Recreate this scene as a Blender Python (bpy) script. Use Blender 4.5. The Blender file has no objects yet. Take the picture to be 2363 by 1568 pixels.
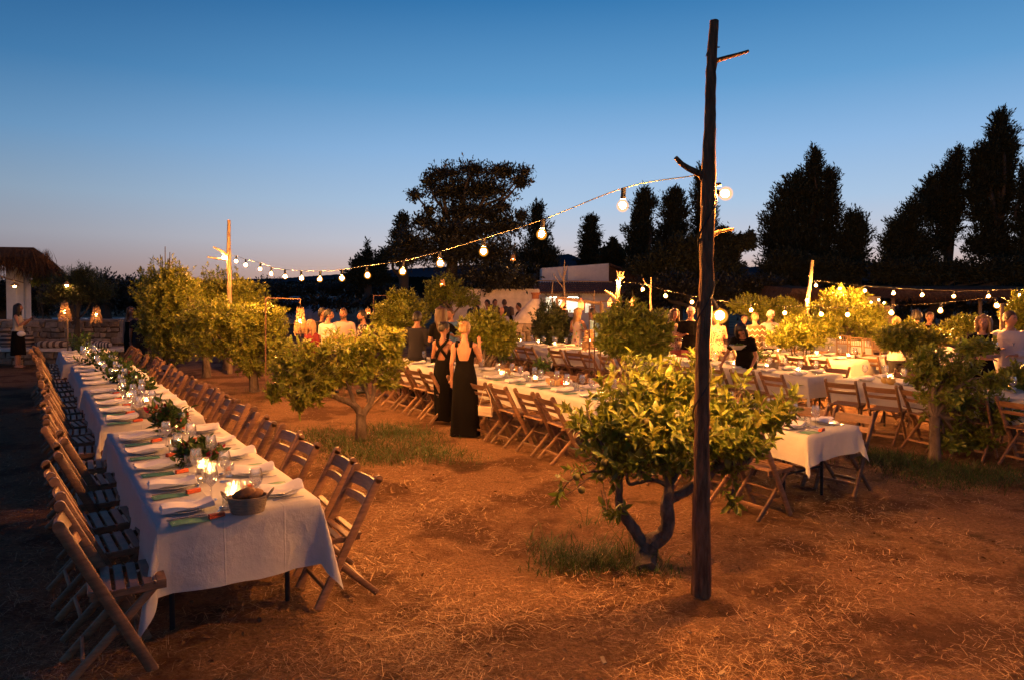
import bpy, bmesh, math, random
import numpy as np
from mathutils import Vector, Matrix

# ------------------------------------------------------------------ camera, sky, exposure
scene = bpy.context.scene
COL = scene.collection
FPX = 1623.0                 # focal length in pixels of a 2363 px wide frame
CAMZ = 2.1
PITCH = math.radians(1.5)
CX, CY = 1181.5, 711.2
cam_data = bpy.data.cameras.new("camera")
cam_data.sensor_width = 36.0
cam_data.lens = 36.0 * FPX / 2363.0
cam_data.shift_y = -72.8 / 2363.0
cam_data.clip_start = 0.05
cam_data.clip_end = 3000
cam = bpy.data.objects.new("camera", cam_data)
cam.location = (0, 0, CAMZ)
cam.rotation_euler = (math.radians(90) - PITCH, 0, 0)
COL.objects.link(cam)
scene.camera = cam

vs = scene.view_settings
vs.view_transform = 'Standard'
vs.look = 'None'
vs.exposure = 0.0
vs.gamma = 1.0
vs.use_curve_mapping = False
cy = scene.cycles
cy.use_denoising = True
cy.max_bounces = 6
cy.diffuse_bounces = 2
cy.glossy_bounces = 3
cy.transmission_bounces = 4
cy.transparent_max_bounces = 16
cy.caustics_reflective = False
cy.caustics_refractive = False
cy.sample_clamp_indirect = 3.0
cy.sample_clamp_direct = 0.0
cy.use_light_tree = True

BULB_COL = (1.0, 0.37, 0.068)
BULB_E = 4900.0
CANDLE_COL = (1.0, 0.50, 0.15)
CANDLE_E = 480.0
SKY_GAIN = 0.97

world = bpy.data.worlds.new("World")
scene.world = world
world.use_nodes = True
wn, wl = world.node_tree.nodes, world.node_tree.links
wn.clear()
w_out = wn.new('ShaderNodeOutputWorld')
w_bg = wn.new('ShaderNodeBackground')
w_tc = wn.new('ShaderNodeTexCoord')
w_sep = wn.new('ShaderNodeSeparateXYZ')
wl.new(w_tc.outputs['Generated'], w_sep.inputs[0])
def s2l(r, g, b):
    f = lambda c: (c / 255 / 12.92) if c / 255 <= 0.04045 else ((c / 255 + 0.055) / 1.055) ** 2.4
    return (f(r), f(g), f(b), 1)
def sky_ramp(stops):
    r = wn.new('ShaderNodeValToRGB')
    el = r.color_ramp.elements
    el[0].position, el[0].color = stops[0][0], stops[0][1]
    el[1].position, el[1].color = stops[-1][0], stops[-1][1]
    for p, c in stops[1:-1]:
        e = el.new(p); e.color = c
    return r
# twilight sky by elevation (z of the view direction): one ramp toward the glow, one away from it
ramp_glow = sky_ramp([(0.0, s2l(214, 166, 150)), (0.025, s2l(214, 182, 170)), (0.065, s2l(203, 203, 214)),
                      (0.12, s2l(174, 201, 230)), (0.19, s2l(146, 187, 230)), (0.27, s2l(102, 161, 212)),
                      (0.38, s2l(56, 124, 182)), (0.62, s2l(28, 70, 122)), (1.0, s2l(18, 44, 84))])
ramp_far = sky_ramp([(0.0, s2l(120, 102, 104)), (0.03, s2l(138, 124, 130)), (0.07, s2l(150, 151, 162)),
                     (0.12, s2l(138, 159, 181)), (0.19, s2l(102, 147, 188)), (0.27, s2l(64, 120, 170)),
                     (0.38, s2l(30, 88, 143)), (0.62, s2l(18, 54, 100)), (1.0, s2l(16, 40, 80))])
wl.new(w_sep.outputs['Z'], ramp_glow.inputs[0])
wl.new(w_sep.outputs['Z'], ramp_far.inputs[0])
w_dot = wn.new('ShaderNodeVectorMath'); w_dot.operation = 'DOT_PRODUCT'
wl.new(w_tc.outputs['Generated'], w_dot.inputs[0])
az = math.radians(20)
w_dot.inputs[1].default_value = (math.sin(az), math.cos(az), 0)
w_map = wn.new('ShaderNodeMapRange')
w_map.interpolation_type = 'SMOOTHSTEP'
w_map.inputs['From Min'].default_value = 0.45
w_map.inputs['From Max'].default_value = 1.0
wl.new(w_dot.outputs['Value'], w_map.inputs['Value'])
w_mix = wn.new('ShaderNodeMix'); w_mix.data_type = 'RGBA'
wl.new(w_map.outputs['Result'], w_mix.inputs['Factor'])
wl.new(ramp_far.outputs[0], w_mix.inputs['A'])
wl.new(ramp_glow.outputs[0], w_mix.inputs['B'])
wl.new(w_mix.outputs['Result'], w_bg.inputs['Color'])
w_bg.inputs['Strength'].default_value = SKY_GAIN
wl.new(w_bg.outputs[0], w_out.inputs[0])

# ------------------------------------------------------------------ helpers
RNG = np.random.default_rng(7)
random.seed(7)

def ray(px, py):
    x = (px - CX) / FPX; y = -(py - CY) / FPX
    c, s = math.cos(PITCH), math.sin(PITCH)
    return Vector((x, c + y * s, -s + y * c))
def gp(px, py, z=0.0):                       # point of height z seen at a picture position
    d = ray(px, py); t = (z - CAMZ) / d.z
    return Vector((d.x * t, d.y * t, z))
def at(px, py, Y):                           # point at forward distance Y seen at a picture position
    d = ray(px, py); t = Y / d.y
    return Vector((d.x * t, Y, CAMZ + d.z * t))
def on_plane(px, py, A, B):                  # on the vertical plane through A and B
    d = ray(px, py)
    nx, ny = (B.y - A.y), -(B.x - A.x)
    t = (nx * A.x + ny * A.y) / (nx * d.x + ny * d.y)
    return Vector((d.x * t, d.y * t, CAMZ + d.z * t))

ORD = ["first", "second", "third", "fourth", "fifth", "sixth", "seventh", "eighth", "ninth", "tenth", "eleventh",
       "twelfth", "thirteenth", "fourteenth", "fifteenth"]

# ------------------------------------------------------------------ materials
def mat_new(name):
    m = bpy.data.materials.new(name); m.use_nodes = True
    n = m.node_tree.nodes; l = m.node_tree.links
    return m, n, l, n["Principled BSDF"]

def mat(name, col, rough=0.6, spec=0.4, metal=0.0, noise=None, bump=None, rand=0.0, sheen=0.0):
    """noise=(scale, amount, stretch) varies the colour; bump=(scale, strength); rand = per-object variation"""
    m, n, l, b = mat_new(name)
    b.inputs['Base Color'].default_value = (*col, 1)
    b.inputs['Roughness'].default_value = rough
    b.inputs['Specular IOR Level'].default_value = spec
    b.inputs['Metallic'].default_value = metal
    if sheen: b.inputs['Sheen Weight'].default_value = sheen
    tc = n.new('ShaderNodeTexCoord')
    src = None
    if noise:
        sc, am, st = noise
        mp = n.new('ShaderNodeMapping'); mp.inputs['Scale'].default_value = st
        l.new(tc.outputs['Object'], mp.inputs[0])
        oi = n.new('ShaderNodeObjectInfo')
        cmb = n.new('ShaderNodeCombineXYZ')
        mul = n.new('ShaderNodeMath'); mul.operation = 'MULTIPLY'; mul.inputs[1].default_value = 37.0
        l.new(oi.outputs['Random'], mul.inputs[0]); l.new(mul.outputs[0], cmb.inputs[0]); l.new(mul.outputs[0], cmb.inputs[2])
        l.new(cmb.outputs[0], mp.inputs['Location'])
        nz = n.new('ShaderNodeTexNoise'); nz.inputs['Scale'].default_value = sc; nz.inputs['Detail'].default_value = 5
        nz.inputs['Roughness'].default_value = 0.65
        l.new(mp.outputs[0], nz.inputs['Vector'])
        mr = n.new('ShaderNodeMapRange')
        mr.inputs['From Min'].default_value = 0.3; mr.inputs['From Max'].default_value = 0.7
        mr.inputs['To Min'].default_value = 1 - am; mr.inputs['To Max'].default_value = 1 + am
        l.new(nz.outputs['Fac'], mr.inputs['Value'])
        src = mr.outputs[0]
    if rand:
        oi2 = n.new('ShaderNodeObjectInfo')
        mr2 = n.new('ShaderNodeMapRange'); mr2.inputs['To Min'].default_value = 1 - rand; mr2.inputs['To Max'].default_value = 1 + rand
        l.new(oi2.outputs['Random'], mr2.inputs['Value'])
        if src is None: src = mr2.outputs[0]
        else:
            mm = n.new('ShaderNodeMath'); mm.operation = 'MULTIPLY'
            l.new(src, mm.inputs[0]); l.new(mr2.outputs[0], mm.inputs[1]); src = mm.outputs[0]
    if src is not None:
        vm = n.new('ShaderNodeVectorMath'); vm.operation = 'SCALE'
        vm.inputs[0].default_value = col
        l.new(src, vm.inputs['Scale'])
        l.new(vm.outputs[0], b.inputs['Base Color'])
    if bump:
        nb = n.new('ShaderNodeTexNoise'); nb.inputs['Scale'].default_value = bump[0]; nb.inputs['Detail'].default_value = 6
        if noise: l.new(mp.outputs[0], nb.inputs['Vector'])
        else: l.new(tc.outputs['Object'], nb.inputs['Vector'])
        bp = n.new('ShaderNodeBump'); bp.inputs['Strength'].default_value = bump[1]; bp.inputs['Distance'].default_value = bump[2] if len(bump) > 2 else 0.01
        l.new(nb.outputs['Fac'], bp.inputs['Height']); l.new(bp.outputs[0], b.inputs['Normal'])
    return m

def leaf_mat(name, col, trans=0.35, rough=0.42, rand=0.35, spec=0.5):
    m, n, l, b = mat_new(name)
    geo = n.new('ShaderNodeNewGeometry')
    hs = n.new('ShaderNodeHueSaturation'); hs.inputs['Color'].default_value = (*col, 1)
    r1 = n.new('ShaderNodeMapRange'); r1.inputs['To Min'].default_value = 1 - rand; r1.inputs['To Max'].default_value = 1 + rand
    r2 = n.new('ShaderNodeMapRange'); r2.inputs['To Min'].default_value = 0.462; r2.inputs['To Max'].default_value = 0.525
    oi = n.new('ShaderNodeObjectInfo')
    ad = n.new('ShaderNodeMath'); ad.operation = 'ADD'
    fr = n.new('ShaderNodeMath'); fr.operation = 'FRACT'
    l.new(geo.outputs['Random Per Island'], ad.inputs[0]); l.new(oi.outputs['Random'], ad.inputs[1]); l.new(ad.outputs[0], fr.inputs[0])
    l.new(fr.outputs[0], r1.inputs['Value']); l.new(r1.outputs[0], hs.inputs['Value'])
    m2 = n.new('ShaderNodeMath'); m2.operation = 'MULTIPLY'; m2.inputs[1].default_value = 7.3
    f2 = n.new('ShaderNodeMath'); f2.operation = 'FRACT'
    l.new(fr.outputs[0], m2.inputs[0]); l.new(m2.outputs[0], f2.inputs[0]); l.new(f2.outputs[0], r2.inputs['Value']); l.new(r2.outputs[0], hs.inputs['Hue'])
    l.new(hs.outputs[0], b.inputs['Base Color'])
    b.inputs['Roughness'].default_value = rough
    b.inputs['Specular IOR Level'].default_value = spec
    tr = n.new('ShaderNodeBsdfTranslucent')
    l.new(hs.outputs[0], tr.inputs['Color'])
    mx = n.new('ShaderNodeMixShader'); mx.inputs[0].default_value = trans
    l.new(b.outputs[0], mx.inputs[1]); l.new(tr.outputs[0], mx.inputs[2])
    l.new(mx.outputs[0], n['Material Output'].inputs['Surface'])
    return m

def emis(name, col, strength):
    m = bpy.data.materials.new(name); m.use_nodes = True
    n = m.node_tree.nodes; l = m.node_tree.links
    n.clear()
    o = n.new('ShaderNodeOutputMaterial'); e = n.new('ShaderNodeEmission')
    e.inputs['Color'].default_value = (*col, 1); e.inputs['Strength'].default_value = strength
    l.new(e.outputs[0], o.inputs[0])
    return m

def glass_mat(name, tint=(1, 1, 1), body=0.0, body_col=(1, 1, 1)):
    """thin clear glass: see-through with a fresnel gloss; body adds some milky translucency"""
    m = bpy.data.materials.new(name); m.use_nodes = True
    n = m.node_tree.nodes; l = m.node_tree.links
    n.clear()
    o = n.new('ShaderNodeOutputMaterial')
    t = n.new('ShaderNodeBsdfTransparent'); t.inputs[0].default_value = (*tint, 1)
    g = n.new('ShaderNodeBsdfGlossy'); g.inputs['Roughness'].default_value = 0.09
    lw = n.new('ShaderNodeLayerWeight'); lw.inputs['Blend'].default_value = 0.45
    mr = n.new('ShaderNodeMapRange'); mr.inputs['To Min'].default_value = 0.09; mr.inputs['To Max'].default_value = 0.95
    l.new(lw.outputs['Facing'], mr.inputs['Value'])
    mx = n.new('ShaderNodeMixShader')
    l.new(mr.outputs[0], mx.inputs[0]); l.new(t.outputs[0], mx.inputs[1]); l.new(g.outputs[0], mx.inputs[2])
    last = mx.outputs[0]
    if body:
        tl = n.new('ShaderNodeBsdfTranslucent'); tl.inputs[0].default_value = (*body_col, 1)
        m2 = n.new('ShaderNodeMixShader'); m2.inputs[0].default_value = body
        l.new(last, m2.inputs[1]); l.new(tl.outputs[0], m2.inputs[2]); last = m2.outputs[0]
    l.new(last, o.inputs[0])
    return m

M = {}
M['chair'] = mat('chair_wood', (0.20, 0.105, 0.055), 0.5, 0.45, noise=(9, 0.35, (1, 1, 6)), bump=(60, 0.25, 0.004), rand=0.38)
M['chair_edge'] = M['chair']
M['pole'] = mat('pole_bark', (0.16, 0.085, 0.045), 0.9, 0.12, noise=(11, 0.55, (3, 3, .5)), bump=(22, 0.9, 0.02))
M['deadwood'] = mat('dead_wood', (0.28, 0.20, 0.13), 0.8, 0.2, noise=(8, 0.35, (2, 2, .6)), bump=(25, 0.6, 0.012))
M['bark'] = mat('citrus_bark', (0.13, 0.095, 0.07), 0.9, 0.2, noise=(14, 0.5, (1, 1, .5)), bump=(30, 0.9, 0.015))
M['bark_dark'] = mat('dark_bark', (0.06, 0.05, 0.04), 0.9, 0.2)
M['leaf_near'] = leaf_mat('citrus_leaf', (0.145, 0.18, 0.022))
M['leaf_mid'] = leaf_mat('citrus_leaf_mid', (0.195, 0.22, 0.026))
M['leaf_dark'] = leaf_mat('dark_leaf', (0.05, 0.065, 0.02))
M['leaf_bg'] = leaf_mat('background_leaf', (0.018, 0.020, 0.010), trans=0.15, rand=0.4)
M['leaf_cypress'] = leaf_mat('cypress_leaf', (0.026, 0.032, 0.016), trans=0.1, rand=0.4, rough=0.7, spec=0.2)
M['leaf_red'] = leaf_mat('red_leaf', (0.30, 0.035, 0.015))
M['leaf_flower'] = leaf_mat('greenery_leaf', (0.05, 0.09, 0.022), rough=.6, spec=.25)
M['leaf_herb'] = leaf_mat('herb_leaf', (0.07, 0.13, 0.02))
M['thatch'] = mat('thatch_straw', (0.10, 0.055, 0.030), 0.95, 0.1, noise=(9, 0.5, (1, 1, .3)), bump=(40, 0.8, 0.03))
M['plaster'] = mat('white_plaster', (0.72, 0.69, 0.65), 0.9, 0.2, noise=(3, 0.12, (1, 1, 1)), bump=(18, 0.4, 0.015))
M['plaster_old'] = mat('old_plaster', (0.55, 0.47, 0.40), 0.95, 0.15, noise=(4, 0.25, (1, 1, 1)), bump=(12, 0.6, 0.02))
M['stone'] = mat('field_stone', (0.26, 0.20, 0.15), 0.9, 0.2, noise=(6, 0.35, (1, 1, 1)), bump=(20, 0.8, 0.03), rand=0.35)
M['mortar'] = mat('earth_mortar', (0.10, 0.075, 0.055), 0.95, 0.1, bump=(15, 0.8, 0.03))
M['slab'] = mat('bench_slab', (0.60, 0.53, 0.47), 0.8, 0.2, noise=(5, 0.15, (1, 1, 1)))
M['tile'] = mat('roof_tile', (0.20, 0.11, 0.075), 0.9, 0.15, noise=(6, 0.4, (1, 1, 1)), rand=0.2)
M['roof'] = mat('old_roof', (0.16, 0.10, 0.055), 0.95, 0.1, noise=(6, 0.4, (1, 1, 1)), bump=(10, 0.8, 0.05))
M['ceramic'] = mat('white_ceramic', (0.70, 0.70, 0.70), 0.25, 0.5)
M['napkin'] = mat('white_linen', (0.70, 0.67, 0.66), 0.85, 0.2, bump=(120, 0.15, 0.003), sheen=0.2)
M['card'] = mat('green_card', (0.065, 0.20, 0.115), 0.6, 0.35, noise=(9, 0.35, (1, 1, 1)))
M['card_print'] = mat('card_print', (0.30, 0.42, 0.30), 0.6, 0.3)
M['block'] = mat('orange_red_block', (0.55, 0.10, 0.035), 0.6, 0.3)
M['steel'] = mat('cutlery_steel', (0.55, 0.54, 0.52), 0.22, 0.5, metal=1.0)
M['glass'] = glass_mat('clear_glass', body=0.05)
M['glass_candle'] = glass_mat('candle_glass', body=0.22, body_col=(1, .9, .75))
M['water_glass'] = M['glass']
M['wax'] = mat('candle_wax', (0.85, 0.72, 0.5), 0.5, 0.3)
M['flame'] = emis('flame', CANDLE_COL, CANDLE_E)
M['bulb'] = emis('bulb_glow', BULB_COL, BULB_E * 2.6)
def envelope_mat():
    # bulb glass with an amber halo painted in as emission, fading toward its rim
    m = bpy.data.materials.new('bulb_halo_glass'); m.use_nodes = True
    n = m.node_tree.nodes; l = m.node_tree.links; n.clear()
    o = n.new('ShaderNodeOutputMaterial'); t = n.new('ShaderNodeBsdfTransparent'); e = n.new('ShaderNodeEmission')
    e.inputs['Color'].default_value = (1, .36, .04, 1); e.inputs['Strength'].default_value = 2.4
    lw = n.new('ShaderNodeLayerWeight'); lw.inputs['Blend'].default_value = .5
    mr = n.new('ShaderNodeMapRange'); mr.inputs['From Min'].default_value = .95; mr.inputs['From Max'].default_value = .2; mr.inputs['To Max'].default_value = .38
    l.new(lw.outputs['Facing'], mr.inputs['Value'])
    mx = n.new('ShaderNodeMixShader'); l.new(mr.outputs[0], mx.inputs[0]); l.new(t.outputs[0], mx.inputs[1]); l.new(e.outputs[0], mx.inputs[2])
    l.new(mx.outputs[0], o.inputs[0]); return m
M['bulb_halo_glass'] = envelope_mat()
M['black_rubber'] = mat('black_rubber', (0.02, 0.02, 0.02), 0.6, 0.4)
M['cord'] = mat('cord', (0.018, 0.014, 0.012), 0.6, 0.4)
M['iron'] = mat('rusty_iron', (0.16, 0.08, 0.05), 0.7, 0.4, noise=(20, 0.3, (1, 1, 1)))
M['table_metal'] = mat('dark_table_metal', (0.035, 0.035, 0.04), 0.5, 0.4, metal=0.6)
M['table_top'] = mat('table_top', (0.40, 0.36, 0.32), 0.7, 0.3)
M['basket'] = mat('basket_rope', (0.30, 0.24, 0.17), 0.95, 0.1, noise=(14, 0.3, (1, 1, 9)), bump=(60, 0.9, 0.01))
M['bread'] = mat('bread_crust', (0.20, 0.095, 0.045), 0.75, 0.3, noise=(18, 0.5, (1, 1, 1)), bump=(30, 0.7, 0.01))
M['wicker'] = mat('wicker', (0.42, 0.25, 0.12), 0.9, 0.2, noise=(12, 0.3, (1, 1, 1)))
M['orange'] = mat('green_orange', (0.10, 0.085, 0.02), 0.5, 0.4, bump=(80, 0.3, 0.003))
M['dress_black'] = mat('black_fabric', (0.007, 0.006, 0.006), 0.95, 0.06, bump=(16, 0.35, 0.02))
M['navy'] = mat('navy_fabric', (0.018, 0.016, 0.022), 0.85, 0.2)
M['white_shirt'] = mat('white_cotton', (0.50, 0.44, 0.42), 0.9, 0.15, bump=(14, 0.4, 0.02))
M['pink_shirt'] = mat('pink_cotton', (0.42, 0.32, 0.30), 0.9, 0.15, bump=(14, 0.4, 0.02))
M['pale_shirt'] = mat('pale_pink_linen', (0.55, 0.47, 0.46), 0.9, 0.15, bump=(14, 0.5, 0.02))
M['maroon'] = mat('maroon_fabric', (0.13, 0.018, 0.022), 0.9, 0.15)
M['blue_shirt'] = mat('blue_cotton', (0.08, 0.15, 0.28), 0.9, 0.15)
M['grey_trouser'] = mat('dark_trouser', (0.035, 0.03, 0.03), 0.9, 0.15)
M['pink_trouser'] = mat('pink_trouser', (0.45, 0.14, 0.12), 0.9, 0.15)
M['skin'] = mat('skin', (0.40, 0.20, 0.13), 0.55, 0.3)
M['skin_tan'] = mat('tanned_skin', (0.28, 0.135, 0.085), 0.55, 0.3)
M['hair_black'] = mat('black_hair', (0.015, 0.011, 0.009), 0.5, 0.4, bump=(70, 0.5, 0.01))
M['hair_brown'] = mat('brown_hair', (0.06, 0.032, 0.018), 0.5, 0.4, bump=(70, 0.5, 0.01))
M['hair_blonde'] = mat('blonde_hair', (0.26, 0.155, 0.07), 0.5, 0.4, noise=(30, 0.35, (1, 1, .3)), bump=(70, 0.6, 0.01))
M['hair_grey'] = mat('white_hair', (0.60, 0.55, 0.50), 0.6, 0.3, bump=(70, 0.5, 0.01))
M['eye'] = mat('dark_eye', (0.02, 0.015, 0.012), 0.3, 0.5)
M['lip'] = mat('lip', (0.36, 0.13, 0.10), 0.5, 0.3)
M['shoe'] = mat('dark_shoe', (0.02, 0.018, 0.016), 0.5, 0.4)
M['bag'] = mat('beige_bag', (0.50, 0.40, 0.28), 0.7, 0.3, bump=(90, 0.3, 0.004))
M['bag_white'] = mat('white_bag', (0.75, 0.72, 0.70), 0.5, 0.4)
M['canvas'] = mat('lantern_paper', (0.75, 0.30, 0.18), 0.9, 0.1)
M['terracotta'] = mat('terracotta', (0.25, 0.10, 0.055), 0.9, 0.2)
M['fruit_yellow'] = mat('yellow_squash', (0.55, 0.35, 0.08), 0.5, 0.4)
M['crate'] = mat('pine_box', (0.45, 0.29, 0.14), 0.7, 0.3, noise=(8, 0.2, (1, 8, 1)))

def print_mat(name, base, ink, scale, kind='leaf'):
    m, n, l, b = mat_new(name)
    tc = n.new('ShaderNodeTexCoord')
    vo = n.new('ShaderNodeTexVoronoi'); vo.inputs['Scale'].default_value = scale
    l.new(tc.outputs['Object'], vo.inputs['Vector'])
    lt = n.new('ShaderNodeMath'); lt.operation = 'LESS_THAN'; lt.inputs[1].default_value = 0.42
    l.new(vo.outputs['Distance'], lt.inputs[0])
    mx = n.new('ShaderNodeMix'); mx.data_type = 'RGBA'
    mx.inputs['A'].default_value = (*base, 1); mx.inputs['B'].default_value = (*ink, 1)
    l.new(lt.outputs[0], mx.inputs['Factor'])
    if kind == 'multi':
        l.new(vo.outputs['Color'], mx.inputs['B'])
        hs = n.new('ShaderNodeHueSaturation'); hs.inputs['Saturation'].default_value = 0.9; hs.inputs['Value'].default_value = .6
        l.new(vo.outputs['Color'], hs.inputs['Color']); l.new(hs.outputs[0], mx.inputs['B'])
    l.new(mx.outputs['Result'], b.inputs['Base Color'])
    b.inputs['Roughness'].default_value = 0.9
    return m
M['print_leaf'] = print_mat('dark_leaf_print', (0.03, 0.022, 0.02), (0.5, 0.36, 0.30), 22)
M['print_multi'] = print_mat('bright_pattern', (0.55, 0.42, 0.34), (0.3, 0.05, 0.05), 14, 'multi')
M['print_floral'] = print_mat('floral_pattern', (0.50, 0.36, 0.26), (0.22, 0.05, 0.05), 26)
def zigzag_mat():
    m, n, l, b = mat_new('zigzag_knit')
    tc = n.new('ShaderNodeTexCoord'); sp = n.new('ShaderNodeSeparateXYZ'); l.new(tc.outputs['Object'], sp.inputs[0])
    def math_(op, a, bb):
        x = n.new('ShaderNodeMath'); x.operation = op
        for i, v in enumerate((a, bb)):
            if isinstance(v, (int, float)): x.inputs[i].default_value = v
            else: l.new(v, x.inputs[i])
        return x.outputs[0]
    tri = math_('PINGPONG', sp.outputs['X'], 0.055)
    z = math_('ADD', sp.outputs['Z'], math_('MULTIPLY', tri, -1.0))
    band = math_('MODULO', math_('ADD', z, 10.0), 0.13)
    lt = math_('LESS_THAN', band, 0.018)
    mx = n.new('ShaderNodeMix'); mx.data_type = 'RGBA'
    mx.inputs['A'].default_value = (0.13, 0.085, 0.04, 1); mx.inputs['B'].default_value = (0.75, 0.68, 0.55, 1)
    l.new(lt, mx.inputs['Factor']); l.new(mx.outputs['Result'], b.inputs['Base Color']); b.inputs['Roughness'].default_value = .95
    return m
M['zigzag'] = zigzag_mat()
def stripe_mat(name, a, c, width, axis='X'):
    m, n, l, b = mat_new(name)
    tc = n.new('ShaderNodeTexCoord'); sp = n.new('ShaderNodeSeparateXYZ'); l.new(tc.outputs['Object'], sp.inputs[0])
    x = n.new('ShaderNodeMath'); x.operation = 'PINGPONG'; x.inputs[1].default_value = width
    l.new(sp.outputs[axis], x.inputs[0])
    lt = n.new('ShaderNodeMath'); lt.operation = 'LESS_THAN'; lt.inputs[1].default_value = width * .45
    l.new(x.outputs[0], lt.inputs[0])
    mx = n.new('ShaderNodeMix'); mx.data_type = 'RGBA'
    mx.inputs['A'].default_value = (*a, 1); mx.inputs['B'].default_value = (*c, 1)
    l.new(lt.outputs[0], mx.inputs['Factor']); l.new(mx.outputs['Result'], b.inputs['Base Color']); b.inputs['Roughness'].default_value = .95
    return m
M['stripe_brown'] = stripe_mat('brown_striped_cloth', (0.42, 0.33, 0.25), (0.09, 0.06, 0.05), 0.085)
M['stripe_navy'] = stripe_mat('navy_striped_cloth', (0.05, 0.05, 0.07), (0.40, 0.36, 0.36), 0.04)
M['stripe_slat'] = stripe_mat('dark_barred_cloth', (0.33, 0.24, 0.18), (0.03, 0.025, 0.025), 0.05, 'Z')

# ------------------------------------------------------------------ mesh building
class MB:
    def __init__(s): s.v = []; s.f = []; s.mi = []; s.cur = 0
    def add(s, vs, fs):
        o = len(s.v); s.v.extend([tuple(p) for p in vs])
        for f in fs: s.f.append(tuple(i + o for i in f)); s.mi.append(s.cur)
        return s
    def hexa(s, p):     # 8 corners: bottom 4 (ccw), top 4
        return s.add(p, [(3, 2, 1, 0), (4, 5, 6, 7), (0, 1, 5, 4), (1, 2, 6, 5), (2, 3, 7, 6), (3, 0, 4, 7)])
    def box(s, x0, x1, y0, y1, z0, z1):
        return s.hexa([(x0, y0, z0), (x1, y0, z0), (x1, y1, z0), (x0, y1, z0), (x0, y0, z1), (x1, y0, z1), (x1, y1, z1), (x0, y1, z1)])
    def cbox(s, x0, x1, y0, y1, z0, z1, c=0.004):   # chamfered box (octagon along its longest axis)
        d = [x1 - x0, y1 - y0, z1 - z0]; ax = d.index(max(d))
        lo = [x0, y0, z0]; hi = [x1, y1, z1]; a, b = [i for i in range(3) if i != ax]
        ring = [(lo[a] + c, lo[b]), (hi[a] - c, lo[b]), (hi[a], lo[b] + c), (hi[a], hi[b] - c), (hi[a] - c, hi[b]), (lo[a] + c, hi[b]), (lo[a], hi[b] - c), (lo[a], lo[b] + c)]
        vs = []
        for e in (lo[ax], hi[ax]):
            for (p, q) in ring:
                t = [0, 0, 0]; t[ax] = e; t[a] = p; t[b] = q; vs.append(t)
        fs = [tuple(range(8)), tuple(range(15, 7, -1))] + [(i, i + 8, (i + 1) % 8 + 8, (i + 1) % 8) for i in range(8)]
        return s.add(vs, fs)
    def bar(s, p, q, w, t, ref=(1, 0, 0), c=0.0):     # beam from p to q: width w along ref, thickness t
        p, q = Vector(p), Vector(q); d = (q - p).normalized()
        u = Vector(ref); u = (u - d * u.dot(d)).normalized(); v = d.cross(u)
        if c:
            a, b = w / 2, t / 2
            ring = [(-a + c, -b), (a - c, -b), (a, -b + c), (a, b - c), (a - c, b), (-a + c, b), (-a, b - c), (-a, -b + c)]
        else:
            ring = [(-w / 2, -t / 2), (w / 2, -t / 2), (w / 2, t / 2), (-w / 2, t / 2)]
        n = len(ring); vs = [e + u * x + v * y for e in (p, q) for x, y in ring]
        return s.add(vs, [tuple(range(n - 1, -1, -1)), tuple(range(n, 2 * n))] + [(i, (i + 1) % n, (i + 1) % n + n, i + n) for i in range(n)])
    def tube(s, pts, rad, n=8, ref=(1, 0, 0), caps=True, wob=0.0):
        pts = [Vector(p) for p in pts]; k = len(pts)
        if not hasattr(rad, '__len__'): rad = [rad] * k
        vs = []; R = Vector(ref)
        for i, p in enumerate(pts):
            d = (pts[min(i + 1, k - 1)] - pts[max(i - 1, 0)])
            d = d.normalized() if d.length > 1e-9 else Vector((0, 0, 1))
            u = R - d * R.dot(d)
            if u.length < 1e-3: u = d.orthogonal()
            u.normalize(); v = d.cross(u)
            a, b = rad[i] if hasattr(rad[i], '__len__') else (rad[i], rad[i])
            for j in range(n):
                t = 2 * math.pi * j / n; w = 1 + (wob * random.uniform(-1, 1) if wob else 0)
                vs.append(p + u * (a * math.cos(t) * w) + v * (b * math.sin(t) * w))
        fs = []
        for i in range(k - 1):
            for j in range(n):
                fs.append((i * n + j, i * n + (j + 1) % n, (i + 1) * n + (j + 1) % n, (i + 1) * n + j))
        if caps:
            fs.append(tuple(range(n - 1, -1, -1))); fs.append(tuple(range((k - 1) * n, k * n)))
        return s.add(vs, fs)
    def lathe(s, prof, n=16, c=(0, 0, 0), sx=1, sy=1):
        vs = []; 
        for r, z in prof:
            for j in range(n):
                t = 2 * math.pi * j / n
                vs.append((c[0] + r * sx * math.cos(t), c[1] + r * sy * math.sin(t), c[2] + z))
        fs = [(i * n + j, i * n + (j + 1) % n, (i + 1) * n + (j + 1) % n, (i + 1) * n + j) for i in range(len(prof) - 1) for j in range(n)]
        return s.add(vs, fs)
    def ball(s, c, r, n=10, m=7):
        rx, ry, rz = r if hasattr(r, '__len__') else (r, r, r)
        vs = [(c[0], c[1], c[2] - rz)]
        for i in range(1, m):
            a = math.pi * i / m - math.pi / 2
            for j in range(n):
                t = 2 * math.pi * j / n
                vs.append((c[0] + rx * math.cos(a) * math.cos(t), c[1] + ry * math.cos(a) * math.sin(t), c[2] + rz * math.sin(a)))
        vs.append((c[0], c[1], c[2] + rz)); L = len(vs) - 1
        fs = [(0, 1 + (j + 1) % n, 1 + j) for j in range(n)]
        for i in range(m - 2):
            for j in range(n):
                fs.append((1 + i * n + j, 1 + i * n + (j + 1) % n, 1 + (i + 1) * n + (j + 1) % n, 1 + (i + 1) * n + j))
        fs += [(L, 1 + (m - 2) * n + j, 1 + (m - 2) * n + (j + 1) % n) for j in range(n)]
        return s.add(vs, fs)
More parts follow.
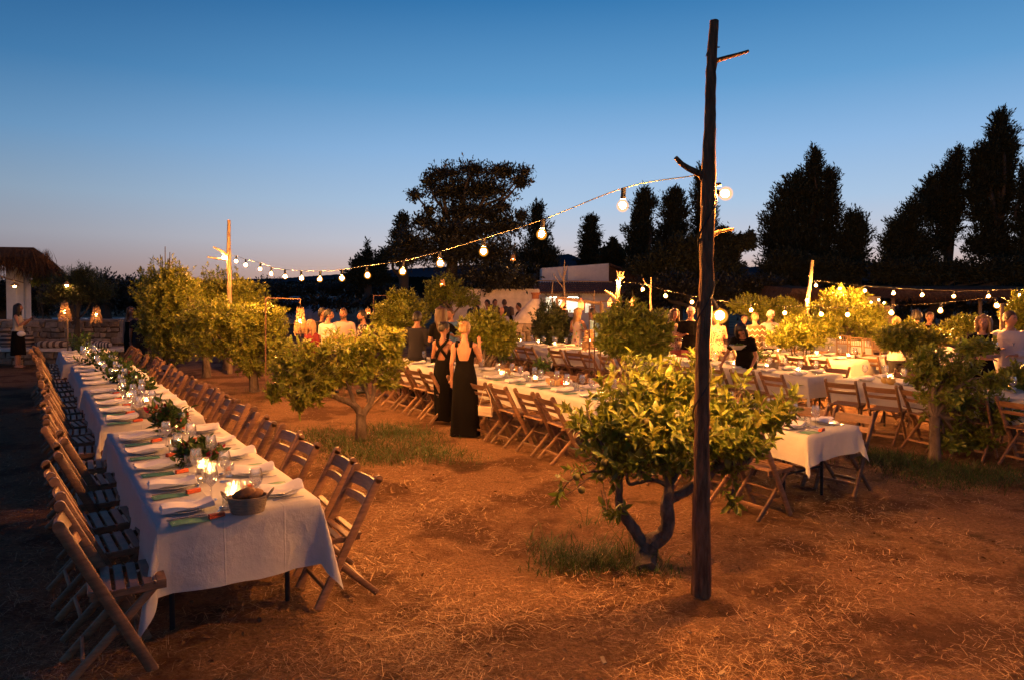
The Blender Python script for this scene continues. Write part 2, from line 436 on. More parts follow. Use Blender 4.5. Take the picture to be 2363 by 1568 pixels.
    def mesh(s, name, mats, smooth=True, angle=40):
        me = bpy.data.meshes.new(name)
        me.from_pydata(s.v, [], s.f)
        for m in (mats if isinstance(mats, (list, tuple)) else [mats]): me.materials.append(m)
        if any(s.mi): me.polygons.foreach_set('material_index', s.mi)
        if smooth:
            me.polygons.foreach_set('use_smooth', [True] * len(me.polygons))
            if angle < 180: me.set_sharp_from_angle(angle=math.radians(angle))
        me.update()
        return me

def np_mesh(name, V, F, mats, mi=None, smooth=False):
    me = bpy.data.meshes.new(name)
    V = np.asarray(V, np.float32); F = np.asarray(F, np.int32); k = F.shape[1]
    me.vertices.add(len(V)); me.vertices.foreach_set('co', V.ravel())
    me.loops.add(F.size); me.loops.foreach_set('vertex_index', F.ravel())
    me.polygons.add(len(F)); me.polygons.foreach_set('loop_start', np.arange(0, F.size, k, dtype=np.int32))
    for m in (mats if isinstance(mats, (list, tuple)) else [mats]): me.materials.append(m)
    if mi is not None: me.polygons.foreach_set('material_index', np.asarray(mi, np.int32))
    if smooth: me.polygons.foreach_set('use_smooth', np.ones(len(F), bool))
    me.update(calc_edges=True)
    return me

CH = {}
def link(name, data, parent=None, loc=None, rotz=None):
    o = bpy.data.objects.new(name, data); COL.objects.link(o)
    if parent is not None:
        o.parent = parent; CH.setdefault(parent.name, []).append(o)
    if loc is not None: o.location = loc
    if rotz is not None: o.rotation_euler = (0, 0, rotz)
    return o
def tag(o, label, cat, group=None, kind=None):
    o['label'] = label; o['category'] = cat
    if group: o['group'] = group
    if kind: o['kind'] = kind
    return o
def thing(name, label, cat, loc=(0, 0, 0), rotz=0.0, group=None):
    return tag(link(name, None, None, loc, rotz), label, cat, group)
def copy_tree(o, parent=None):
    c = o.copy(); COL.objects.link(c)
    if parent is not None:
        c.parent = parent; CH.setdefault(parent.name, []).append(c)
    for ch in CH.get(o.name, []): copy_tree(ch, c)
    return c
class Proto:
    """first use moves the source itself, later uses copy the thing with all its parts"""
    def __init__(s, root): s.root = root; s.used = False
    def place(s, loc, rotz, label, cat, group=None, name=None, scale=None):
        o = copy_tree(s.root) if s.used else s.root
        s.used = True
        o.location = loc; o.rotation_euler = (0, 0, rotz)
        if scale: o.scale = (scale,) * 3 if not hasattr(scale, '__len__') else scale
        tag(o, label, cat, group)
        return o
def local(pts, base): return [Vector(p) - Vector(base) for p in pts]
# ------------------------------------------------------------------ ground
def ground_mat():
    m, n, l, b = mat_new('dry_straw_ground')
    tc = n.new('ShaderNodeTexCoord')
    def noise(scale, detail=6, vec=None, rough=0.6):
        z = n.new('ShaderNodeTexNoise'); z.inputs['Scale'].default_value = scale; z.inputs['Detail'].default_value = detail; z.inputs['Roughness'].default_value = rough
        l.new(vec or tc.outputs['Object'], z.inputs['Vector']); return z
    def mapr(v, a, b2, c=0, d=1):
        r = n.new('ShaderNodeMapRange'); r.inputs['From Min'].default_value = a; r.inputs['From Max'].default_value = b2
        r.inputs['To Min'].default_value = c; r.inputs['To Max'].default_value = d; l.new(v, r.inputs['Value']); return r.outputs[0]
    def mix(f, A, B):
        x = n.new('ShaderNodeMix'); x.data_type = 'RGBA'; l.new(f, x.inputs['Factor'])
        for k, v in (('A', A), ('B', B)):
            if isinstance(v, tuple): x.inputs[k].default_value = (*v, 1)
            else: l.new(v, x.inputs[k])
        return x.outputs['Result']
    def fibre(rot, sx, sy):
        mp = n.new('ShaderNodeMapping'); mp.inputs['Rotation'].default_value = (0, 0, rot); mp.inputs['Scale'].default_value = (sx, sy, 1)
        wv = noise(3.0, 3); ad = n.new('ShaderNodeVectorMath'); ad.operation = 'MULTIPLY_ADD'
        l.new(wv.outputs['Color'], ad.inputs[0]); ad.inputs[1].default_value = (.25, .25, 0); l.new(tc.outputs['Object'], ad.inputs[2])
        l.new(ad.outputs[0], mp.inputs[0]); return noise(1.0, 4, mp.outputs[0], .7)
    big = noise(0.55, 5); midn = noise(2.6, 6); fine = noise(38, 6, None, .75)
    f1 = fibre(0.4, 14, 130); f2 = fibre(1.7, 14, 130); f3 = fibre(2.7, 18, 150)
    mx1 = n.new('ShaderNodeMath'); mx1.operation = 'MAXIMUM'; l.new(f1.outputs['Fac'], mx1.inputs[0]); l.new(f2.outputs['Fac'], mx1.inputs[1])
    mx2 = n.new('ShaderNodeMath'); mx2.operation = 'MAXIMUM'; l.new(mx1.outputs[0], mx2.inputs[0]); l.new(f3.outputs['Fac'], mx2.inputs[1])
    fib = mapr(mx2.outputs[0], .52, .72)
    soil = mix(mapr(fine.outputs['Fac'], .35, .65), (0.155, 0.080, 0.044), (0.42, 0.22, 0.115))
    straw = mix(mapr(midn.outputs['Fac'], .3, .7), (0.47, 0.255, 0.125), (0.64, 0.38, 0.19))
    cover = n.new('ShaderNodeMath'); cover.operation = 'MULTIPLY'
    l.new(fib, cover.inputs[0]); l.new(mapr(big.outputs['Fac'], .30, .62, .35, 1.0), cover.inputs[1])
    c1 = mix(cover.outputs[0], soil, straw)
    dirt = mapr(noise(1.1, 6).outputs['Fac'], .48, .58, 0, .85)
    c2 = mix(dirt, c1, (0.13, 0.060, 0.033))
    c2 = mix(mapr(noise(.8, 7, None, .7).outputs['Fac'], .57, .66, 0, .75), c2, (0.065, 0.040, 0.021))
    l.new(c2, b.inputs['Base Color'])
    b.inputs['Roughness'].default_value = 0.95; b.inputs['Specular IOR Level'].default_value = 0.15
    hsum = n.new('ShaderNodeMath'); hsum.operation = 'MULTIPLY_ADD'; l.new(cover.outputs[0], hsum.inputs[0]); hsum.inputs[1].default_value = 0.7; l.new(fine.outputs['Fac'], hsum.inputs[2])
    bp = n.new('ShaderNodeBump'); bp.inputs['Strength'].default_value = 1.0; bp.inputs['Distance'].default_value = 0.05
    l.new(hsum.outputs[0], bp.inputs['Height']); l.new(bp.outputs[0], b.inputs['Normal'])
    return m
M['ground'] = ground_mat()
def build_ground():
    # fine uneven sheet near, coarse far
    xs = np.concatenate([[-1500, -300, -80, -40], np.arange(-20, 20.01, 0.16), [40, 80, 300, 1500]])
    ys = np.concatenate([[-300, -60, -12], np.arange(-4, 24.01, 0.16), [40, 80, 200, 600, 2000]])
    X, Y = np.meshgrid(xs, ys)
    h = 0.014 * np.sin(X * 2.1 + np.sin(Y * 1.3)) * np.sin(Y * 1.7 + 1) + 0.008 * np.sin(X * 5.3 + Y * 3.1) - 0.012
    h += RNG.normal(0, 0.0035, X.shape)
    far = (np.abs(X) > 19.5) | (Y > 23.5) | (Y < -4)
    h[far] = -0.015
    V = np.stack([X, Y, h], -1).reshape(-1, 3); nx = len(xs)
    i, j = np.meshgrid(np.arange(len(ys) - 1), np.arange(nx - 1), indexing='ij')
    a = (i * nx + j).ravel()
    me = np_mesh('ground', V, np.stack([a, a + 1, a + nx + 1, a + nx], 1), M['ground'], smooth=True)
    o = link('ground', me); o['kind'] = 'structure'
build_ground()

def blades(name, P, ang, L, W, rise, mats, mi, curve=0.3):
    """flat two-segment blades: P base, ang heading, rise = end height"""
    n = len(P); d = np.stack([np.cos(ang), np.sin(ang)], 1); s = np.stack([-d[:, 1], d[:, 0]], 1)
    V = np.zeros((n, 6, 3))
    for k, (t, w) in enumerate(((0, 1), (.5, 1), (1, .35))):
        c = P[:, :2] + d * (L * t)[:, None] * (1 if k < 2 else 1)
        z = P[:, 2] + rise * (t ** (1 - curve) if t else 0)
        V[:, 2 * k, :2] = c - s * (W * w / 2)[:, None]; V[:, 2 * k + 1, :2] = c + s * (W * w / 2)[:, None]
        V[:, 2 * k, 2] = z; V[:, 2 * k + 1, 2] = z
    base = np.arange(n)[:, None] * 6
    F = np.concatenate([base + [0, 1, 3, 2], base + [2, 3, 5, 4]], 1).reshape(-1, 4)
    return np_mesh(name, V.reshape(-1, 3), F, mats, np.repeat(mi, 2))
M['straw_a'] = mat('straw_pale', (0.60, 0.37, 0.18), 0.6, 0.4)
M['straw_b'] = mat('straw_brown', (0.38, 0.20, 0.10), 0.7, 0.3)
M['straw_c'] = mat('straw_dark', (0.13, 0.075, 0.045), 0.8, 0.2)
def straw():
    n = 125000
    # area-uniform in picture: more per square metre close to the camera
    Y = 2.6 / (1 - RNG.random(n) * (1 - 2.6 / 14.0))
    X = (RNG.random(n) - .5) * 1.62 * Y
    clump = np.sin(X * 3.1 + np.sin(Y * 2.2)) * np.sin(Y * 2.7 + np.sin(X * 1.7)) + RNG.normal(0, .6, n)
    k = clump > -0.05; X, Y = X[k], Y[k]; n = len(X)
    L = np.clip(RNG.exponential(.038, n) + .012, .012, .22); W = RNG.uniform(.0013, .0034, n) * np.clip(Y / 4.5, .9, 2.2)
    P = np.stack([X, Y, RNG.uniform(0.0, .010, n)], 1)
    rise = RNG.exponential(.006, n)
    mi = RNG.choice(3, n, p=[.40, .28, .32])
    me = blades('straw', P, RNG.uniform(0, 6.283, n), L, W, rise, [M['straw_a'], M['straw_b'], M['straw_c']], mi)
    o = link('dry_straw', me); o['kind'] = 'stuff'
    tag(o, 'loose dry straw scattered over the orchard ground', 'straw', kind='stuff')
straw()
M['grass_a'] = leaf_mat('grass_green', (0.040, 0.080, 0.012), rand=.5, trans=.3, rough=.6)
M['grass_b'] = leaf_mat('grass_pale', (0.14, 0.12, 0.04), rand=.3, trans=.3, rough=.6)
def grass_patch(pts_px, spread, n, h, label, dry=.15):
    """blades round ground points given in the picture"""
    P = []
    for (px, py, w, d, c) in pts_px:
        q = gp(px, py)
        for _ in range(int(n * c)):
            P.append((q.x + random.gauss(0, w), q.y + random.gauss(0, d), random.uniform(-.005, .005)))
    P = np.array(P); k = len(P)
    # tufts: draw blades toward a few centres
    cen = P[RNG.integers(0, k, max(6, k // 40))]
    idx = RNG.integers(0, len(cen), k)
    P[:, :2] = P[:, :2] * .25 + (cen[idx][:, :2] + RNG.normal(0, .055, (k, 2))) * .75
    H = (.15 + .85 * RNG.random(k) ** 3) * h * RNG.uniform(.5, 1.2, len(cen))[idx]
    L = H * RNG.uniform(.4, 1.9, k)
    mi = (RNG.random(k) < dry).astype(int)
    me = blades('grass', P, RNG.uniform(0, 6.283, k), L, RNG.uniform(.003, .0065, k), H, [M['grass_a'], M['grass_b']], mi, .45)
    tag(link('grass', me), label, 'grass', kind='stuff')
grass_patch([(700, 1000, .35, .28, 1), (780, 1030, .35, .22, 1), (850, 1065, .35, .16, 1), (950, 1000, .3, .3, 1), (1040, 1050, .25, .18, .8), (900, 980, .3, .2, .6), (1080, 1070, .15, .1, .3)], .4, 2000, .10,
            'green grass patch around the citrus tree left of the two women')
grass_patch([(1300, 1300, .16, .16, 1), (1380, 1310, .22, .17, 1), (1440, 1290, .16, .12, .7), (1250, 1270, .14, .14, .4), (1560, 1310, .12, .1, .3), (1340, 1180, .06, .05, .12)], .3, 650, .19,
            'grass tuft at the foot of the near citrus tree', .3)
grass_patch([(2030, 1060, .3, .3, 1), (2130, 1090, .35, .3, 1), (2240, 1090, .4, .3, 1), (2340, 1100, .3, .3, 1), (2200, 1130, .3, .15, .5), (1990, 1040, .2, .2, .7)], .4, 1700, .11,
            'dark green grass under the shaded tree at the right')
grass_patch([(1770, 930, .3, .3, 1), (1990, 905, .5, .4, 1), (1900, 900, .4, .3, .8), (520, 905, .8, .5, .6), (620, 930, .5, .3, .5)], .4, 900, .09,
            'thin green grass between the farther table rows')
def chips():
    for (px, py, s, lb) in [(1665, 1555, .03, 'pale wood chip at the bottom edge of the picture, right of the pole foot'), (1830, 1460, .022, 'pale wood chip lying farthest right on the straw beyond the pole foot'),
                        (1392, 1525, .028, 'upright pale wood chip on the straw left of the pole foot'), (1590, 1460, .018, 'small wood chip on the straw just below the pole foot'), (1640, 1290, .02, 'pale wood chip on the straw right beside the pole, near the grass tuft')]:
        q = gp(px, py); mb = MB().cbox(-s, s, -s * .45, s * .45, 0, .006, .002)
        o = link('wood_chip', mb.mesh('wood_chip', M['deadwood'], False), None, (q.x, q.y, .006))
        o.rotation_euler = (random.uniform(-.25, .25), random.uniform(-.25, .25), random.uniform(0, 3))
        tag(o, lb, 'wood chip', 'wood chips on the straw')
chips()

def litter():
    n = 1500
    Y = 2.8 / (1 - RNG.random(n) * (1 - 2.8 / 13.0)); X = (RNG.random(n) - .5) * 1.6 * Y
    P = np.stack([X, Y, RNG.uniform(.008, .02, n)], 1); a = RNG.uniform(0, 6.28, n)
    D = np.stack([np.cos(a), np.sin(a), RNG.normal(0, .25, n)], 1)
    N = np.stack([RNG.normal(0, .35, n), RNG.normal(0, .35, n), np.ones(n)], 1)
    L = RNG.uniform(.02, .06, n)
    me = leaf_mesh('leaf_litter', P, norm(D), norm(N), L, L * .5, mat('dry_leaf', (0.16, 0.085, 0.04), .8, .2), 8)
    tag(link('leaf_litter', me), 'dry fallen leaves scattered over the straw', 'leaf litter', kind='stuff')
# ------------------------------------------------------------------ hills
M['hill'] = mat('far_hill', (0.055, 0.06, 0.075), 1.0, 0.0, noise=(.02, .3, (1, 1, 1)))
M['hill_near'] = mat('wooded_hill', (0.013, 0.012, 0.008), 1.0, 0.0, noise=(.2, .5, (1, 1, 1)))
def catmull(pts, k=5):
    pts = [Vector(p) for p in pts]; P = [pts[0] * 2 - pts[1]] + pts + [pts[-1] * 2 - pts[-2]]; out = []
    for i in range(1, len(P) - 2):
        for j in range(k):
            t = j / k; a, b, c, d = P[i - 1:i + 3]
            out.append(.5 * ((2 * b) + (c - a) * t + (2 * a - 5 * b + 4 * c - d) * t * t + (3 * b - a - 3 * c + d) * t ** 3))
    return out + [pts[-1]]
def ridge(name, Y, prof, m, depth, jag, step=3):
    xs = np.arange(prof[0][0], prof[-1][0] + 1, step)
    ys = np.interp(xs, [p[0] for p in prof], [p[1] for p in prof])
    V, F = [], []
    for i, (x, y) in enumerate(zip(xs, ys)):
        q = at(x, y + random.uniform(-jag, jag), Y)
        V += [(q.x, Y, -1), (q.x, Y, q.z * .6), (q.x * 1.03, Y + depth * .3, q.z), (q.x * 1.2, Y + depth, -1)]
    for i in range(len(xs) - 1):
        for k in range(3):
            a = i * 4 + k; F.append((a, a + 4, a + 5, a + 1))
    o = link(name, np_mesh(name, V, F, m, smooth=True)); o['kind'] = 'structure'
ridge('hills', 420, [(-900, 650), (-200, 652), (300, 648), (620, 640), (760, 630), (830, 622), (1000, 612), (1200, 600), (1280, 583), (1320, 579), (1350, 592), (1440, 615), (1600, 606), (1700, 600), (1722, 597), (1760, 612), (1900, 606), (1995, 588), (2020, 592), (2100, 612), (2363, 610), (3000, 625)], M['hill'], 120, .8)
ridge('hillside', 130, [(-700, 655), (250, 658), (560, 652), (640, 650), (720, 645), (800, 640), (900, 636), (1100, 640), (1500, 645), (3000, 650)], M['hill_near'], 30, 1.6)

# ------------------------------------------------------------------ foliage machinery
def norm(a): return a / np.maximum(np.linalg.norm(a, axis=-1, keepdims=True), 1e-9)
LEAF8_V = np.array([(0, 0, 0), (-.36, .28, .10), (0, .30, 0), (.36, .28, .10), (-.40, .62, .02), (0, .66, -.06), (.40, .62, .02), (0, 1.0, -.20)], float)
LEAF8_T = np.array([(0, 2, 1), (0, 3, 2), (1, 2, 5), (1, 5, 4), (2, 3, 6), (2, 6, 5), (4, 5, 7), (5, 6, 7)])
LEAF4_V = np.array([(0, 0, 0), (-.42, .5, .08), (.42, .5, .08), (0, 1.0, -.08)], float)
LEAF4_T = np.array([(0, 2, 1), (1, 2, 3)])
def leaf_mesh(name, P, D, N, L, W, m, detail=4):
    D = norm(D); S = norm(np.cross(D, N)); N = np.cross(S, D)
    LV, LT = (LEAF8_V, LEAF8_T) if detail == 8 else (LEAF4_V, LEAF4_T)
    n = len(P)
    V = P[:, None, :] + S[:, None, :] * (LV[None, :, 0:1] * W[:, None, None]) + D[:, None, :] * (LV[None, :, 1:2] * L[:, None, None]) + N[:, None, :] * (LV[None, :, 2:3] * L[:, None, None])
    F = (np.arange(n)[:, None, None] * len(LV) + LT[None]).reshape(-1, 3)
    return np_mesh(name, V.reshape(-1, 3), F, m, smooth=(detail == 8))
def sprays(cen, out, per, twig, size, aspect=.45, up=.35, spread=1.0):
    """rosettes of leaves along short twigs: returns leaf arrays"""
    n = len(cen)
    out = norm(out + np.array([0, 0, up]) + RNG.normal(0, .25, (n, 3)))
    P, D, N, L = [], [], [], []
    ph0 = RNG.uniform(0, 6.28, n)
    a = norm(np.cross(out, RNG.normal(0, 1, (n, 3)))); b = np.cross(out, a)
    for k in range(per):
        t = (k + RNG.random(n)) / per
        ph = ph0 + k * 2.4 + RNG.normal(0, .3, n)
        rad = a * np.cos(ph)[:, None] + b * np.sin(ph)[:, None]
        tilt = (1.25 - .85 * t) * spread + RNG.normal(0, .18, n)
        d = out * np.cos(tilt)[:, None] + rad * np.sin(tilt)[:, None]
        P.append(cen - out * (twig * (1 - t))[:, None] + rad * .004); D.append(d)
        N.append(norm(out * np.sin(tilt)[:, None] - rad * np.cos(tilt)[:, None]) + RNG.normal(0, .25, (n, 3)))
        L.append(size * RNG.uniform(.45, 1.3, n))
    P, D, N, L = np.concatenate(P), np.concatenate(D), np.concatenate(N), np.concatenate(L)
    return P, D, N, L, L * aspect * RNG.uniform(.85, 1.15, len(L))
def blob_points(blobs, n, shell=.55, lump=.16):
    """points in the outer part of a union of ellipsoids, with outward directions"""
    vol = np.array([(b[3] * b[4] * b[5]) ** (2 / 3) for b in blobs]); idx = RNG.choice(len(blobs), n, p=vol / vol.sum())
    B = np.array(blobs)[idx]
    u = norm(RNG.normal(0, 1, (n, 3)))
    r = shell + (1 - shell) * RNG.random(n) ** .6
    # lumpy outline
    r = r * (1 + lump * np.sin(u[:, 0] * 7 + idx * 1.3) * np.sin(u[:, 1] * 6 + idx) + lump * np.sin(u[:, 2] * 8 + idx * 2.1)) * RNG.uniform(.93, 1.07, n)
    return B[:, :3] + u * r[:, None] * B[:, 3:6], norm(u / B[:, 3:6])
def px_blobs(lst, Y, deep=1.0, minz=None):
    out = []
    for e in lst:
        x, y, rx, ry = e[:4]; yy = Y + (e[4] if len(e) > 4 else 0)
        c = at(x, y, yy); k = yy / FPX
        out.append((c.x, c.y, c.z, rx * k, deep * (rx + ry) / 2 * k, ry * k))
    return out
litter()
LEAF_VARIANTS = {}
def leaf_variant(m, i):
    if (m.name, i) not in LEAF_VARIANTS:
        v = LEAF8_V.copy(); v[:, 2] *= (0.5, 1, 1.5, 2.2)[i]; v[:, 0] *= (.9, 1, 1.1, .95)[i]
        v[7, 0] += (0, .06, -.06, .03)[i]
        me = np_mesh('leaf', v, LEAF8_T, m, smooth=True); LEAF_VARIANTS[(m.name, i)] = me
    return LEAF_VARIANTS[(m.name, i)]
def limb_path(p, q, sag=.0, k=5, wob=.04):
    p, q = Vector(p), Vector(q); L = (q - p).length; out = [p]
    for i in range(1, k):
        t = i / k; c = p.lerp(q, t) + Vector((random.gauss(0, wob * L), random.gauss(0, wob * L), random.gauss(0, wob * L) + sag * L * math.sin(math.pi * t)))
        out.append(c)
    return out + [q]
def make_tree(name, label, cat, base, blobs, limbs, n_spr, per, size, leaf, bark, group=None, detail=4, twig=.09, aspect=.45, up=.35,
              singles=0, shell=.5, extra=None, trunk_r=.07, fork=.5, sub=2, spread=1.0, fruits=None, lump=.16, twigs=False):
    """tree > trunk, limb..., crown (+ single leaves as parts)"""
    root = thing(name, label, cat, base, 0, group)
    b0 = Vector(base)
    if limbs is None:
        fk = b0 + Vector((random.uniform(-.06, .06), random.uniform(-.06, .06), fork))
        tb = MB().tube(local([b0 - Vector((0, 0, .05)), b0.lerp(fk, .15), b0.lerp(fk, .6) + Vector((random.uniform(-.03, .03), 0, 0)), fk], b0), [trunk_r * 1.35, trunk_r * 1.1, trunk_r * .92, trunk_r], 9, wob=.1)
        link('trunk', tb.mesh('trunk', bark), root)
        for bl in blobs:
            e = Vector(bl[:3])
            pth = limb_path(fk, e, .12, 5, .05)
            lb = MB().tube(local(pth, b0), [trunk_r * .62 * (1 - .75 * i / 5) for i in range(6)], 6, wob=.08)
            for _ in range(sub):
                t = random.randint(2, 4); d = Vector((random.gauss(0, 1) * bl[3], random.gauss(0, 1) * bl[4], random.uniform(0, 1) * bl[5])) * .6
                pp = limb_path(pth[t], pth[t] + d, .05, 3, .06)
                lb.tube(local(pp, b0), [trunk_r * .25, trunk_r * .2, trunk_r * .13, trunk_r * .06], 5)
            link('limb', lb.mesh('limb', bark), root)
    else:
        for nm, pts, rad in limbs:
            pp2 = catmull(pts, 4) if len(pts) > 3 else [Vector(p) for p in pts]
            rr2 = list(np.interp(np.linspace(0, len(pts) - 1, len(pp2)), range(len(pts)), rad))
            link(nm, MB().tube(local(pp2, b0), rr2, 10, wob=.13).mesh(nm, bark), root)
    cen, out = blob_points(blobs, n_spr, shell, lump)
    if extra is not None: 
        ec, eo = extra; cen = np.concatenate([cen, ec]); out = np.concatenate([out, eo])
    k = cen[:, 2] > .12; cen, out = cen[k], out[k]
    P, D, N, L, W = sprays(cen, out, per, twig, size, aspect, up, spread)
    P = P - np.array(b0)
    if twigs:
        mb = MB(); bc = np.array([b[:3] for b in blobs])
        for i in range(len(cen)):
            c = Vector(cen[i]); t = Vector(bc[np.argmin(np.linalg.norm(bc - cen[i], axis=1))])
            e = c.lerp(t, .55) + Vector(RNG.normal(0, .02, 3)) - Vector((0, 0, .05))
            mb.tube(local([c, c.lerp(e, .5) + Vector((0, 0, -.012)), e], b0), [.0018, .003, .0045], 3, caps=False)
        tw = link('twigs', mb.mesh('twigs', bark), root); tw['kind'] = 'stuff'
    if singles:
        # the leaves nearest the viewer, on the outside
        d2 = np.linalg.norm(P + np.array(b0) - np.array([0, 0, CAMZ]), axis=1) + RNG.normal(0, .08, len(P))
        pick = np.argsort(d2)[:singles]
        keep = np.ones(len(P), bool); keep[pick] = False
        for i in pick:
            d = Vector(D[i]).normalized(); s = d.cross(Vector(N[i])).normalized(); nn = s.cross(d)
            o = link('leaf', leaf_variant(leaf, int(i) % 4), root)
            mt = Matrix.Identity(4); 
            for r in range(3): mt[r][0], mt[r][1], mt[r][2], mt[r][3] = s[r] * W[i], d[r] * L[i], nn[r] * L[i], P[i][r]
            o.matrix_basis = mt
        P, D, N, L, W = P[keep], D[keep], N[keep], L[keep], W[keep]
    c = link('crown', leaf_mesh('crown', P, D, N, L, W, leaf, detail), root)
    if singles: c['kind'] = 'stuff'
    if fruits:
        fm = MB().ball((0, 0, 0), .028, 10, 8).mesh('fruit', M['orange'], True, 180)
        for q in fruits: link('fruit', fm, root, Vector(q) - b0)
    return root
# ------------------------------------------------------------------ buildings
def wall_with_holes(mb, c0, c1, y0, y1, z0, z1, holes):
    """wall slab in x from c0 to c1, thickness y0..y1, rectangular holes (xa, xb, za, zb)"""
    xs = sorted({c0, c1, *[h[0] for h in holes], *[h[1] for h in holes]})
    for a, b in zip(xs[:-1], xs[1:]):
        zz = [(z0, z1)]
        for h in holes:
            if h[0] <= a + 1e-6 and h[1] >= b - 1e-6:
                nz = []
                for (p, q) in zz:
                    if h[3] <= p or h[2] >= q: nz.append((p, q)); continue
                    if h[2] > p: nz.append((p, h[2]))
                    if h[3] < q: nz.append((h[3], q))
                zz = nz
        for (p, q) in zz: mb.box(a, b, y0, y1, p, q)
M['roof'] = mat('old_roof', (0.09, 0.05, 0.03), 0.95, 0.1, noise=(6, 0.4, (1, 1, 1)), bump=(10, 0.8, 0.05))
M['lit_room'] = mat('lit_room_wall', (0.75, 0.73, 0.66), .8, .2)
M['lamp_white'] = emis('kitchen_lamp', (1, .93, .74), 60)
def farmhouse():
    Y0 = 35.0
    L, R = at(1250, 620, Y0).x, at(1405, 610, Y0).x
    zl, zr = at(1250, 619, Y0).z, at(1405, 608, Y0).z
    root = thing('farmhouse', 'white farmhouse with a blank upper wall and dark sloping roof behind the trees', 'house', ((L + R) / 2, Y0, 0))
    o = Vector(root.location)
    mb = MB(); 
    mb.hexa([(L - o.x, 0, 0), (R - o.x, 0, 0), (R - o.x, 3, 0), (L - o.x, 3, 0), (L - o.x, 0, zl), (R - o.x, 0, zr), (R - o.x, 3, zr), (L - o.x, 3, zl)])
    link('wall', mb.mesh('wall', M['plaster'], False), root)
    # roof slope falling away to the right
    R2 = at(1520, 650, Y0).x; z2 = at(1520, 652, Y0).z
    mb = MB(); x0, x1 = R - o.x + .01, R2 - o.x
    mb.hexa([(x0, -.3, zr - .12), (x1, -.3, z2 - .12), (x1, 7, z2 - .12), (x0, 7, zr - .12), (x0, -.3, zr), (x1, -.3, z2), (x1, 7, z2), (x0, 7, zr)])
    link('roof', mb.mesh('roof', M['roof'], False), root)
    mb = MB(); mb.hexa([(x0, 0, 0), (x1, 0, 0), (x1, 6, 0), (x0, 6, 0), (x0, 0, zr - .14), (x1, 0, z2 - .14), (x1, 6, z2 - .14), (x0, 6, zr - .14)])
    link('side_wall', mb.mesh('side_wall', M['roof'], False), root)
    cx0, cx1 = at(1310, 640, Y0 - .6).x - o.x, at(1330, 640, Y0 - .6).x - o.x
    zt, zb = at(1310, 619, Y0 - .6).z, at(1310, 662, Y0 - .6).z
    mb = MB().box(cx0, cx1, -.62, -.2, zb - .3, zt).box(cx1, cx1 + .22, -.62, -.2, zb - .3, at(1310, 647, Y0 - .6).z)
    link('chimney', mb.mesh('chimney', M['plaster'], False), root)
    # low wing in front: white wall, lit kitchen opening, lit window, tiled lean-to roof
    Yw = 32.0; wl_, wr_ = at(1246, 700, Yw).x - o.x, at(1432, 700, Yw).x - o.x
    ze = at(1340, 676, Yw).z; dy = Yw - Y0
    ha, hb = at(1260, 700, Yw).x - o.x, at(1335, 700, Yw).x - o.x
    hz0, hz1 = at(1260, 722, Yw).z, at(1260, 686, Yw).z
    wa, wb = at(1350, 700, Yw).x - o.x, at(1364, 700, Yw).x - o.x
    wz0, wz1 = at(1350, 722, Yw).z, at(1350, 700, Yw).z
    mb = MB(); wall_with_holes(mb, wl_, wr_, dy, dy + .25, 0, ze, [(ha, hb, hz0, hz1), (wa, wb, wz0, wz1)])
    link('wing_wall', mb.mesh('wing_wall', M['plaster'], False), root)
    mb = MB().box(wl_, wr_, dy + 2.0, dy + 2.1, 0, ze).box(wl_, wr_, dy + .26, dy + 2.0, ze - .06, ze - .01).box(wl_, wl_ + .1, dy + .26, dy + 2, 0, ze - .07).box(wr_ - .1, wr_, dy + .26, dy + 2, 0, ze - .07)
    link('kitchen_room', mb.mesh('kitchen_room', M['lit_room'], False), root)
    k = link('kitchen_lamp', MB().box(ha + .2, wb, dy + .9, dy + 1.0, ze - .22, ze - .16).mesh('kitchen_lamp', M['lamp_white'], False), root)
    mb = MB().box(ha - .02, hb + .05, dy - .05, dy + .3, hz0 - .05, hz0)
    link('window_counter', mb.mesh('window_counter', M['slab'], False), root)
    w = link('window', MB().box(wa - .04, wa, dy - .03, dy + .02, wz0, wz1).box(wb, wb + .04, dy - .03, dy + .02, wz0, wz1).box(wa - .04, wb + .04, dy - .03, dy + .02, wz1, wz1 + .04).mesh('window_frame', M['crate'], False), root)
    link('pane', MB().box(wa, wb, dy + .1, dy + .106, wz0, wz1).mesh('pane', M['glass'], False), w)
    for i in range(9):
        x = ha + .15 + i * .12
        link('shelf_jar', MB().lathe([(.0, 0), (.035, 0), (.035, .1), (.02, .13), (0, .13)], 8, (x, dy + .22, hz0)).mesh('shelf_jar', random.choice([M['terracotta'], M['crate'], M['ceramic']])), root)
    # awning frame over the opening
    mb = MB(); 
    for x in (ha, (ha + hb) / 2, hb): mb.bar((x, dy, hz1 + .12), (x, dy - .8, hz1 + .02), .04, .04)
    mb.bar((ha, dy - .8, hz1 + .02), (hb, dy - .8, hz1 + .02), .04, .04, (0, 1, 0))
    link('awning_frame', mb.mesh('awning_frame', M['crate'], False), root)
    # scalloped tile roof, one row per course
    zt2 = at(1340, 653, Yw + 2).z
    n = 34; dx = (wr_ - wl_ + .5) / n
    mb = MB()
    for i in range(n):
        x = wl_ - .25 + (i + .5) * dx
        for r in range(5):
            t0, t1 = r / 5, (r + 1.12) / 5
            p = Vector((x, dy - .35 + t0 * 2.5, ze + .02 + t0 * (zt2 - ze))); q = Vector((x, dy - .35 + t1 * 2.5, ze + t1 * (zt2 - ze)))
            mb.tube([p, q], [dx * .55, dx * .45], 6)
    rf = link('tile_roof', mb.mesh('tile_roof', M['tile'], True), root); rf['kind'] = 'stuff'
    mb = MB().bar((wl_ - .2, dy - .1, ze + .55), (wr_ - .4, dy - .1, ze + .5), .05, .05, (0, 1, 0))
    link('gutter_pole', mb.mesh('gutter_pole', M['crate'], False), root)
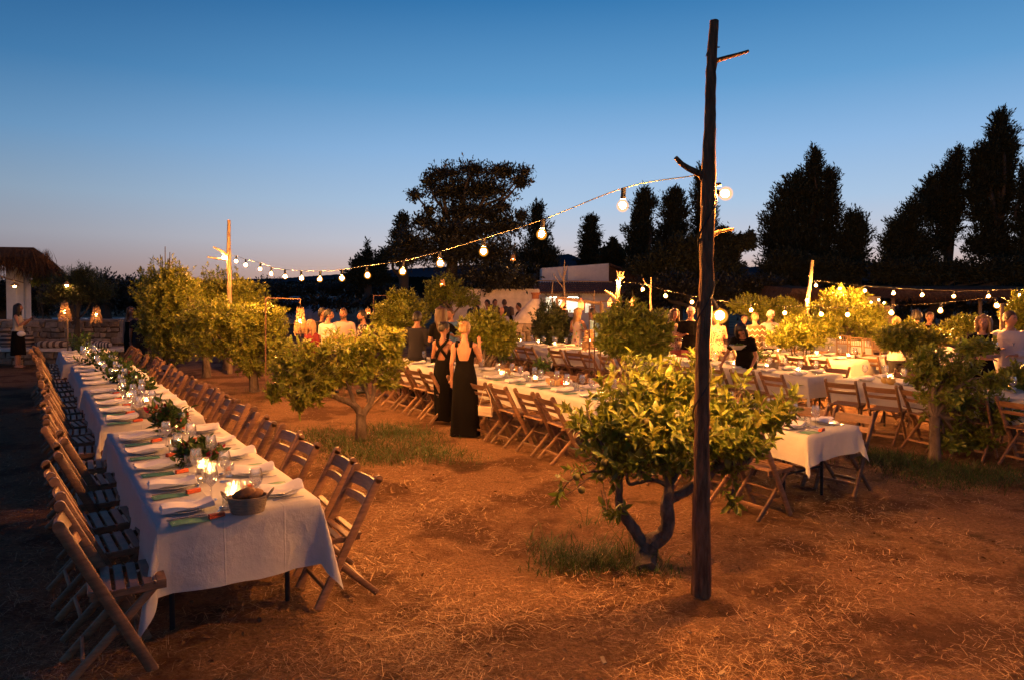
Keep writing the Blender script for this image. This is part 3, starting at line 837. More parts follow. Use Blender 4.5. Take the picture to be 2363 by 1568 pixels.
    # left yard wall, lit by the lamps
    yw = 26.0; a, b = at(1040, 690, yw).x - o.x, at(1245, 690, yw).x - o.x
    zt = at(1120, 667, yw).z
    link('yard_wall', MB().box(a, b, yw - Y0, yw - Y0 + .3, 0, zt).mesh('yard_wall', M['plaster_old'], False), root)
farmhouse()

def stone_course(parent, x0, x1, y, z0, z1, rows, seed, mean_w, depth=.16, rel=(0, 0, 0)):
    """separate rough stones, each its own part, on the -y face"""
    rnd = random.Random(seed); zs = [z0 + (z1 - z0) * (i + (rnd.uniform(-.22, .22) if 0 < i < rows else 0)) / rows for i in range(rows + 1)]
    for r in range(rows):
        x = x0 - rnd.uniform(0, mean_w * .4)
        while x < x1 - .05:
            w = mean_w * rnd.choice((.5, .7, .9, 1.2, 1.7)) * rnd.uniform(.85, 1.15); xa, xb = max(x, x0), min(x + w, x1)
            if xb - xa > .07:
                h0, h1 = zs[r] + .012 + rnd.uniform(0, .015), zs[r + 1] - .012 + rnd.uniform(-.02, .02)
                g = .012; pr = rnd.uniform(.02, .065)
                c = [(xa + g, h0), (xb - g, h0), (xb - g, h1), (xa + g, h1)]
                ci = [(xa + (xb - xa) * .5 + (p - xa - (xb - xa) * .5) * rnd.uniform(.6, .8), h0 + (h1 - h0) * .5 + (q - h0 - (h1 - h0) * .5) * rnd.uniform(.6, .8)) for p, q in c]
                jit = lambda p: (p[0] + rnd.uniform(-.025, .025), p[1] + rnd.uniform(-.028, .028))
                c = [jit(p) for p in c]
                mid = [((c[i][0] + c[(i + 1) % 4][0]) / 2 + rnd.uniform(-.01, .01), (c[i][1] + c[(i + 1) % 4][1]) / 2 + rnd.uniform(-.01, .01)) for i in range(4)]
                ring = [c[0], mid[0], c[1], mid[1], c[2], mid[2], c[3], mid[3]]
                vs = [(p, y, q) for p, q in ring] + [(p, y - pr * .6, q) for p, q in ring] + [(p, y - pr, q) for p, q in ci]
                fs = [(i, (i + 1) % 8, (i + 1) % 8 + 8, i + 8) for i in range(8)] + [(16, 17, 18, 19)]
                for i in range(4):
                    a = 8 + 2 * i; fs += [(a, a + 1, 16 + i), (a + 1, 8 + (2 * i + 2) % 8, 16 + (i + 1) % 4), (a + 1, 16 + (i + 1) % 4, 16 + i)]
                link('stone', MB().add(vs, fs).mesh('stone', M['stone'], True, 35), parent)
            x += w
def stone_wall():
    Y = 20.4; x0, x1 = at(-60, 760, Y).x, at(345, 760, Y).x
    root = thing('stone_wall', 'low field-stone wall behind the bench and cushions', 'wall', (x0, Y, 0))
    z = at(150, 741, Y).z; L = x1 - x0
    link('wall_core', MB().box(0, L, 0, .45, 0, z - .03).mesh('wall_core', M['mortar'], False), root)
    stone_course(root, 0, L, 0, 0.02, z, 7, 3, .27)
    mb = MB(); x = 0
    i = 0
    while x < L:
        w = random.uniform(.4, .8); link('cap_stone', MB().cbox(x + .01, min(x + w, L) - .01, -.04, .47, z - .03, z + .035 + random.uniform(-.01, .02), .015).mesh('cap_stone', M['stone'], False), root); x += w
    # bench slab on stone blocks in front of the wall
    Yb = 19.55; bx0, bx1 = at(-60, 805, Yb).x, at(283, 805, Yb).x
    zb = at(150, 803, Yb).z
    b = thing('stone_bench', 'pale long slab bench on stone blocks below the low wall', 'bench', (bx0, Yb, 0))
    link('slab', MB().cbox(0, bx1 - bx0, -.08, .75, zb - .09, zb, .012).mesh('slab', M['slab'], False), b)
    link('bench_core', MB().box(.05, bx1 - bx0 - .1, .06, .7, 0, zb - .095).mesh('bench_core', M['mortar'], False), b)
    stone_course(b, .05, bx1 - bx0 - .1, .06, 0, zb - .1, 2, 9, .36)
    return zb, Yb
BZ, BY = stone_wall()
def pillow(name, label, px0, px1, top, m, Y, d=.28, group=None):
    a, b = at(px0, 800, Y).x, at(px1, 800, Y).x; h = at(0, top, Y).z - BZ
    mb = MB(); n = 20; w = (b - a) / 2
    prof = [(.0, 0), (.8, .02), (.98, .25), (1, .5), (.96, .78), (.75, .97), (.4, 1.03), (0, 1.05)]
    vs = []
    for r, z in prof:
        for j in range(n):
            t = 2 * math.pi * j / n; ct, st = math.cos(t), math.sin(t)
            k = (abs(ct) ** 4 + abs(st) ** 4) ** -.25
            vs.append((w * r * ct * k * .93, d * r * st * k * .93, z * h))
    fs = [(i * n + j, i * n + (j + 1) % n, (i + 1) * n + (j + 1) % n, (i + 1) * n + j) for i in range(len(prof) - 1) for j in range(n)]
    o = link(name, MB().add(vs, fs).mesh(name, m, True, 180), None, ((a + b) / 2, Y, BZ + .002))
    return tag(o, label, 'cushion', group)
pillow('floor_cushion', 'brown and cream striped cushion on the slab bench beside the standing woman', 86, 162, 785, M['stripe_brown'], BY + .25, .3)
pillow('floor_cushion', 'brown striped cushion behind the navy one on the slab bench', 196, 252, 785, M['stripe_brown'], BY + .36, .2)
pillow('floor_cushion', 'navy and white striped cushion at the far end of the slab bench', 214, 258, 789, M['stripe_navy'], BY + .05, .12)
pillow('back_cushion', 'dark barred back cushion on the bench at the picture edge', 2, 30, 773, M['stripe_slat'], BY + .45, .12)
pillow('back_cushion', 'dark barred back cushion on the bench behind the standing woman', 52, 77, 773, M['stripe_slat'], BY + .45, .12)

def pergola():
    Y = 22.0
    c0 = at(35, 700, Y); c1 = at(57, 700, Y + 1.4)
    root = thing('pergola', 'pergola with shaggy thatched roof on two white square columns', 'pergola', (c0.x, Y, 0))
    o = Vector(root.location)
    zt = at(35, 598, Y).z
    w = 12.5 / FPX * Y
    link('column', MB().cbox(-w, w, -w, w, 0, zt, .02).mesh('column', M['plaster'], False), root)
    w2 = 9.5 / FPX * (Y + 1.4)
    link('column', MB().cbox(c1.x - o.x - w2, c1.x - o.x + w2, 1.4 - w2, 1.4 + w2, 0, zt, .02).mesh('column', M['plaster'], False), root)
    xl = at(-500, 600, Y).x - o.x
    Yf, Yb = Y - 1.2, Y + 3.2
    P = lambda x, y, yy: at(x, y, yy) - o
    f_r, b_r = P(104, 600, Yf), P(122, 606, Yb); tf, tb_ = P(78, 571, Yf + .3), P(100, 577, Yb - .3)
    mb = MB()
    mb.hexa([(xl, -1.2, zt), (f_r.x, -1.2, zt), (b_r.x, 3.2, zt), (xl, 3.2, zt), (xl, -.9, tf.z + .12), (tf.x, -.9, tf.z), (tb_.x, 2.9, tf.z), (xl, 2.9, tf.z + .15)])
    link('thatch_roof', mb.mesh('thatch_roof', M['thatch'], False), root)
    mb = MB(); mb.bar((xl, 0, zt - .09), (P(70, 600, Y).x, 0, zt - .09), .12, .14, (0, 1, 0)).bar((xl, 1.4, zt - .09), (P(76, 600, Y + 1.4).x, 1.4, zt - .09), .12, .14, (0, 1, 0))
    link('beam', mb.mesh('beam', M['deadwood'], False), root)
    xr = f_r.x; zr = tf.z
    # hanging straw fringe
    n = 5200; P = np.zeros((n, 3))
    e = RNG.random(n)
    front = RNG.random(n) < .62
    v = RNG.random(n)
    P[:, 0] = np.where(front, xl + (xr + .05 - xl) * np.sqrt(e), xr + (b_r.x - xr) * e + .05); P[:, 1] = np.where(front, -1.2 + RNG.normal(0, .06, n), -1.2 + 4.4 * e)
    P[:, 2] = zt + v * (zr - zt)
    P[:, 1] += np.where(front, v * .3, 0); P[:, 0] -= np.where(front, 0, v * (xr - tf.x))
    D = np.stack([np.where(front, RNG.normal(.12, .25, n), .5 + RNG.normal(0, .25, n)), np.where(front, -.35, RNG.normal(-.1, .3, n)), np.full(n, -1.0)], 1)
    clump = .6 + .5 * np.sin(P[:, 0] * 5.1) * np.sin(P[:, 0] * 1.7 + 1) + .3 * np.sin(P[:, 0] * 13)
    L = np.clip(RNG.uniform(.2, .75, n) * (.45 + clump * .8) + np.where(front, np.clip((P[:, 0] - xr + 1.5) / 1.5, 0, 1) ** 2 * .45, .45), .12, 1.5)
    fr = link('thatch_fringe', leaf_mesh('thatch_fringe', P, norm(D), RNG.normal(0, 1, (n, 3)), L, RNG.uniform(.012, .03, n), M['thatch'], 4), root)
    fr['kind'] = 'stuff'
pergola()

def oven():
    Y = 20.0; c = at(1214, 745, Y); k = Y / FPX
    zb = at(1214, 745, Y).z; zt = at(1236, 690, Y).z
    root = thing('clay_oven', 'whitewashed domed clay oven on a rubble stone base with clay chimney pot', 'oven', (c.x, Y, 0))
    link('dome', MB().lathe([(.0 + 33 * k, 0), (33 * k, .05), (29 * k, (zt - zb) * .3), (22 * k, (zt - zb) * .6), (14 * k, (zt - zb) * .85), (9 * k, (zt - zb))], 20, (0, 0, zb)).mesh('dome', M['plaster_old'], True, 180), root)
    # lean the dome toward its chimney
    d = CH[root.name][0]
    for v in d.data.vertices: v.co.x += (v.co.z - zb) / (zt - zb) * 22 * k
    ch = link('chimney', MB().lathe([(9 * k, -.1), (8.5 * k, .12), (11 * k, .13), (11 * k, .18), (7 * k, .18), (7 * k, .0)], 12, (22 * k, 0, zt)).mesh('chimney', M['terracotta'], True), root)
    link('base_core', MB().box(-33 * k, 36 * k, -.42, .42, 0, zb).mesh('base_core', M['mortar'], False), root)
    stone_course(root, -34 * k, 37 * k, -.42, .02, zb + .01, 4, 5, .27)
oven()

def polytunnel():
    Y = 44; a, b = at(655, 700, Y).x, at(752, 700, Y).x; z = at(700, 686, Y).z
    root = thing('polytunnel', 'pale plastic polytunnel in the dark field beyond the lantern', 'greenhouse', ((a + b) / 2, Y, 0))
    n = 9; mb = MB(); W = b - a; vs, fs = [], []
    seg = 12
    for i in range(n + 1):
        x = -W / 2 + W * i / n; s = 1 - .12 * (abs(i - n / 2) / (n / 2)) ** 6
        for j in range(seg + 1):
            t = math.pi * j / seg; vs.append((x, 2 - 3 * math.cos(t) , (z * s) * math.sin(t) ** .8))
    for i in range(n):
        for j in range(seg): a0 = i * (seg + 1) + j; fs.append((a0, a0 + seg + 1, a0 + seg + 2, a0 + 1))
    fs.append(tuple(range(seg + 1))); fs.append(tuple(range(n * (seg + 1) + seg, n * (seg + 1) - 1, -1)))
    m = mat('plastic_sheet', (0.34, 0.34, 0.36), .5, .3, noise=(1.2, .3, (1, 1, 1)))
    link('cover', MB().add(vs, fs).mesh('cover', m, True, 60), root)
    mb = MB()
    for i in range(0, n + 1):
        x = -W / 2 + W * i / n
        mb.tube([(x, 2 - 3.03 * math.cos(math.pi * j / seg), z * 1.01 * math.sin(math.pi * j / seg) ** .8) for j in range(seg + 1)], .03, 5)
    link('hoop', mb.mesh('hoop', m), root)
polytunnel()
def pool():
    m, n, l, b = mat_new('pool_water'); b.inputs['Base Color'].default_value = (.05, .32, .36, 1); b.inputs['Roughness'].default_value = .06
    q = [gp(150, 741.5), gp(292, 741.5), gp(292, 735.5), gp(150, 735.5)]
    o = link('pool_water', MB().add([(p.x, p.y, .03) for p in q], [(0, 1, 2, 3)]).mesh('pool_water', m, False)); o['kind'] = 'structure'
    q = [gp(120, 742.5), gp(330, 742.5), gp(330, 734), gp(120, 734)]
    o = link('pool_deck', MB().add([(p.x, p.y, .015) for p in q], [(0, 1, 2, 3)]).mesh('pool_deck', M['slab'], False)); o['kind'] = 'structure'
pool()
def shelter(px0, px1, top, Y, label):
    a, b = at(px0, 700, Y).x, at(px1, 700, Y).x; z = at(px0, top, Y).z
    root = thing('thatched_shelter', label, 'shelter', ((a + b) / 2, Y, 0)); W = (b - a) / 2
    mb = MB().hexa([(-W - .3, -1.5, z - .4), (W + .3, -1.5, z - .4), (W + .3, 3, z - .4), (-W - .3, 3, z - .4), (-W, -1.2, z - .05), (W, -1.2, z - .05), (W, 2.6, z + .1), (-W, 2.6, z + .1)])
    link('thatch_roof', mb.mesh('thatch_roof', M['thatch'], False), root)
    k = max(2, int(W * 2 / 2.6))
    for i in range(k + 1):
        x = -W + 2 * W * i / k
        link('post', MB().tube([(x, -1, 0), (x + random.uniform(-.05, .05), -1, z - .38)], .07, 7).mesh('post', M['deadwood']), root)
    n = 900
    P = np.stack([RNG.uniform(-W - .3, W + .3, n), RNG.normal(-1.5, .05, n), np.full(n, z - .38) + RNG.uniform(0, .2, n)], 1)
    D = norm(np.stack([RNG.normal(0, .2, n), RNG.normal(-.2, .1, n), np.full(n, -1.)], 1))
    f = link('thatch_fringe', leaf_mesh('thatch_fringe', P, D, RNG.normal(0, 1, (n, 3)), RNG.uniform(.1, .35, n), RNG.uniform(.015, .03, n), M['thatch'], 4), root); f['kind'] = 'stuff'
    return root
shelter(1800, 1868, 663, 27, 'small thatched shelter behind the slanted light pole')
shelter(2030, 2420, 665, 29, 'long low thatched shelter below the tall cypresses')
def bar_counter():
    Y = 24; a, b = at(2000, 700, Y).x, at(2050, 700, Y).x
    root = thing('bar_counter', 'small lit bar counter glimpsed under the thatched shelter', 'bar', ((a + b) / 2, Y, 0)); W = (b - a) / 2
    zt = at(2020, 706, Y).z
    link('counter', MB().box(-W, W, -.3, .3, 0, zt).mesh('counter', M['crate'], False), root)
    z2 = at(2020, 685, Y).z
    link('back_shelf', MB().box(-W, W, .5, .6, 0, z2).mesh('back_shelf', M['deadwood'], False), root)
    for i, (x, z) in enumerate(((-.3, zt + .12), (.05, zt + .2), (.3, zt + .1))):
        link('lamp', MB().ball((x * W * 2, 0, z), .035, 8, 6).mesh('lamp', emis('bar_lamp', (1, .5, .16), 60)), root)
bar_counter()

# ------------------------------------------------------------------ background trees
def bg_tree(name, label, lst, Y, n, size, leaf, per=7, group=None, trunk=None, deep=.8, shell=.25, twig=.5, up=None, aspect=None, spread=None, lump=.2, tr=.3, grow=1.22):
    cyp = 'cypress' in name
    up = up if up is not None else (1.0 if cyp else .3); aspect = aspect or (.34 if cyp else .5); spread = spread or (.75 if cyp else 1.0); size = size * (.85 if cyp else .8)
    lst = [(b[0], b[1], b[2] * grow, b[3] * grow, *b[4:]) for b in lst]; n = int(n * 2.9)
    bl = px_blobs(lst, Y, deep)
    cxm = trunk if trunk is not None else sum(b[0] for b in lst) / len(lst)
    base = gp(cxm, 700); base = Vector((at(cxm, 700, Y).x, Y, 0))
    zmax = max(b[2] for b in bl); top = max(bl, key=lambda b: b[2] + b[5])
    lim = [('trunk', [base, Vector((base.x + .1, Y, zmax * .4)), Vector((top[0] * .5 + base.x * .5, Y, zmax * .75)), Vector((top[0], Y, top[2]))], [tr, tr * .75, tr * .47, tr * .13])]
    for b in bl[: 8]:
        s = Vector((base.x, Y, max(.8, min(b[2] * .6, zmax * .5))))
        lim.append(('limb', limb_path(s, b[:3], .05, 4, .04), [tr * .38, tr * .28, tr * .22, tr * .15, tr * .06]))
    return make_tree(name, label, cat='tree', base=base, blobs=bl, limbs=lim, n_spr=n, per=per, size=size, leaf=leaf, bark=M['bark_dark'], group=group, shell=shell, twig=twig, up=up, aspect=aspect, spread=spread, lump=lump)
C3 = lambda x, y, rx, ry, d=0: (885.4 + .2195 * x, 344.3 + .2195 * y, .2195 * rx, .2195 * ry, d)
C4 = lambda x, y, rx, ry, d=0: (1278.9 + .2133 * x, 373.8 + .2133 * y, .2133 * rx, .2133 * ry, d)
C5 = lambda x, y, rx, ry, d=0: (1721.7 + .3011 * x, 236.1 + .3011 * y, .3011 * rx, .3011 * ry, d)
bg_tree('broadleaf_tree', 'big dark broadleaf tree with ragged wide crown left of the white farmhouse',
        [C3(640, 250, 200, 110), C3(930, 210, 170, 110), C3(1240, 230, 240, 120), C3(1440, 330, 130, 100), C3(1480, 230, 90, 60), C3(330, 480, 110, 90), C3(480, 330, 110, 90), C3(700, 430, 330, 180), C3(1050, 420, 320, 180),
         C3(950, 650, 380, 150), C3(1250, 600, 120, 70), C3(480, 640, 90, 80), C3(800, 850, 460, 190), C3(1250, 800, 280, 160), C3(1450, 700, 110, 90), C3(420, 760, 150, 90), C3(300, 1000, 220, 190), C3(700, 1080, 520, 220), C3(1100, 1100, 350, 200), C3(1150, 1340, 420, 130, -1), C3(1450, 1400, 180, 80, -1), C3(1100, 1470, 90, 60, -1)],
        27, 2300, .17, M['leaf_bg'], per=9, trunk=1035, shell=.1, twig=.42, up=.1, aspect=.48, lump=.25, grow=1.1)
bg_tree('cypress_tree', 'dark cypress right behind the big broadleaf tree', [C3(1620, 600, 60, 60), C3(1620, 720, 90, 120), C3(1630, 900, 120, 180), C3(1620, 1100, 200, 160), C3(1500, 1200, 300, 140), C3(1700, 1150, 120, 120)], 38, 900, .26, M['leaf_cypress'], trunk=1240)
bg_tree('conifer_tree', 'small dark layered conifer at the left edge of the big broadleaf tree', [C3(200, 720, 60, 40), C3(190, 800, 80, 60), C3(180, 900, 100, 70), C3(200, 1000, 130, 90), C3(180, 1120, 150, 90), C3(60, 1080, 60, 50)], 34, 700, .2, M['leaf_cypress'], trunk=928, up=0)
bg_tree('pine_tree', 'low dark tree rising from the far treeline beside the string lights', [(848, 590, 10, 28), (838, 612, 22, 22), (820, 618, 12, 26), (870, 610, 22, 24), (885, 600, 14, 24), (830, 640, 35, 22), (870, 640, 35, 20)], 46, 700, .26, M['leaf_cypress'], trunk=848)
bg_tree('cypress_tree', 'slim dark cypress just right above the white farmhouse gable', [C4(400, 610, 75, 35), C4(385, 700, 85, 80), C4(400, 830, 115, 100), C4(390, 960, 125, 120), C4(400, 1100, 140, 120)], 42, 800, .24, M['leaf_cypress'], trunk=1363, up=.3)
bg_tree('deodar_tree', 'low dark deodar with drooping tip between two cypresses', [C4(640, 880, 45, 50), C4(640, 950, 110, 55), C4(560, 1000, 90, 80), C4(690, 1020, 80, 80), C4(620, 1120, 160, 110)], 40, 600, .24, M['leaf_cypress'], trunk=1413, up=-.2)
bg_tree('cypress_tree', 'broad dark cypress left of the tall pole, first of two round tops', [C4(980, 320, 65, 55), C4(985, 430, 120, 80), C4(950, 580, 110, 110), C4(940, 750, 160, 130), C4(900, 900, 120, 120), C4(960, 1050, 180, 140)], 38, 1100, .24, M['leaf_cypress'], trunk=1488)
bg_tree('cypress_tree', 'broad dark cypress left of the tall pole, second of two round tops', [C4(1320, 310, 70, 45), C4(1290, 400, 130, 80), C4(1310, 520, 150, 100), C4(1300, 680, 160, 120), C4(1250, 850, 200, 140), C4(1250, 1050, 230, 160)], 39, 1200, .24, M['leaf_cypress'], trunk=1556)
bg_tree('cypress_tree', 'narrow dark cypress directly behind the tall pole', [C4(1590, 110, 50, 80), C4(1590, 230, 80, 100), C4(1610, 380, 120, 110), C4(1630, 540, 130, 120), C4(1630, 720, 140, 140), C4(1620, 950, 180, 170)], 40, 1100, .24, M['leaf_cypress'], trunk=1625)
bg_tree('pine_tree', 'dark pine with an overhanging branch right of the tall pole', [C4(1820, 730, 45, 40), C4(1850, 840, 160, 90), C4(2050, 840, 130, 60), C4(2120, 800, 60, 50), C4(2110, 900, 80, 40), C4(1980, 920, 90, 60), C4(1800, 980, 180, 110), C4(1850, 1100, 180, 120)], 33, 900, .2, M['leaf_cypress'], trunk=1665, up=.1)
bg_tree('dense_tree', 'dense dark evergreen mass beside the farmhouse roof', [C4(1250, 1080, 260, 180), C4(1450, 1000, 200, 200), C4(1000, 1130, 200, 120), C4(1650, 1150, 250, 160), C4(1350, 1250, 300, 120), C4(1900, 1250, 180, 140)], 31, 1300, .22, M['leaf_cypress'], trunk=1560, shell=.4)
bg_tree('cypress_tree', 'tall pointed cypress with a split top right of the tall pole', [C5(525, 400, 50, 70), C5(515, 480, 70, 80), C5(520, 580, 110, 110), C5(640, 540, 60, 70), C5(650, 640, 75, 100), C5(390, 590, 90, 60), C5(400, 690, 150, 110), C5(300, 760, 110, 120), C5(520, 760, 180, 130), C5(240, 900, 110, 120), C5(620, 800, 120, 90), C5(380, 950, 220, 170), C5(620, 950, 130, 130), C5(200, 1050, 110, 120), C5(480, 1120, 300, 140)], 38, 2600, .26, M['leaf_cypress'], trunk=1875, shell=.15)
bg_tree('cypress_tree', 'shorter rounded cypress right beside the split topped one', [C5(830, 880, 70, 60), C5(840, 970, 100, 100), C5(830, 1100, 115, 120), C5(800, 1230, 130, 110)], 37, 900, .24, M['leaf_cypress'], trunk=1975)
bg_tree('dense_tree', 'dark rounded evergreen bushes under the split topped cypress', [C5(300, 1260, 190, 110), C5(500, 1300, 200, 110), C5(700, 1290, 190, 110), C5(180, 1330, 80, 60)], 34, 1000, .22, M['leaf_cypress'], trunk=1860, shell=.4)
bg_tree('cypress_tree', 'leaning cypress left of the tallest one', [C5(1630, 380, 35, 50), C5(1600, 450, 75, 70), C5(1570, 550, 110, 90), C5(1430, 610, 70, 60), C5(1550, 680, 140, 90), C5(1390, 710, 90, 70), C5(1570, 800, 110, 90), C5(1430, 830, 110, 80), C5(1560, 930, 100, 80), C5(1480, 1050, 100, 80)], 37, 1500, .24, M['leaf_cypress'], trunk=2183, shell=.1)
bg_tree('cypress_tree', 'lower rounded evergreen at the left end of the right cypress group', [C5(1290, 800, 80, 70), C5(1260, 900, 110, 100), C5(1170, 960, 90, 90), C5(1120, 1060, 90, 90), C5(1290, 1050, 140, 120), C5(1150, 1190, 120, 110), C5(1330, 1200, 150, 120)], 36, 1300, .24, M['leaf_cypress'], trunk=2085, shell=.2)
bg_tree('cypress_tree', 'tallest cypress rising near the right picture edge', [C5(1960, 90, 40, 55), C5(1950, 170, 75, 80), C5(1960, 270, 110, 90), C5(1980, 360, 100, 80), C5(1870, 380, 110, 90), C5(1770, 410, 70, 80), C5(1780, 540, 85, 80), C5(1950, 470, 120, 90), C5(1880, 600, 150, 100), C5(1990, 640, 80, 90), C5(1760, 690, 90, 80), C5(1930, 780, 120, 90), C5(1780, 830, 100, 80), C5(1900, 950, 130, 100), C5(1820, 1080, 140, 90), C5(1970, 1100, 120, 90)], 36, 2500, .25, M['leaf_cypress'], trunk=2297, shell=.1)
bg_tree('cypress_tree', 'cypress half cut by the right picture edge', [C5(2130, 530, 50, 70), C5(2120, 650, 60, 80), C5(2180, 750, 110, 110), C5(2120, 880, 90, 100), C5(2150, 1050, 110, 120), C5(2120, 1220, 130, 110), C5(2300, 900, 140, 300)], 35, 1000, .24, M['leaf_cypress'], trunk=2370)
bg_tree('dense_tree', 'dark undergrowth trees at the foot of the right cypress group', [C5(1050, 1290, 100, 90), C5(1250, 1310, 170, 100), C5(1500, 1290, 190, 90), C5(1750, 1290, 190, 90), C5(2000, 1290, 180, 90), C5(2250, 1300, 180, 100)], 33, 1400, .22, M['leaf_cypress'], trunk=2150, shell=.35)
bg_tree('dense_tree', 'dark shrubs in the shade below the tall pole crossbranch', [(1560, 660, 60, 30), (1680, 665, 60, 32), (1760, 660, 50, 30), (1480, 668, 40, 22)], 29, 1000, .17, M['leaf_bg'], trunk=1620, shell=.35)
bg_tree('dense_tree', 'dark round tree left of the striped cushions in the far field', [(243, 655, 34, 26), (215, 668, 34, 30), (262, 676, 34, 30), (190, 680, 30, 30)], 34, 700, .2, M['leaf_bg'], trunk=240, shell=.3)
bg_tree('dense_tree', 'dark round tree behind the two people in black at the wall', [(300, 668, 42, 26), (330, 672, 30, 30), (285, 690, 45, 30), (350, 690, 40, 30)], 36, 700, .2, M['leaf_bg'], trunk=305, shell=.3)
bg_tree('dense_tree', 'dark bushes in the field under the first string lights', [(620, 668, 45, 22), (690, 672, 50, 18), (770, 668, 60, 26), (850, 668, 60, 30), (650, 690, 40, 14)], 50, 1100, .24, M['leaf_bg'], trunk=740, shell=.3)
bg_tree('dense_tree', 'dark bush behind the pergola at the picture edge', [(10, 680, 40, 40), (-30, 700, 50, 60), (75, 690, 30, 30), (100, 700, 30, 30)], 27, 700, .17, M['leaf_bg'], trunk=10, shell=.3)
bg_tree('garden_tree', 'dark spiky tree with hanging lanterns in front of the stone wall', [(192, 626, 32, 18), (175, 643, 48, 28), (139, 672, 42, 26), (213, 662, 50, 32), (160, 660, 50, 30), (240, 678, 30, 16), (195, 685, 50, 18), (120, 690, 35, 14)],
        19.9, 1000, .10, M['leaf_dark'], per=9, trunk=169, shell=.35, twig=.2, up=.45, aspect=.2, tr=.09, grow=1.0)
bg_tree('garden_tree', 'lit sprig tree under the thatched pergola eave', [(92, 628, 22, 18), (84, 648, 14, 12), (105, 640, 14, 16)], 21.0, 200, .10, M['leaf_mid'], per=8, trunk=92, twig=.15, tr=.03, grow=1.0)

# dark undergrowth closing off the field behind the garden
def undergrowth(label, px0, px1, y, Y, n, ry=30):
    bl = px_blobs([(x, y + random.uniform(-8, 8), 48, ry) for x in range(px0, px1, 55)], Y, 1.2)
    cen, out = blob_points(bl, n, .3, .2)
    P, D, N, L, W = sprays(cen, out, 8, .4, .26, .5, .2)
    tag(link('undergrowth', leaf_mesh('undergrowth', P, D, N, L, W, M['leaf_bg'], 4)), label, 'undergrowth', kind='stuff')
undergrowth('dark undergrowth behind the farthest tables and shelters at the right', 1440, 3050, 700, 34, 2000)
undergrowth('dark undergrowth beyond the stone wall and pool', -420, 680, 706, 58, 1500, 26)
undergrowth('dark undergrowth behind the people left of the farmhouse', 560, 1120, 700, 40, 800, 24)
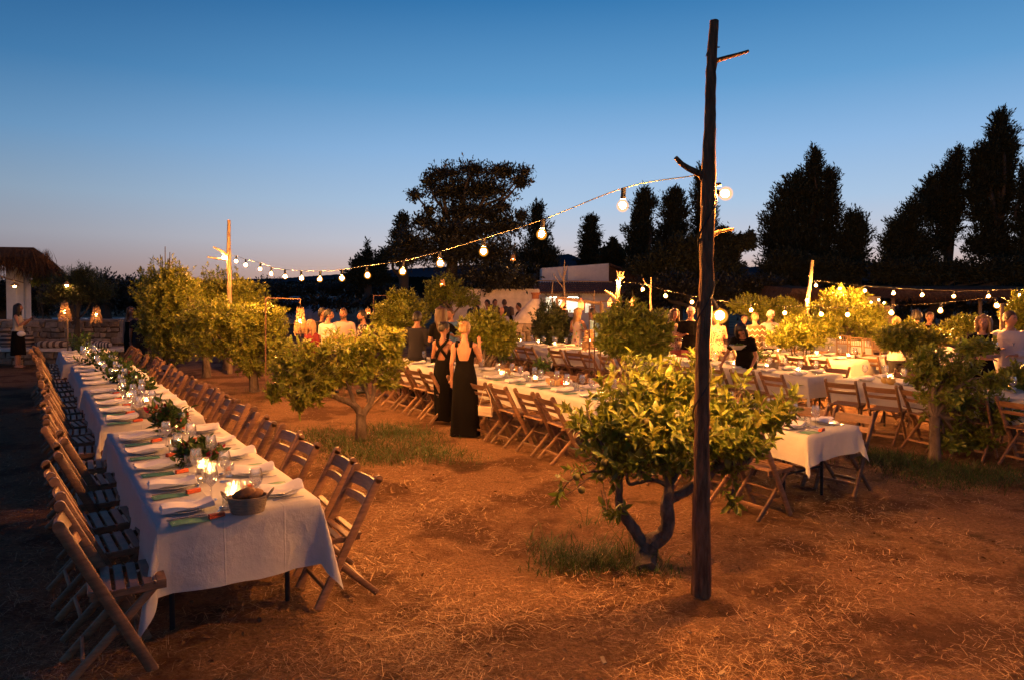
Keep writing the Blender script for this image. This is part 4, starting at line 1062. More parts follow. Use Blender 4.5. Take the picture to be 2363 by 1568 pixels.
# ------------------------------------------------------------------ orchard trees
def T1():
    Y = 5.42
    P = lambda x, y, d=0: at(1180.6 + .389 * x, 767.3 + .389 * y, Y + d)
    base = gp(1180.6 + .389 * 800, 767.3 + .389 * 1395)
    lim = [('trunk', [base - Vector((0, 0, .04)), P(795, 1330), P(815, 1260), P(840, 1225)], [.10, .085, .078, .070]),
           ('limb', [P(815, 1260), P(770, 1225), P(715, 1145), P(668, 1085), P(642, 1035), P(636, 930), P(640, 830), P(610, 740, .1)], [.052, .048, .043, .040, .034, .030, .027, .014]),
           ('limb', [P(830, 1240), P(900, 1195), P(925, 1120), P(922, 1030), P(930, 960), P(940, 890)], [.066, .060, .054, .050, .046, .034]),
           ('limb', [P(935, 915), P(890, 885), P(820, 870), P(740, 890, -.1), P(690, 890, -.15), P(680, 800, -.2)], [.022, .018, .015, .013, .010, .008]),
           ('limb', [P(935, 900), P(905, 840), P(870, 770, .1), P(840, 640, .15), P(800, 500, .2)], [.024, .02, .017, .014, .008]),
           ('limb', [P(940, 900), P(985, 820, .1), P(1010, 650, .2), P(1000, 450, .25)], [.026, .02, .016, .008]),
           ('limb', [P(935, 980), P(990, 960, .05), P(1060, 920, .05), P(1150, 870, .03), P(1200, 815), P(1290, 770, -.05), P(1400, 765, -.1), P(1440, 690, -.1)], [.042, .040, .037, .033, .028, .023, .018, .010]),
           ('limb', [P(1200, 815), P(1240, 700, .1), P(1260, 560, .15), P(1300, 420, .1)], [.020, .016, .012, .006]),
           ('limb', [P(1290, 770, -.05), P(1400, 640, .05), P(1500, 520, .1), P(1560, 430, .1)], [.017, .013, .01, .005]),
           ('limb', [P(640, 830), P(560, 700, -.1), P(480, 560, -.1), P(440, 430, 0)], [.018, .014, .01, .005]),
           ('limb', [P(640, 850), P(540, 820, -.15), P(440, 830, -.25), P(340, 880, -.3), P(290, 960, -.32)], [.012, .009, .007, .005, .003])]
    bl = px_blobs([(1375, 985, 60, 65), (1440, 920, 75, 70), (1510, 900, 85, 75), (1590, 895, 80, 80, .1), (1670, 930, 80, 65, .1), (1750, 955, 70, 55), (1790, 960, 45, 45), (1480, 990, 110, 80, -.15), (1570, 1000, 110, 85, -.2), (1670, 1010, 90, 70, -.1), (1400, 1060, 65, 45, -.1), (1470, 1060, 80, 40, -.2), (1740, 1020, 55, 45), (1560, 1060, 90, 40, .1), (1690, 1070, 50, 35)], Y, 1.05)
    ex, eo = [], []
    for (x, y, dx, dz, d) in [(1455, 815, -.1, 1, .1), (1470, 830, .2, 1, .1), (1445, 830, -.3, 1, .15), (1605, 815, .2, 1, 0), (1598, 835, 0, 1, 0), (1540, 840, .1, 1, .2), (1835, 910, .4, .8, 0), (1825, 930, .2, .9, 0), (1830, 895, .5, 1, .05), (1330, 960, -.8, .4, -.1), (1305, 940, -.9, .3, -.1), (1322, 985, -.9, -.2, -.1),
                              (1295, 1125, -.4, -.9, -.3), (1288, 1150, -.2, -1, -.32), (1310, 1080, -.6, -.5, -.3), (1330, 1095, -.3, -.9, -.28), (1345, 1035, -.8, -.5, -.2), (1400, 1180, -.8, .1, -.2), (1395, 1160, -.9, .3, -.2), (1408, 1195, -.4, -.6, -.2), (1690, 1150, .1, -1, -.3), (1700, 1165, .3, -.8, -.3), (1685, 1170, -.4, -.8, -.3), (1700, 1120, .3, -.6, -.2), (1440, 1170, .6, .4, -.1)]:
        q = at(x, y, Y + d); ex.append(q); eo.append((dx, -.3, dz))
    fr = [at(1180.6 + .389 * x, 767.3 + .389 * y, Y - .3) for x, y in ((385, 853), (527, 855), (415, 930), (552, 765), (795, 525))]
    make_tree('citrus_tree', 'near low citrus tree with forked dark trunk just behind the tall pole', 'tree', base, bl, lim, 640, 11, .083, M['leaf_near'], M['bark'],
              'orchard citrus trees', 8, .12, .46, .45, singles=300, shell=.42, extra=(np.array(ex), norm(np.array(eo, float))), fruits=fr, lump=.22, twigs=True)
    # tiny weeds: a dropped sprig on the ground
T1()
def T2():
    Y = 9.85
    base = gp(831, 1012)
    P = lambda x, y, d=0: at(590.3 + .3331 * x, 590.3 + .3331 * y, Y + d)
    lim = [('trunk', [base - Vector((0, 0, .04)), P(728, 1200), P(728, 1120), P(735, 1085)], [.085, .074, .07, .07]),
           ('limb', [P(730, 1100), P(700, 1050), P(650, 1010), P(580, 985), P(540, 960, .1), P(470, 900, .1)], [.055, .05, .045, .04, .03, .015]),
           ('limb', [P(740, 1100), P(775, 1050), P(800, 1010), P(820, 930), P(840, 800), P(900, 650)], [.05, .045, .035, .03, .024, .01]),
           ('limb', [P(690, 1045), P(660, 950), P(620, 850), P(560, 700)], [.034, .026, .02, .01]),
           ('limb', [P(790, 1025), P(760, 900), P(740, 780), P(720, 620)], [.026, .022, .016, .008]),
           ('limb', [P(560, 975, .1), P(420, 950, -.1), P(320, 960, -.3), P(260, 1000, -.4)], [.026, .02, .013, .006])]
    bl = px_blobs([(777, 803, 60, 40), (867, 792, 57, 36), (915, 777, 24, 24), (690, 822, 60, 38), (672, 872, 52, 42), (757, 868, 57, 36), (835, 850, 55, 36), (905, 830, 34, 38), (697, 925, 26, 30, -.3), (637, 905, 23, 26, -.2), (720, 900, 40, 30, -.2), (890, 880, 30, 25)], Y, 1.1)
    make_tree('citrus_tree', 'wide low citrus tree with drooping left side, left of the two women in black', 'tree', base, bl, lim, 780, 11, .086, M['leaf_mid'], M['bark'],
              'orchard citrus trees', 8, .11, .42, .5, singles=300, shell=.5, lump=.2, twigs=True)
T2()
def T13():
    Y = 8.75; base = gp(2158, 1060)
    bl = px_blobs([(2184, 850, 78, 50), (2140, 824, 44, 30), (2251, 800, 46, 28), (2228, 915, 75, 55), (2165, 920, 50, 50), (2300, 880, 34, 28), (2200, 980, 46, 40), (2257, 985, 36, 32), (2125, 870, 34, 34), (2230, 1030, 36, 30), (2185, 1015, 46, 36), (2270, 1020, 40, 40), (2300, 960, 36, 44)], Y, 1.0)
    make_tree('citrus_tree', 'shaded dark citrus tree with a straight trunk at the right', 'tree', base, bl, None, 620, 11, .085, M['leaf_near'], M['bark'], 'orchard citrus trees', 8, .11, .44, .35, singles=300, shell=.4, fork=.55, trunk_r=.06, lump=.2, twigs=True)
T13()
def orchard(label, lst, Y, trunk, n, size=.075, per=10, fork=.6, tr=.06, leaf='leaf_mid', up=.5, **k):
    base = Vector((at(trunk, 800, Y).x, Y, 0))
    make_tree('citrus_tree', label, 'tree', base, px_blobs([(b[0], b[1], b[2] * 1.14, b[3] * 1.14) for b in lst], Y, 1.0), None, int(n * 2.1), per, size * 1.15, M[leaf], M['bark'], 'orchard citrus trees', 4, .11, .44, up, trunk_r=tr, fork=fork, shell=k.get('shell', .62), lump=.2)
orchard('round citrus tree in front of the far light pole, trunk showing below', [(491, 740, 60, 40), (557, 738, 55, 35), (625, 728, 34, 27), (491, 790, 46, 34), (565, 795, 50, 34), (627, 775, 34, 36), (430, 745, 22, 26), (590, 835, 45, 26), (640, 810, 24, 24)], 14.6, 586, 1000, fork=.75, tr=.09)
orchard('tall citrus tree right behind the far light pole', [(508, 664, 64, 36), (474, 695, 46, 38), (559, 680, 48, 38), (600, 700, 30, 26), (520, 720, 60, 40)], 18.6, 520, 800, fork=.8, tr=.09)
orchard('tall dark citrus tree leftmost of the orchard, dry stakes above it', [(383, 690, 55, 70), (356, 650, 34, 28), (400, 640, 40, 26), (373, 760, 45, 42), (420, 690, 36, 50), (405, 800, 50, 36), (430, 760, 34, 40), (345, 720, 22, 40)], 17.0, 476, 1050, fork=.8, tr=.09)
orchard('citrus tree behind the man in the printed shirt', [(923, 714, 48, 34), (905, 738, 38, 24), (928, 688, 24, 18), (885, 735, 25, 24), (960, 735, 24, 26)], 16.0, 920, 520)
orchard('round citrus bush right of the two women in black', [(1123, 763, 50, 36), (1160, 775, 34, 30), (1090, 757, 28, 28), (1120, 735, 32, 16), (1150, 795, 30, 18)], 12.2, 1120, 560)
orchard('backlit dark citrus bush behind the near tree, left of the tall pole', [(1443, 742, 55, 38), (1501, 753, 38, 34), (1415, 780, 34, 35), (1472, 788, 58, 38), (1535, 771, 18, 26), (1500, 800, 40, 24)], 10.8, 1460, 760, leaf='leaf_near')
orchard('dark bush in front of the clay oven', [(1268, 728, 32, 28), (1277, 765, 36, 30), (1250, 758, 22, 26), (1295, 742, 24, 26)], 17.5, 1275, 460, leaf='leaf_dark')
orchard('small open citrus tree with bare stems over the far tables', [(1839, 762, 48, 26), (1877, 750, 40, 22), (1810, 782, 34, 18), (1920, 742, 15, 14), (1920, 765, 14, 12), (1860, 785, 45, 16)], 14.4, 1840, 380, fork=.45, tr=.035, up=.7)
orchard('big bright citrus tree behind the small open one', [(1941, 713, 56, 38), (1985, 742, 46, 36), (1921, 687, 24, 16), (1965, 684, 32, 14), (1910, 740, 38, 30), (2020, 735, 22, 30)], 18.9, 1945, 800)
orchard('low citrus tree left of the white haired man', [(2096, 766, 50, 18), (2067, 780, 38, 20), (2140, 780, 48, 18), (2100, 795, 50, 16)], 11.2, 2098, 380, fork=.55, tr=.04)
orchard('low shrub left of the blonde woman holding wine', [(2222, 748, 34, 16), (2200, 760, 28, 14), (2245, 742, 22, 14)], 14.0, 2222, 230, fork=.6, tr=.04)
orchard('shrub at the right picture edge below the man in pale shirt', [(2345, 868, 26, 24), (2320, 885, 24, 20), (2365, 900, 30, 26)], 9.6, 2345, 150, fork=.4, tr=.03)
orchard('shrub under the string lights behind the man in white tee', [(1734, 705, 46, 18), (1760, 720, 40, 18), (1800, 700, 26, 14), (1830, 715, 26, 16)], 18.0, 1750, 380, fork=.7)
orchard('loose shrub behind the far hanging lantern at the right edge', [(2345, 735, 26, 34), (2370, 710, 24, 34)], 14.5, 2350, 240, fork=.7)
orchard('small leafy tree with lanterns below the big broadleaf tree', [(1025, 655, 34, 20), (1005, 680, 24, 20), (1050, 680, 30, 20), (1075, 690, 30, 18), (990, 705, 28, 18)], 21.0, 1040, 420, fork=1.2)
# dry stakes rising behind the leftmost tree
def stakes():
    Y = 18.0; b = at(378, 640, Y)
    root = thing('stake_bundle', 'bundle of dark dry stakes sticking up behind the leftmost citrus tree', 'stakes', (b.x, Y, 0))
    for (x0, x1, y1) in ((379, 381, 569), (376, 370, 588), (382, 392, 582), (378, 374, 592), (384, 390, 596)):
        p = Vector((at(x0, 640, Y).x - b.x, random.uniform(-.1, .1), 0)); q = at(x1, y1, Y) - Vector((b.x, Y, 0))
        link('stake', MB().tube([p, p.lerp(q, .6) + Vector((0.02, 0, 0)), q], [.022, .018, .010], 6).mesh('stake', M['bark_dark']), root)
stakes()
def dead_tree(px, top, Y, label, kinks):
    b = Vector((at(px, 720, Y).x, Y, 0)); t = at(px, top, Y); root = thing('dead_sapling', label, 'dead tree', b)
    mb = MB().tube([(0, 0, 0), (.02, 0, t.z * .5), (-.03, 0, t.z * .8), (t.x - b.x, 0, t.z)], [.05, .04, .025, .008], 6)
    link('trunk', mb.mesh('trunk', M['deadwood']), root)
    for (h, dx, dz) in kinks:
        link('branch', MB().tube([(0, 0, t.z * h), (dx * .6, 0, t.z * h + dz * .5), (dx, 0, t.z * h + dz)], [.018, .012, .005], 5).mesh('branch', M['deadwood']), root)
dead_tree(1303, 600, 21.5, 'bare pale dead sapling standing in front of the lit kitchen opening', [(.7, -.35, .5), (.78, -.2, .35), (.85, .08, .3)])
dead_tree(1276, 645, 22.0, 'thin bare stake in front of the farmhouse tile roof', [])
dead_tree(1503, 640, 17.0, 'thin bare stake with a side twig behind the second string of lights', [(.88, -.22, .25)])
dead_tree(1372, 670, 20.0, 'short bare stake beside the lit farmhouse window', [(.9, -.1, .1)])
# dropped orange
q = gp(1297, 1015); tag(link('fallen_orange', MB().ball((0, 0, .035), .04, 12, 9).mesh('fallen_orange', M['orange'], True, 180), None, q), 'dark fallen orange on the ground by the chair row', 'orange')
# ------------------------------------------------------------------ poles and string lights
def pole_thing(label, pts, rad, branches, name='light_pole', m='pole', wob=.05, n=12, base=None, flute=0):
    b = Vector(base if base is not None else pts[0]); root = thing(name, label, 'pole', b)
    fine_p, fine_r = [], []
    for i in range(len(pts) - 1):
        k = 6
        for j in range(k):
            t = j / k; fine_p.append(Vector(pts[i]).lerp(Vector(pts[i + 1]), t) + Vector((random.gauss(0, .0015), random.gauss(0, .0015), 0))); fine_r.append(rad[i] * (1 - t) + rad[i + 1] * t)
    fine_p.append(Vector(pts[-1])); fine_r.append(rad[-1])
    mb = MB(); nn = 20 if flute else n
    mb.tube(local(fine_p, b), fine_r, nn, wob=0 if flute else wob)
    if flute:   # long ridges and hollows of an old trunk
        ph = [random.uniform(0, 6.28) for _ in range(4)]
        for _ in range(26):      # knots and torn bark
            i = random.randrange(3, len(fine_p) - 2); j = random.randrange(nn); s_ = random.choice((-1, 1, 1)) * random.uniform(.06, .15)
            for di in (-1, 0, 1):
                for dj in (-1, 0, 1):
                    idx = (i + di) * nn + (j + dj) % nn; v = Vector(mb.v[idx]); c = fine_p[i + di] - b; mb.v[idx] = tuple(c + (v - c) * (1 + s_ * (1 if di == dj == 0 else .4)))
        for i in range(len(fine_p)):
            for j in range(nn):
                idx = i * nn + j; v = Vector(mb.v[idx]); c = fine_p[i] - b; d = v - c; t = 2 * math.pi * j / nn
                f = 1 + flute * (math.sin(3 * t + ph[0] + i * .10) + .7 * math.sin(5 * t + ph[1] - i * .07) + .5 * math.sin(8 * t + ph[2] + .2 * i)) + random.uniform(-.02, .02)
                mb.v[idx] = tuple(c + d * f)
    link('trunk', mb.mesh('trunk', M[m], True, 60), root)
    for bp, br in branches:
        link('branch', MB().tube(local(bp, b), br, 9, wob=.06).mesh('branch', M[m], True, 60), root)
    return root
socket_me = MB().lathe([(0, .075), (.017, .075), (.019, .06), (.019, .012), (.022, .008), (.022, -.008), (.0, -.008)], 10).mesh('socket', M['black_rubber'])
bulb_prof = [(0.0, -.098), (.022, -.092), (.037, -.075), (.042, -.055), (.038, -.036), (.026, -.020), (.018, -.006), (0, -.002)]
bulb_me = MB().lathe([(r * 1.18, z * 1.12) for r, z in bulb_prof], 14).mesh('bulb', M['bulb_halo_glass'], True, 180)
core_me = MB().ball((0, 0, -.056), .026, 10, 7).mesh('filament_glow', M['bulb'], True, 180)
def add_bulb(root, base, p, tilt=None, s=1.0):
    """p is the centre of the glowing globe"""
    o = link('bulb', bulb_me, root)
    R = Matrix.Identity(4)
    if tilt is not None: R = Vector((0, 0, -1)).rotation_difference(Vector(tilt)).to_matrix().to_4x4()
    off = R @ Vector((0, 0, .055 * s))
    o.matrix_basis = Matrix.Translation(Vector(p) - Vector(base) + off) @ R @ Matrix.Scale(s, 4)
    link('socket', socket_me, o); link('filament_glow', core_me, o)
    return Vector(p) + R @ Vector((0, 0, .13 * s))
def string_lights(label, A, B, bulbs_px, start=None, end=None, drop=.10):
    root = thing('string_lights', label, 'string lights', (A.x, A.y, 0), 0, None)
    b = root.location.copy(); tops = []
    for (px, py) in bulbs_px:
        p = on_plane(px, py, A, B); tops.append(add_bulb(root, b, p, (random.uniform(-.12, .12), random.uniform(-.12, .12), -1)))
    pts = ([start] if start is not None else []) + tops + ([end] if end is not None else [])
    link('cord', MB().tube(local(catmull(pts), b), .0042, 6).mesh('cord', M['cord']), root)
    return root

# the tall near pole
PB = gp(1620, 1388); YP = PB.y
pp = lambda x, y, d=0: at(x, y, YP + d)
k = YP / FPX
big_pole = pole_thing('tall rough light pole with stub branches, standing in front of the near citrus tree',
    [PB - Vector((0, 0, .05)), pp(1620, 1180), pp(1619, 1000), pp(1622, 800), pp(1629, 640), pp(1632, 520), pp(1634, 420), pp(1638, 300), pp(1640, 200), pp(1645, 100), pp(1648.5, 48)],
    [23 * k, 19.5 * k, 17.5 * k, 16.5 * k, 15.5 * k, 16 * k, 16.5 * k, 13 * k, 12 * k, 11 * k, 10 * k],
    [([pp(1634, 432), pp(1616, 402), pp(1590, 390, -.05), pp(1572, 378, -.08), pp(1559, 364, -.1)], [11 * k, 8.5 * k, 7 * k, 6 * k, 5 * k]),
     ([pp(1648, 142), pp(1676, 133, .02), pp(1703, 126, .04), pp(1727, 118, .05)], [6 * k, 4.8 * k, 4.2 * k, 3.6 * k]),
     ([pp(1642, 430), pp(1662, 425, .02)], [5 * k, 4.2 * k]),
     ([pp(1640, 545), pp(1660, 535, .03), pp(1692, 529, .05)], [7 * k, 4.5 * k, 3 * k]),
     ([pp(1640, 110), pp(1661, 109)], [3 * k, 1.2 * k]), ([pp(1640, 130), pp(1631, 124), pp(1629, 131)], [4 * k, 3 * k, 1 * k]),
     ([pp(1630, 1215), pp(1640, 1212)], [7 * k, 3.5 * k]), ([pp(1632, 830), pp(1642, 828)], [6 * k, 3 * k]), ([pp(1630, 990), pp(1641, 985)], [6 * k, 3 * k]), ([pp(1625, 690), pp(1610, 700), pp(1607, 712)], [6 * k, 5 * k, 2 * k])],
    flute=.055)
def mound():
    mb = MB(); n = 22
    prof = [(.30, -.02), (.22, .008), (.15, .03), (.11, .045), (.05, .05)]
    mb.lathe(prof, n)
    for i, v in enumerate(mb.v): mb.v[i] = (v[0] * random.uniform(.88, 1.15), v[1] * random.uniform(.88, 1.15), v[2] + random.uniform(-.008, .008))
    o = link('soil_mound', mb.mesh('soil_mound', M['ground'], True, 180), None, (PB.x, PB.y, 0)); o['kind'] = 'structure'
mound()
FPX_B = at(529, 720, 17.6); FB = Vector((FPX_B.x, 17.6, 0))
k2 = 17.6 / FPX
fp = lambda x, y, d=0: at(x, y, 17.6 + d)
pole_thing('far slender light pole with side twigs rising from the citrus trees, first string starts here',
    [FB, fp(530, 720), fp(529, 640), fp(528, 590), fp(528, 550), fp(528, 508)], [6 * k2, 5.5 * k2, 5.2 * k2, 5.2 * k2, 4.2 * k2, 3.6 * k2],
    [([fp(526, 592), fp(512, 580, -.1), fp(492, 570, -.2)], [4 * k2, 3 * k2, 1.6 * k2]), ([fp(526, 600), fp(500, 597, -.1), fp(478, 593, -.2)], [2.6 * k2, 2 * k2, 1.4 * k2])], m='deadwood')
start1 = pp(1612, 404, .05); end1 = fp(531, 590)
A1, B1 = Vector((PB.x, PB.y, 0)), Vector((FB.x, FB.y, 0))
string_lights('first long string of warm bulbs from the tall near pole to the far left pole', A1, B1,
    [(1437, 474), (1250, 540), (1116, 580), (1016, 607), (929, 626), (848, 635), (789, 642), (738, 644), (696, 642), (658, 638), (626, 632), (600, 621), (567, 612), (545, 603)], start1, end1)
# bulbs on the tall pole's own cable
def pole_cable():
    root = thing('pole_cable', 'black cable wound round the tall near pole with two bright bulbs', 'cable', (PB.x, PB.y, 0))
    b = root.location.copy()
    z_of = lambda y: pp(1630, y).z
    pts = []
    rad = lambda z: np.interp(z, [0, .6, 1.2, 1.8, 2.4, 2.9, 4], [23 * k, 20 * k, 18 * k, 17 * k, 17 * k, 18 * k, 12 * k]) * 1.12
    cx_of = lambda z: float(np.interp(z, [PB.z, pp(1620, 1180).z, pp(1619, 1000).z, pp(1622, 800).z, pp(1629, 640).z, pp(1634, 420).z], [PB.x, pp(1620, 1180).x, pp(1619, 1000).x, pp(1622, 800).x, pp(1629, 640).x, pp(1634, 420).x]))
    # crossings on the viewer's side run from upper right to lower left
    za, zb = z_of(440), z_of(1035); turns = 3.0
    n = 90
    for i in range(n + 1):
        t = i / n; z = za + (zb - za) * t; a = .35 - 2 * math.pi * turns * t
        pts.append(Vector((cx_of(z) + rad(z) * math.cos(a), YP + rad(z) * math.sin(a), z)))
    link('cord', MB().tube(local(pts, b), .0055, 6).mesh('cord', M['cord']), root)
    add_bulb(root, b, pp(1673, 447, .06), (1, .15, -.06), 1.02)
    add_bulb(root, b, pp(1661, 728, .10), (.55, .2, -.8), 1.12)
pole_cable()
# small bulb clipped to the far pole
def clip_bulb(label, p, at_):
    root = thing('clip_bulb', label, 'bulb', (p.x, p.y, 0)); add_bulb(root, root.location.copy(), p, at_)
clip_bulb('single bulb clipped to the left side of the far left light pole', fp(515, 595, -.05), (-.3, 0, -1))
# second string: antler pole to the right edge
S2A = Vector((at(1426, 700, 16.6).x, 16.6, 0)); S2B = Vector((at(2318, 700, 11.2).x, 11.2, 0))
q = lambda x, y, d=0: at(x, y, 16.7 + d); k3 = 16.7 / FPX
pole_thing('pale forked pole like an antler at the start of the second string of lights',
    [Vector((q(1424, 700).x, 16.7, 0)), q(1421, 720), q(1424, 695), q(1426, 665), q(1428, 640), q(1430, 626)], [6 * k3, 6 * k3, 5.5 * k3, 5 * k3, 4 * k3, 2.2 * k3],
    [([q(1421, 690), q(1412, 681), q(1396, 671)], [4 * k3, 3.6 * k3, 2.4 * k3]), ([q(1428, 648), q(1436, 636), q(1440, 627)], [3 * k3, 2.4 * k3, 1.5 * k3]), ([q(1428, 650), q(1434, 643), q(1441, 639)], [3 * k3, 2.2 * k3, 1.5 * k3]),
     ([q(1428, 645), q(1425, 634), q(1423, 625)], [3 * k3, 2 * k3, 1.2 * k3]), ([q(1427, 650), q(1421, 645)], [2.4 * k3, 1.4 * k3]), ([q(1423, 683), q(1432, 682)], [3.5 * k3, 2.5 * k3]), ([q(1428, 664), q(1433, 660)], [2.4 * k3, 1.6 * k3])], m='deadwood')
string_lights('second string of bulbs sagging from the antler shaped pole over the middle tables', S2A, S2B,
    [(1483, 668), (1536, 683), (1597, 697), (1652, 707), (1733, 716), (1811, 722), (1895, 725), (1956, 726), (2057, 722), (2170, 717), (2300, 705)], q(1432, 652), at(2330, 697, 11.1))
clip_bulb('single bulb clipped in the fork of the antler shaped pole', q(1427, 653, -.12), (0, 0, -1))
r_ = lambda x, y, d=0: at(x, y, 11.1 + d); k4 = 11.1 / FPX
pole_thing('short light pole between the blonde woman and the man in pale shirt', [Vector((r_(2313, 780).x, 11.1, 0)), r_(2313, 780), r_(2312, 745), r_(2312, 700)], [6 * k4, 5 * k4, 4.6 * k4, 4 * k4],
    [([r_(2312, 705), r_(2328, 698)], [2 * k4, 1.3 * k4])], m='deadwood')
# third string: slanted pole, far right
S3A = Vector((at(1868, 700, 19.6).x, 19.6, 0)); S3B = Vector((at(2375, 700, 15.0).x, 15.0, 0))
t_ = lambda x, y, d=0: at(x, y, 19.7 + d); k5 = 19.7 / FPX
pole_thing('slanted slender light pole behind the bright citrus tree, start of the third string', [Vector((t_(1862, 700).x, 19.7, 0)), t_(1863, 712), t_(1867, 670), t_(1871, 640), t_(1875, 601)], [5 * k5, 4.6 * k5, 4.2 * k5, 4 * k5, 3.2 * k5],
    [([t_(1870, 642), t_(1866, 636)], [2 * k5, 1 * k5])], m='deadwood')
string_lights('third string of bulbs from the slanted pole to the right edge', S3A, S3B,
    [(1883, 659), (1938, 666), (1996, 671), (2062, 677), (2128, 681), (2201, 684), (2281, 684), (2352, 682)], t_(1873, 655), at(2390, 680, 14.9))
clip_bulb('single bulb clipped low on the slanted light pole', t_(1862, 693, -.15), (-.2, 0, -1))

# ------------------------------------------------------------------ lanterns
M['lantern_glow'] = emis('lantern_bulb', (1.0, .45, .12), 190)
def wicker_mesh(r_top, r_bot, h, seed, strands=260, loose=60):
    """open basket of wound strands with a ragged fringe; origin at the top ring"""
    rnd = random.Random(seed); mb = MB()
    R = lambda t: r_top + (r_bot - r_top) * t ** .8
    for i in range(strands // 10):
        t = (i + .5) / (strands // 10) * .62 + rnd.uniform(-.02, .02); pts = []
        for j in range(19):
            a = 2 * math.pi * j / 18; pts.append((R(t) * math.cos(a) * rnd.uniform(.95, 1.05), R(t) * math.sin(a) * rnd.uniform(.95, 1.05), -h * t + .03 * h * math.sin(a * 2 + i)))
        mb.tube(pts, .006 + .004 * rnd.random(), 4, caps=False)
    for i in range(loose):
        a = rnd.uniform(0, 6.28); t0 = rnd.uniform(.35, .7); t1 = rnd.uniform(.85, 1.08)
        p = []
        for s in range(4):
            t = t0 + (t1 - t0) * s / 3; rr = R(min(t, 1)) * (1 + .18 * math.sin(3.14 * s / 3)) * rnd.uniform(.9, 1.1)
            p.append((rr * math.cos(a + .12 * s), rr * math.sin(a + .12 * s), -h * t))
        mb.tube(p, .005 * rnd.uniform(.7, 1.3), 4)
    for i in range(10):
        a = 2 * math.pi * i / 10
        mb.tube([(R(t) * math.cos(a), R(t) * math.sin(a), -h * t) for t in (0, .25, .5, .75)], .006, 4)
    return mb.mesh('shade', M['wicker'], True)
def lantern(label, px, top, bottom, Y, r_top, r_bot, hang_px=None, seed=1, name='wicker_lantern', glow=1.0, loose=60):
    """hanging basket lantern with a lamp inside; sizes in picture pixels"""
    kk = Y / FPX; T = at(px, top, Y); h = (bottom - top) * kk
    root = thing(name, label, 'lantern', T)
    link('shade', wicker_mesh(r_top * kk, r_bot * kk, h, seed, loose=loose), root)
    lm = MB().ball((0, 0, 0), .036 * glow, 8, 6).mesh('lamp', M['lantern_glow'], True, 180)
    link('lamp', lm, root, (0, 0, -h * .5))
    mb = MB()
    if hang_px is not None:
        H = at(hang_px[0], hang_px[1], Y) - T
        for a in (0, 2.1, 4.2): mb.tube([(r_top * kk * math.cos(a), r_top * kk * math.sin(a), 0), H * .75], .004, 4)
        mb.tube([H * .75, H], .006, 5)
        link('hanger', mb.mesh('hanger', M['cord']), root)
    return root
# the big hanging lantern on its iron bracket
def bracket():
    b = gp(613, 910); Y = b.y
    root = thing('lantern_stand', 'tall thin iron bracket stand holding the wicker lantern', 'stand', b)
    tl, tr = at(613, 688, Y), at(693, 690, Y)
    link('upright', MB().bar((0, 0, 0), tl - b, .02, .02).mesh('upright', M['iron'], False), root)
    link('arm', MB().bar(tl - b + Vector((-.02, 0, .0)), tr - b + Vector((.012, 0, .0)), .022, .022, (0, 1, 0)).mesh('arm', M['iron'], False), root)
    link('hook', MB().bar(tr - b, at(693, 702, Y) - b, .018, .018).mesh('hook', M['iron'], False), root)
    lantern('long wicker lantern with frayed lower edge hanging from the iron bracket', 693, 712, 770, Y, 7, 13, (693, 702), 3, glow=1.1, loose=90)
bracket()
lantern('wicker lantern glowing on a post beside the tree trunk at the stone wall', 149, 699, 740, 19.0, 6, 12, (149, 690), 5)
lantern('wicker lantern hanging right of the tree trunk at the stone wall', 222, 709, 745, 19.0, 6, 11, (222, 700), 6)
b_ = gp(155, 783 + 60); 
def lantern_post(px, top, bot_px, Y, label):
    b = Vector((at(px, top, Y).x, Y, 0)); root = thing('lantern_post', label, 'post', b)
    link('post', MB().tube([(0, 0, 0), (.01, 0, at(px, top, Y).z)], .022, 7).mesh('post', M['deadwood']), root)
lantern_post(155, 736, 790, 19.15, 'thin wooden post under the left wicker lantern at the stone wall')
def shade_lamp(label, px, py, Y, r):
    T = at(px, py, Y); kk = Y / FPX; root = thing('hanging_lamp', label, 'lamp', T)
    link('shade', MB().lathe([(.02, .06), (.03, .055), (r * kk, -.02), (r * kk, -.035), (r * kk * .95, -.03), (.02, .045)], 14).mesh('shade', M['wicker']), root)
    link('lamp', MB().ball((0, 0, -.045), .04, 8, 6).mesh('lamp', M['lantern_glow'], True, 180), root)
    link('hanger', MB().tube([(0, 0, .05), (.0, 0, .32)], .005, 5).mesh('hanger', M['cord']), root)
shade_lamp('small shaded lamp hanging from a bough before the white column', 34, 657, 20.6, 9)
pole_b = [at(-10, 633, 20.6), at(15, 643, 20.6), at(34, 648, 20.6), at(55, 653, 20.6)]
rt = thing('bough', 'crooked dry bough crossing in front of the white pergola columns', 'branch', pole_b[0])
link('bough_wood', MB().tube(local(pole_b, pole_b[0]), [.03, .025, .02, .014], 7, wob=.1).mesh('bough_wood', M['deadwood']), rt)
shade_lamp('small lit lamp half hidden in the dark spiky tree', 154, 655, 19.6, 8)
lantern('small lantern hanging high in the dark cypress by the farmhouse', 1184, 589, 602, 25.5, 4, 5.5, (1184, 580), 8, loose=20)
lantern('small lantern hanging in the leafy tree below the first string', 1021, 646, 660, 20.0, 4, 5.5, (1021, 640), 9, loose=20)
lantern('small lantern left of the citrus tree behind the printed shirt man', 849, 714, 726, 15.5, 5, 7, (849, 706), 10, loose=20)
lantern('bright lantern with a frayed skirt beside the woman in patterned dress', 1359, 762, 808, 15.5, 9, 14, None, 11, glow=1.2, loose=120)
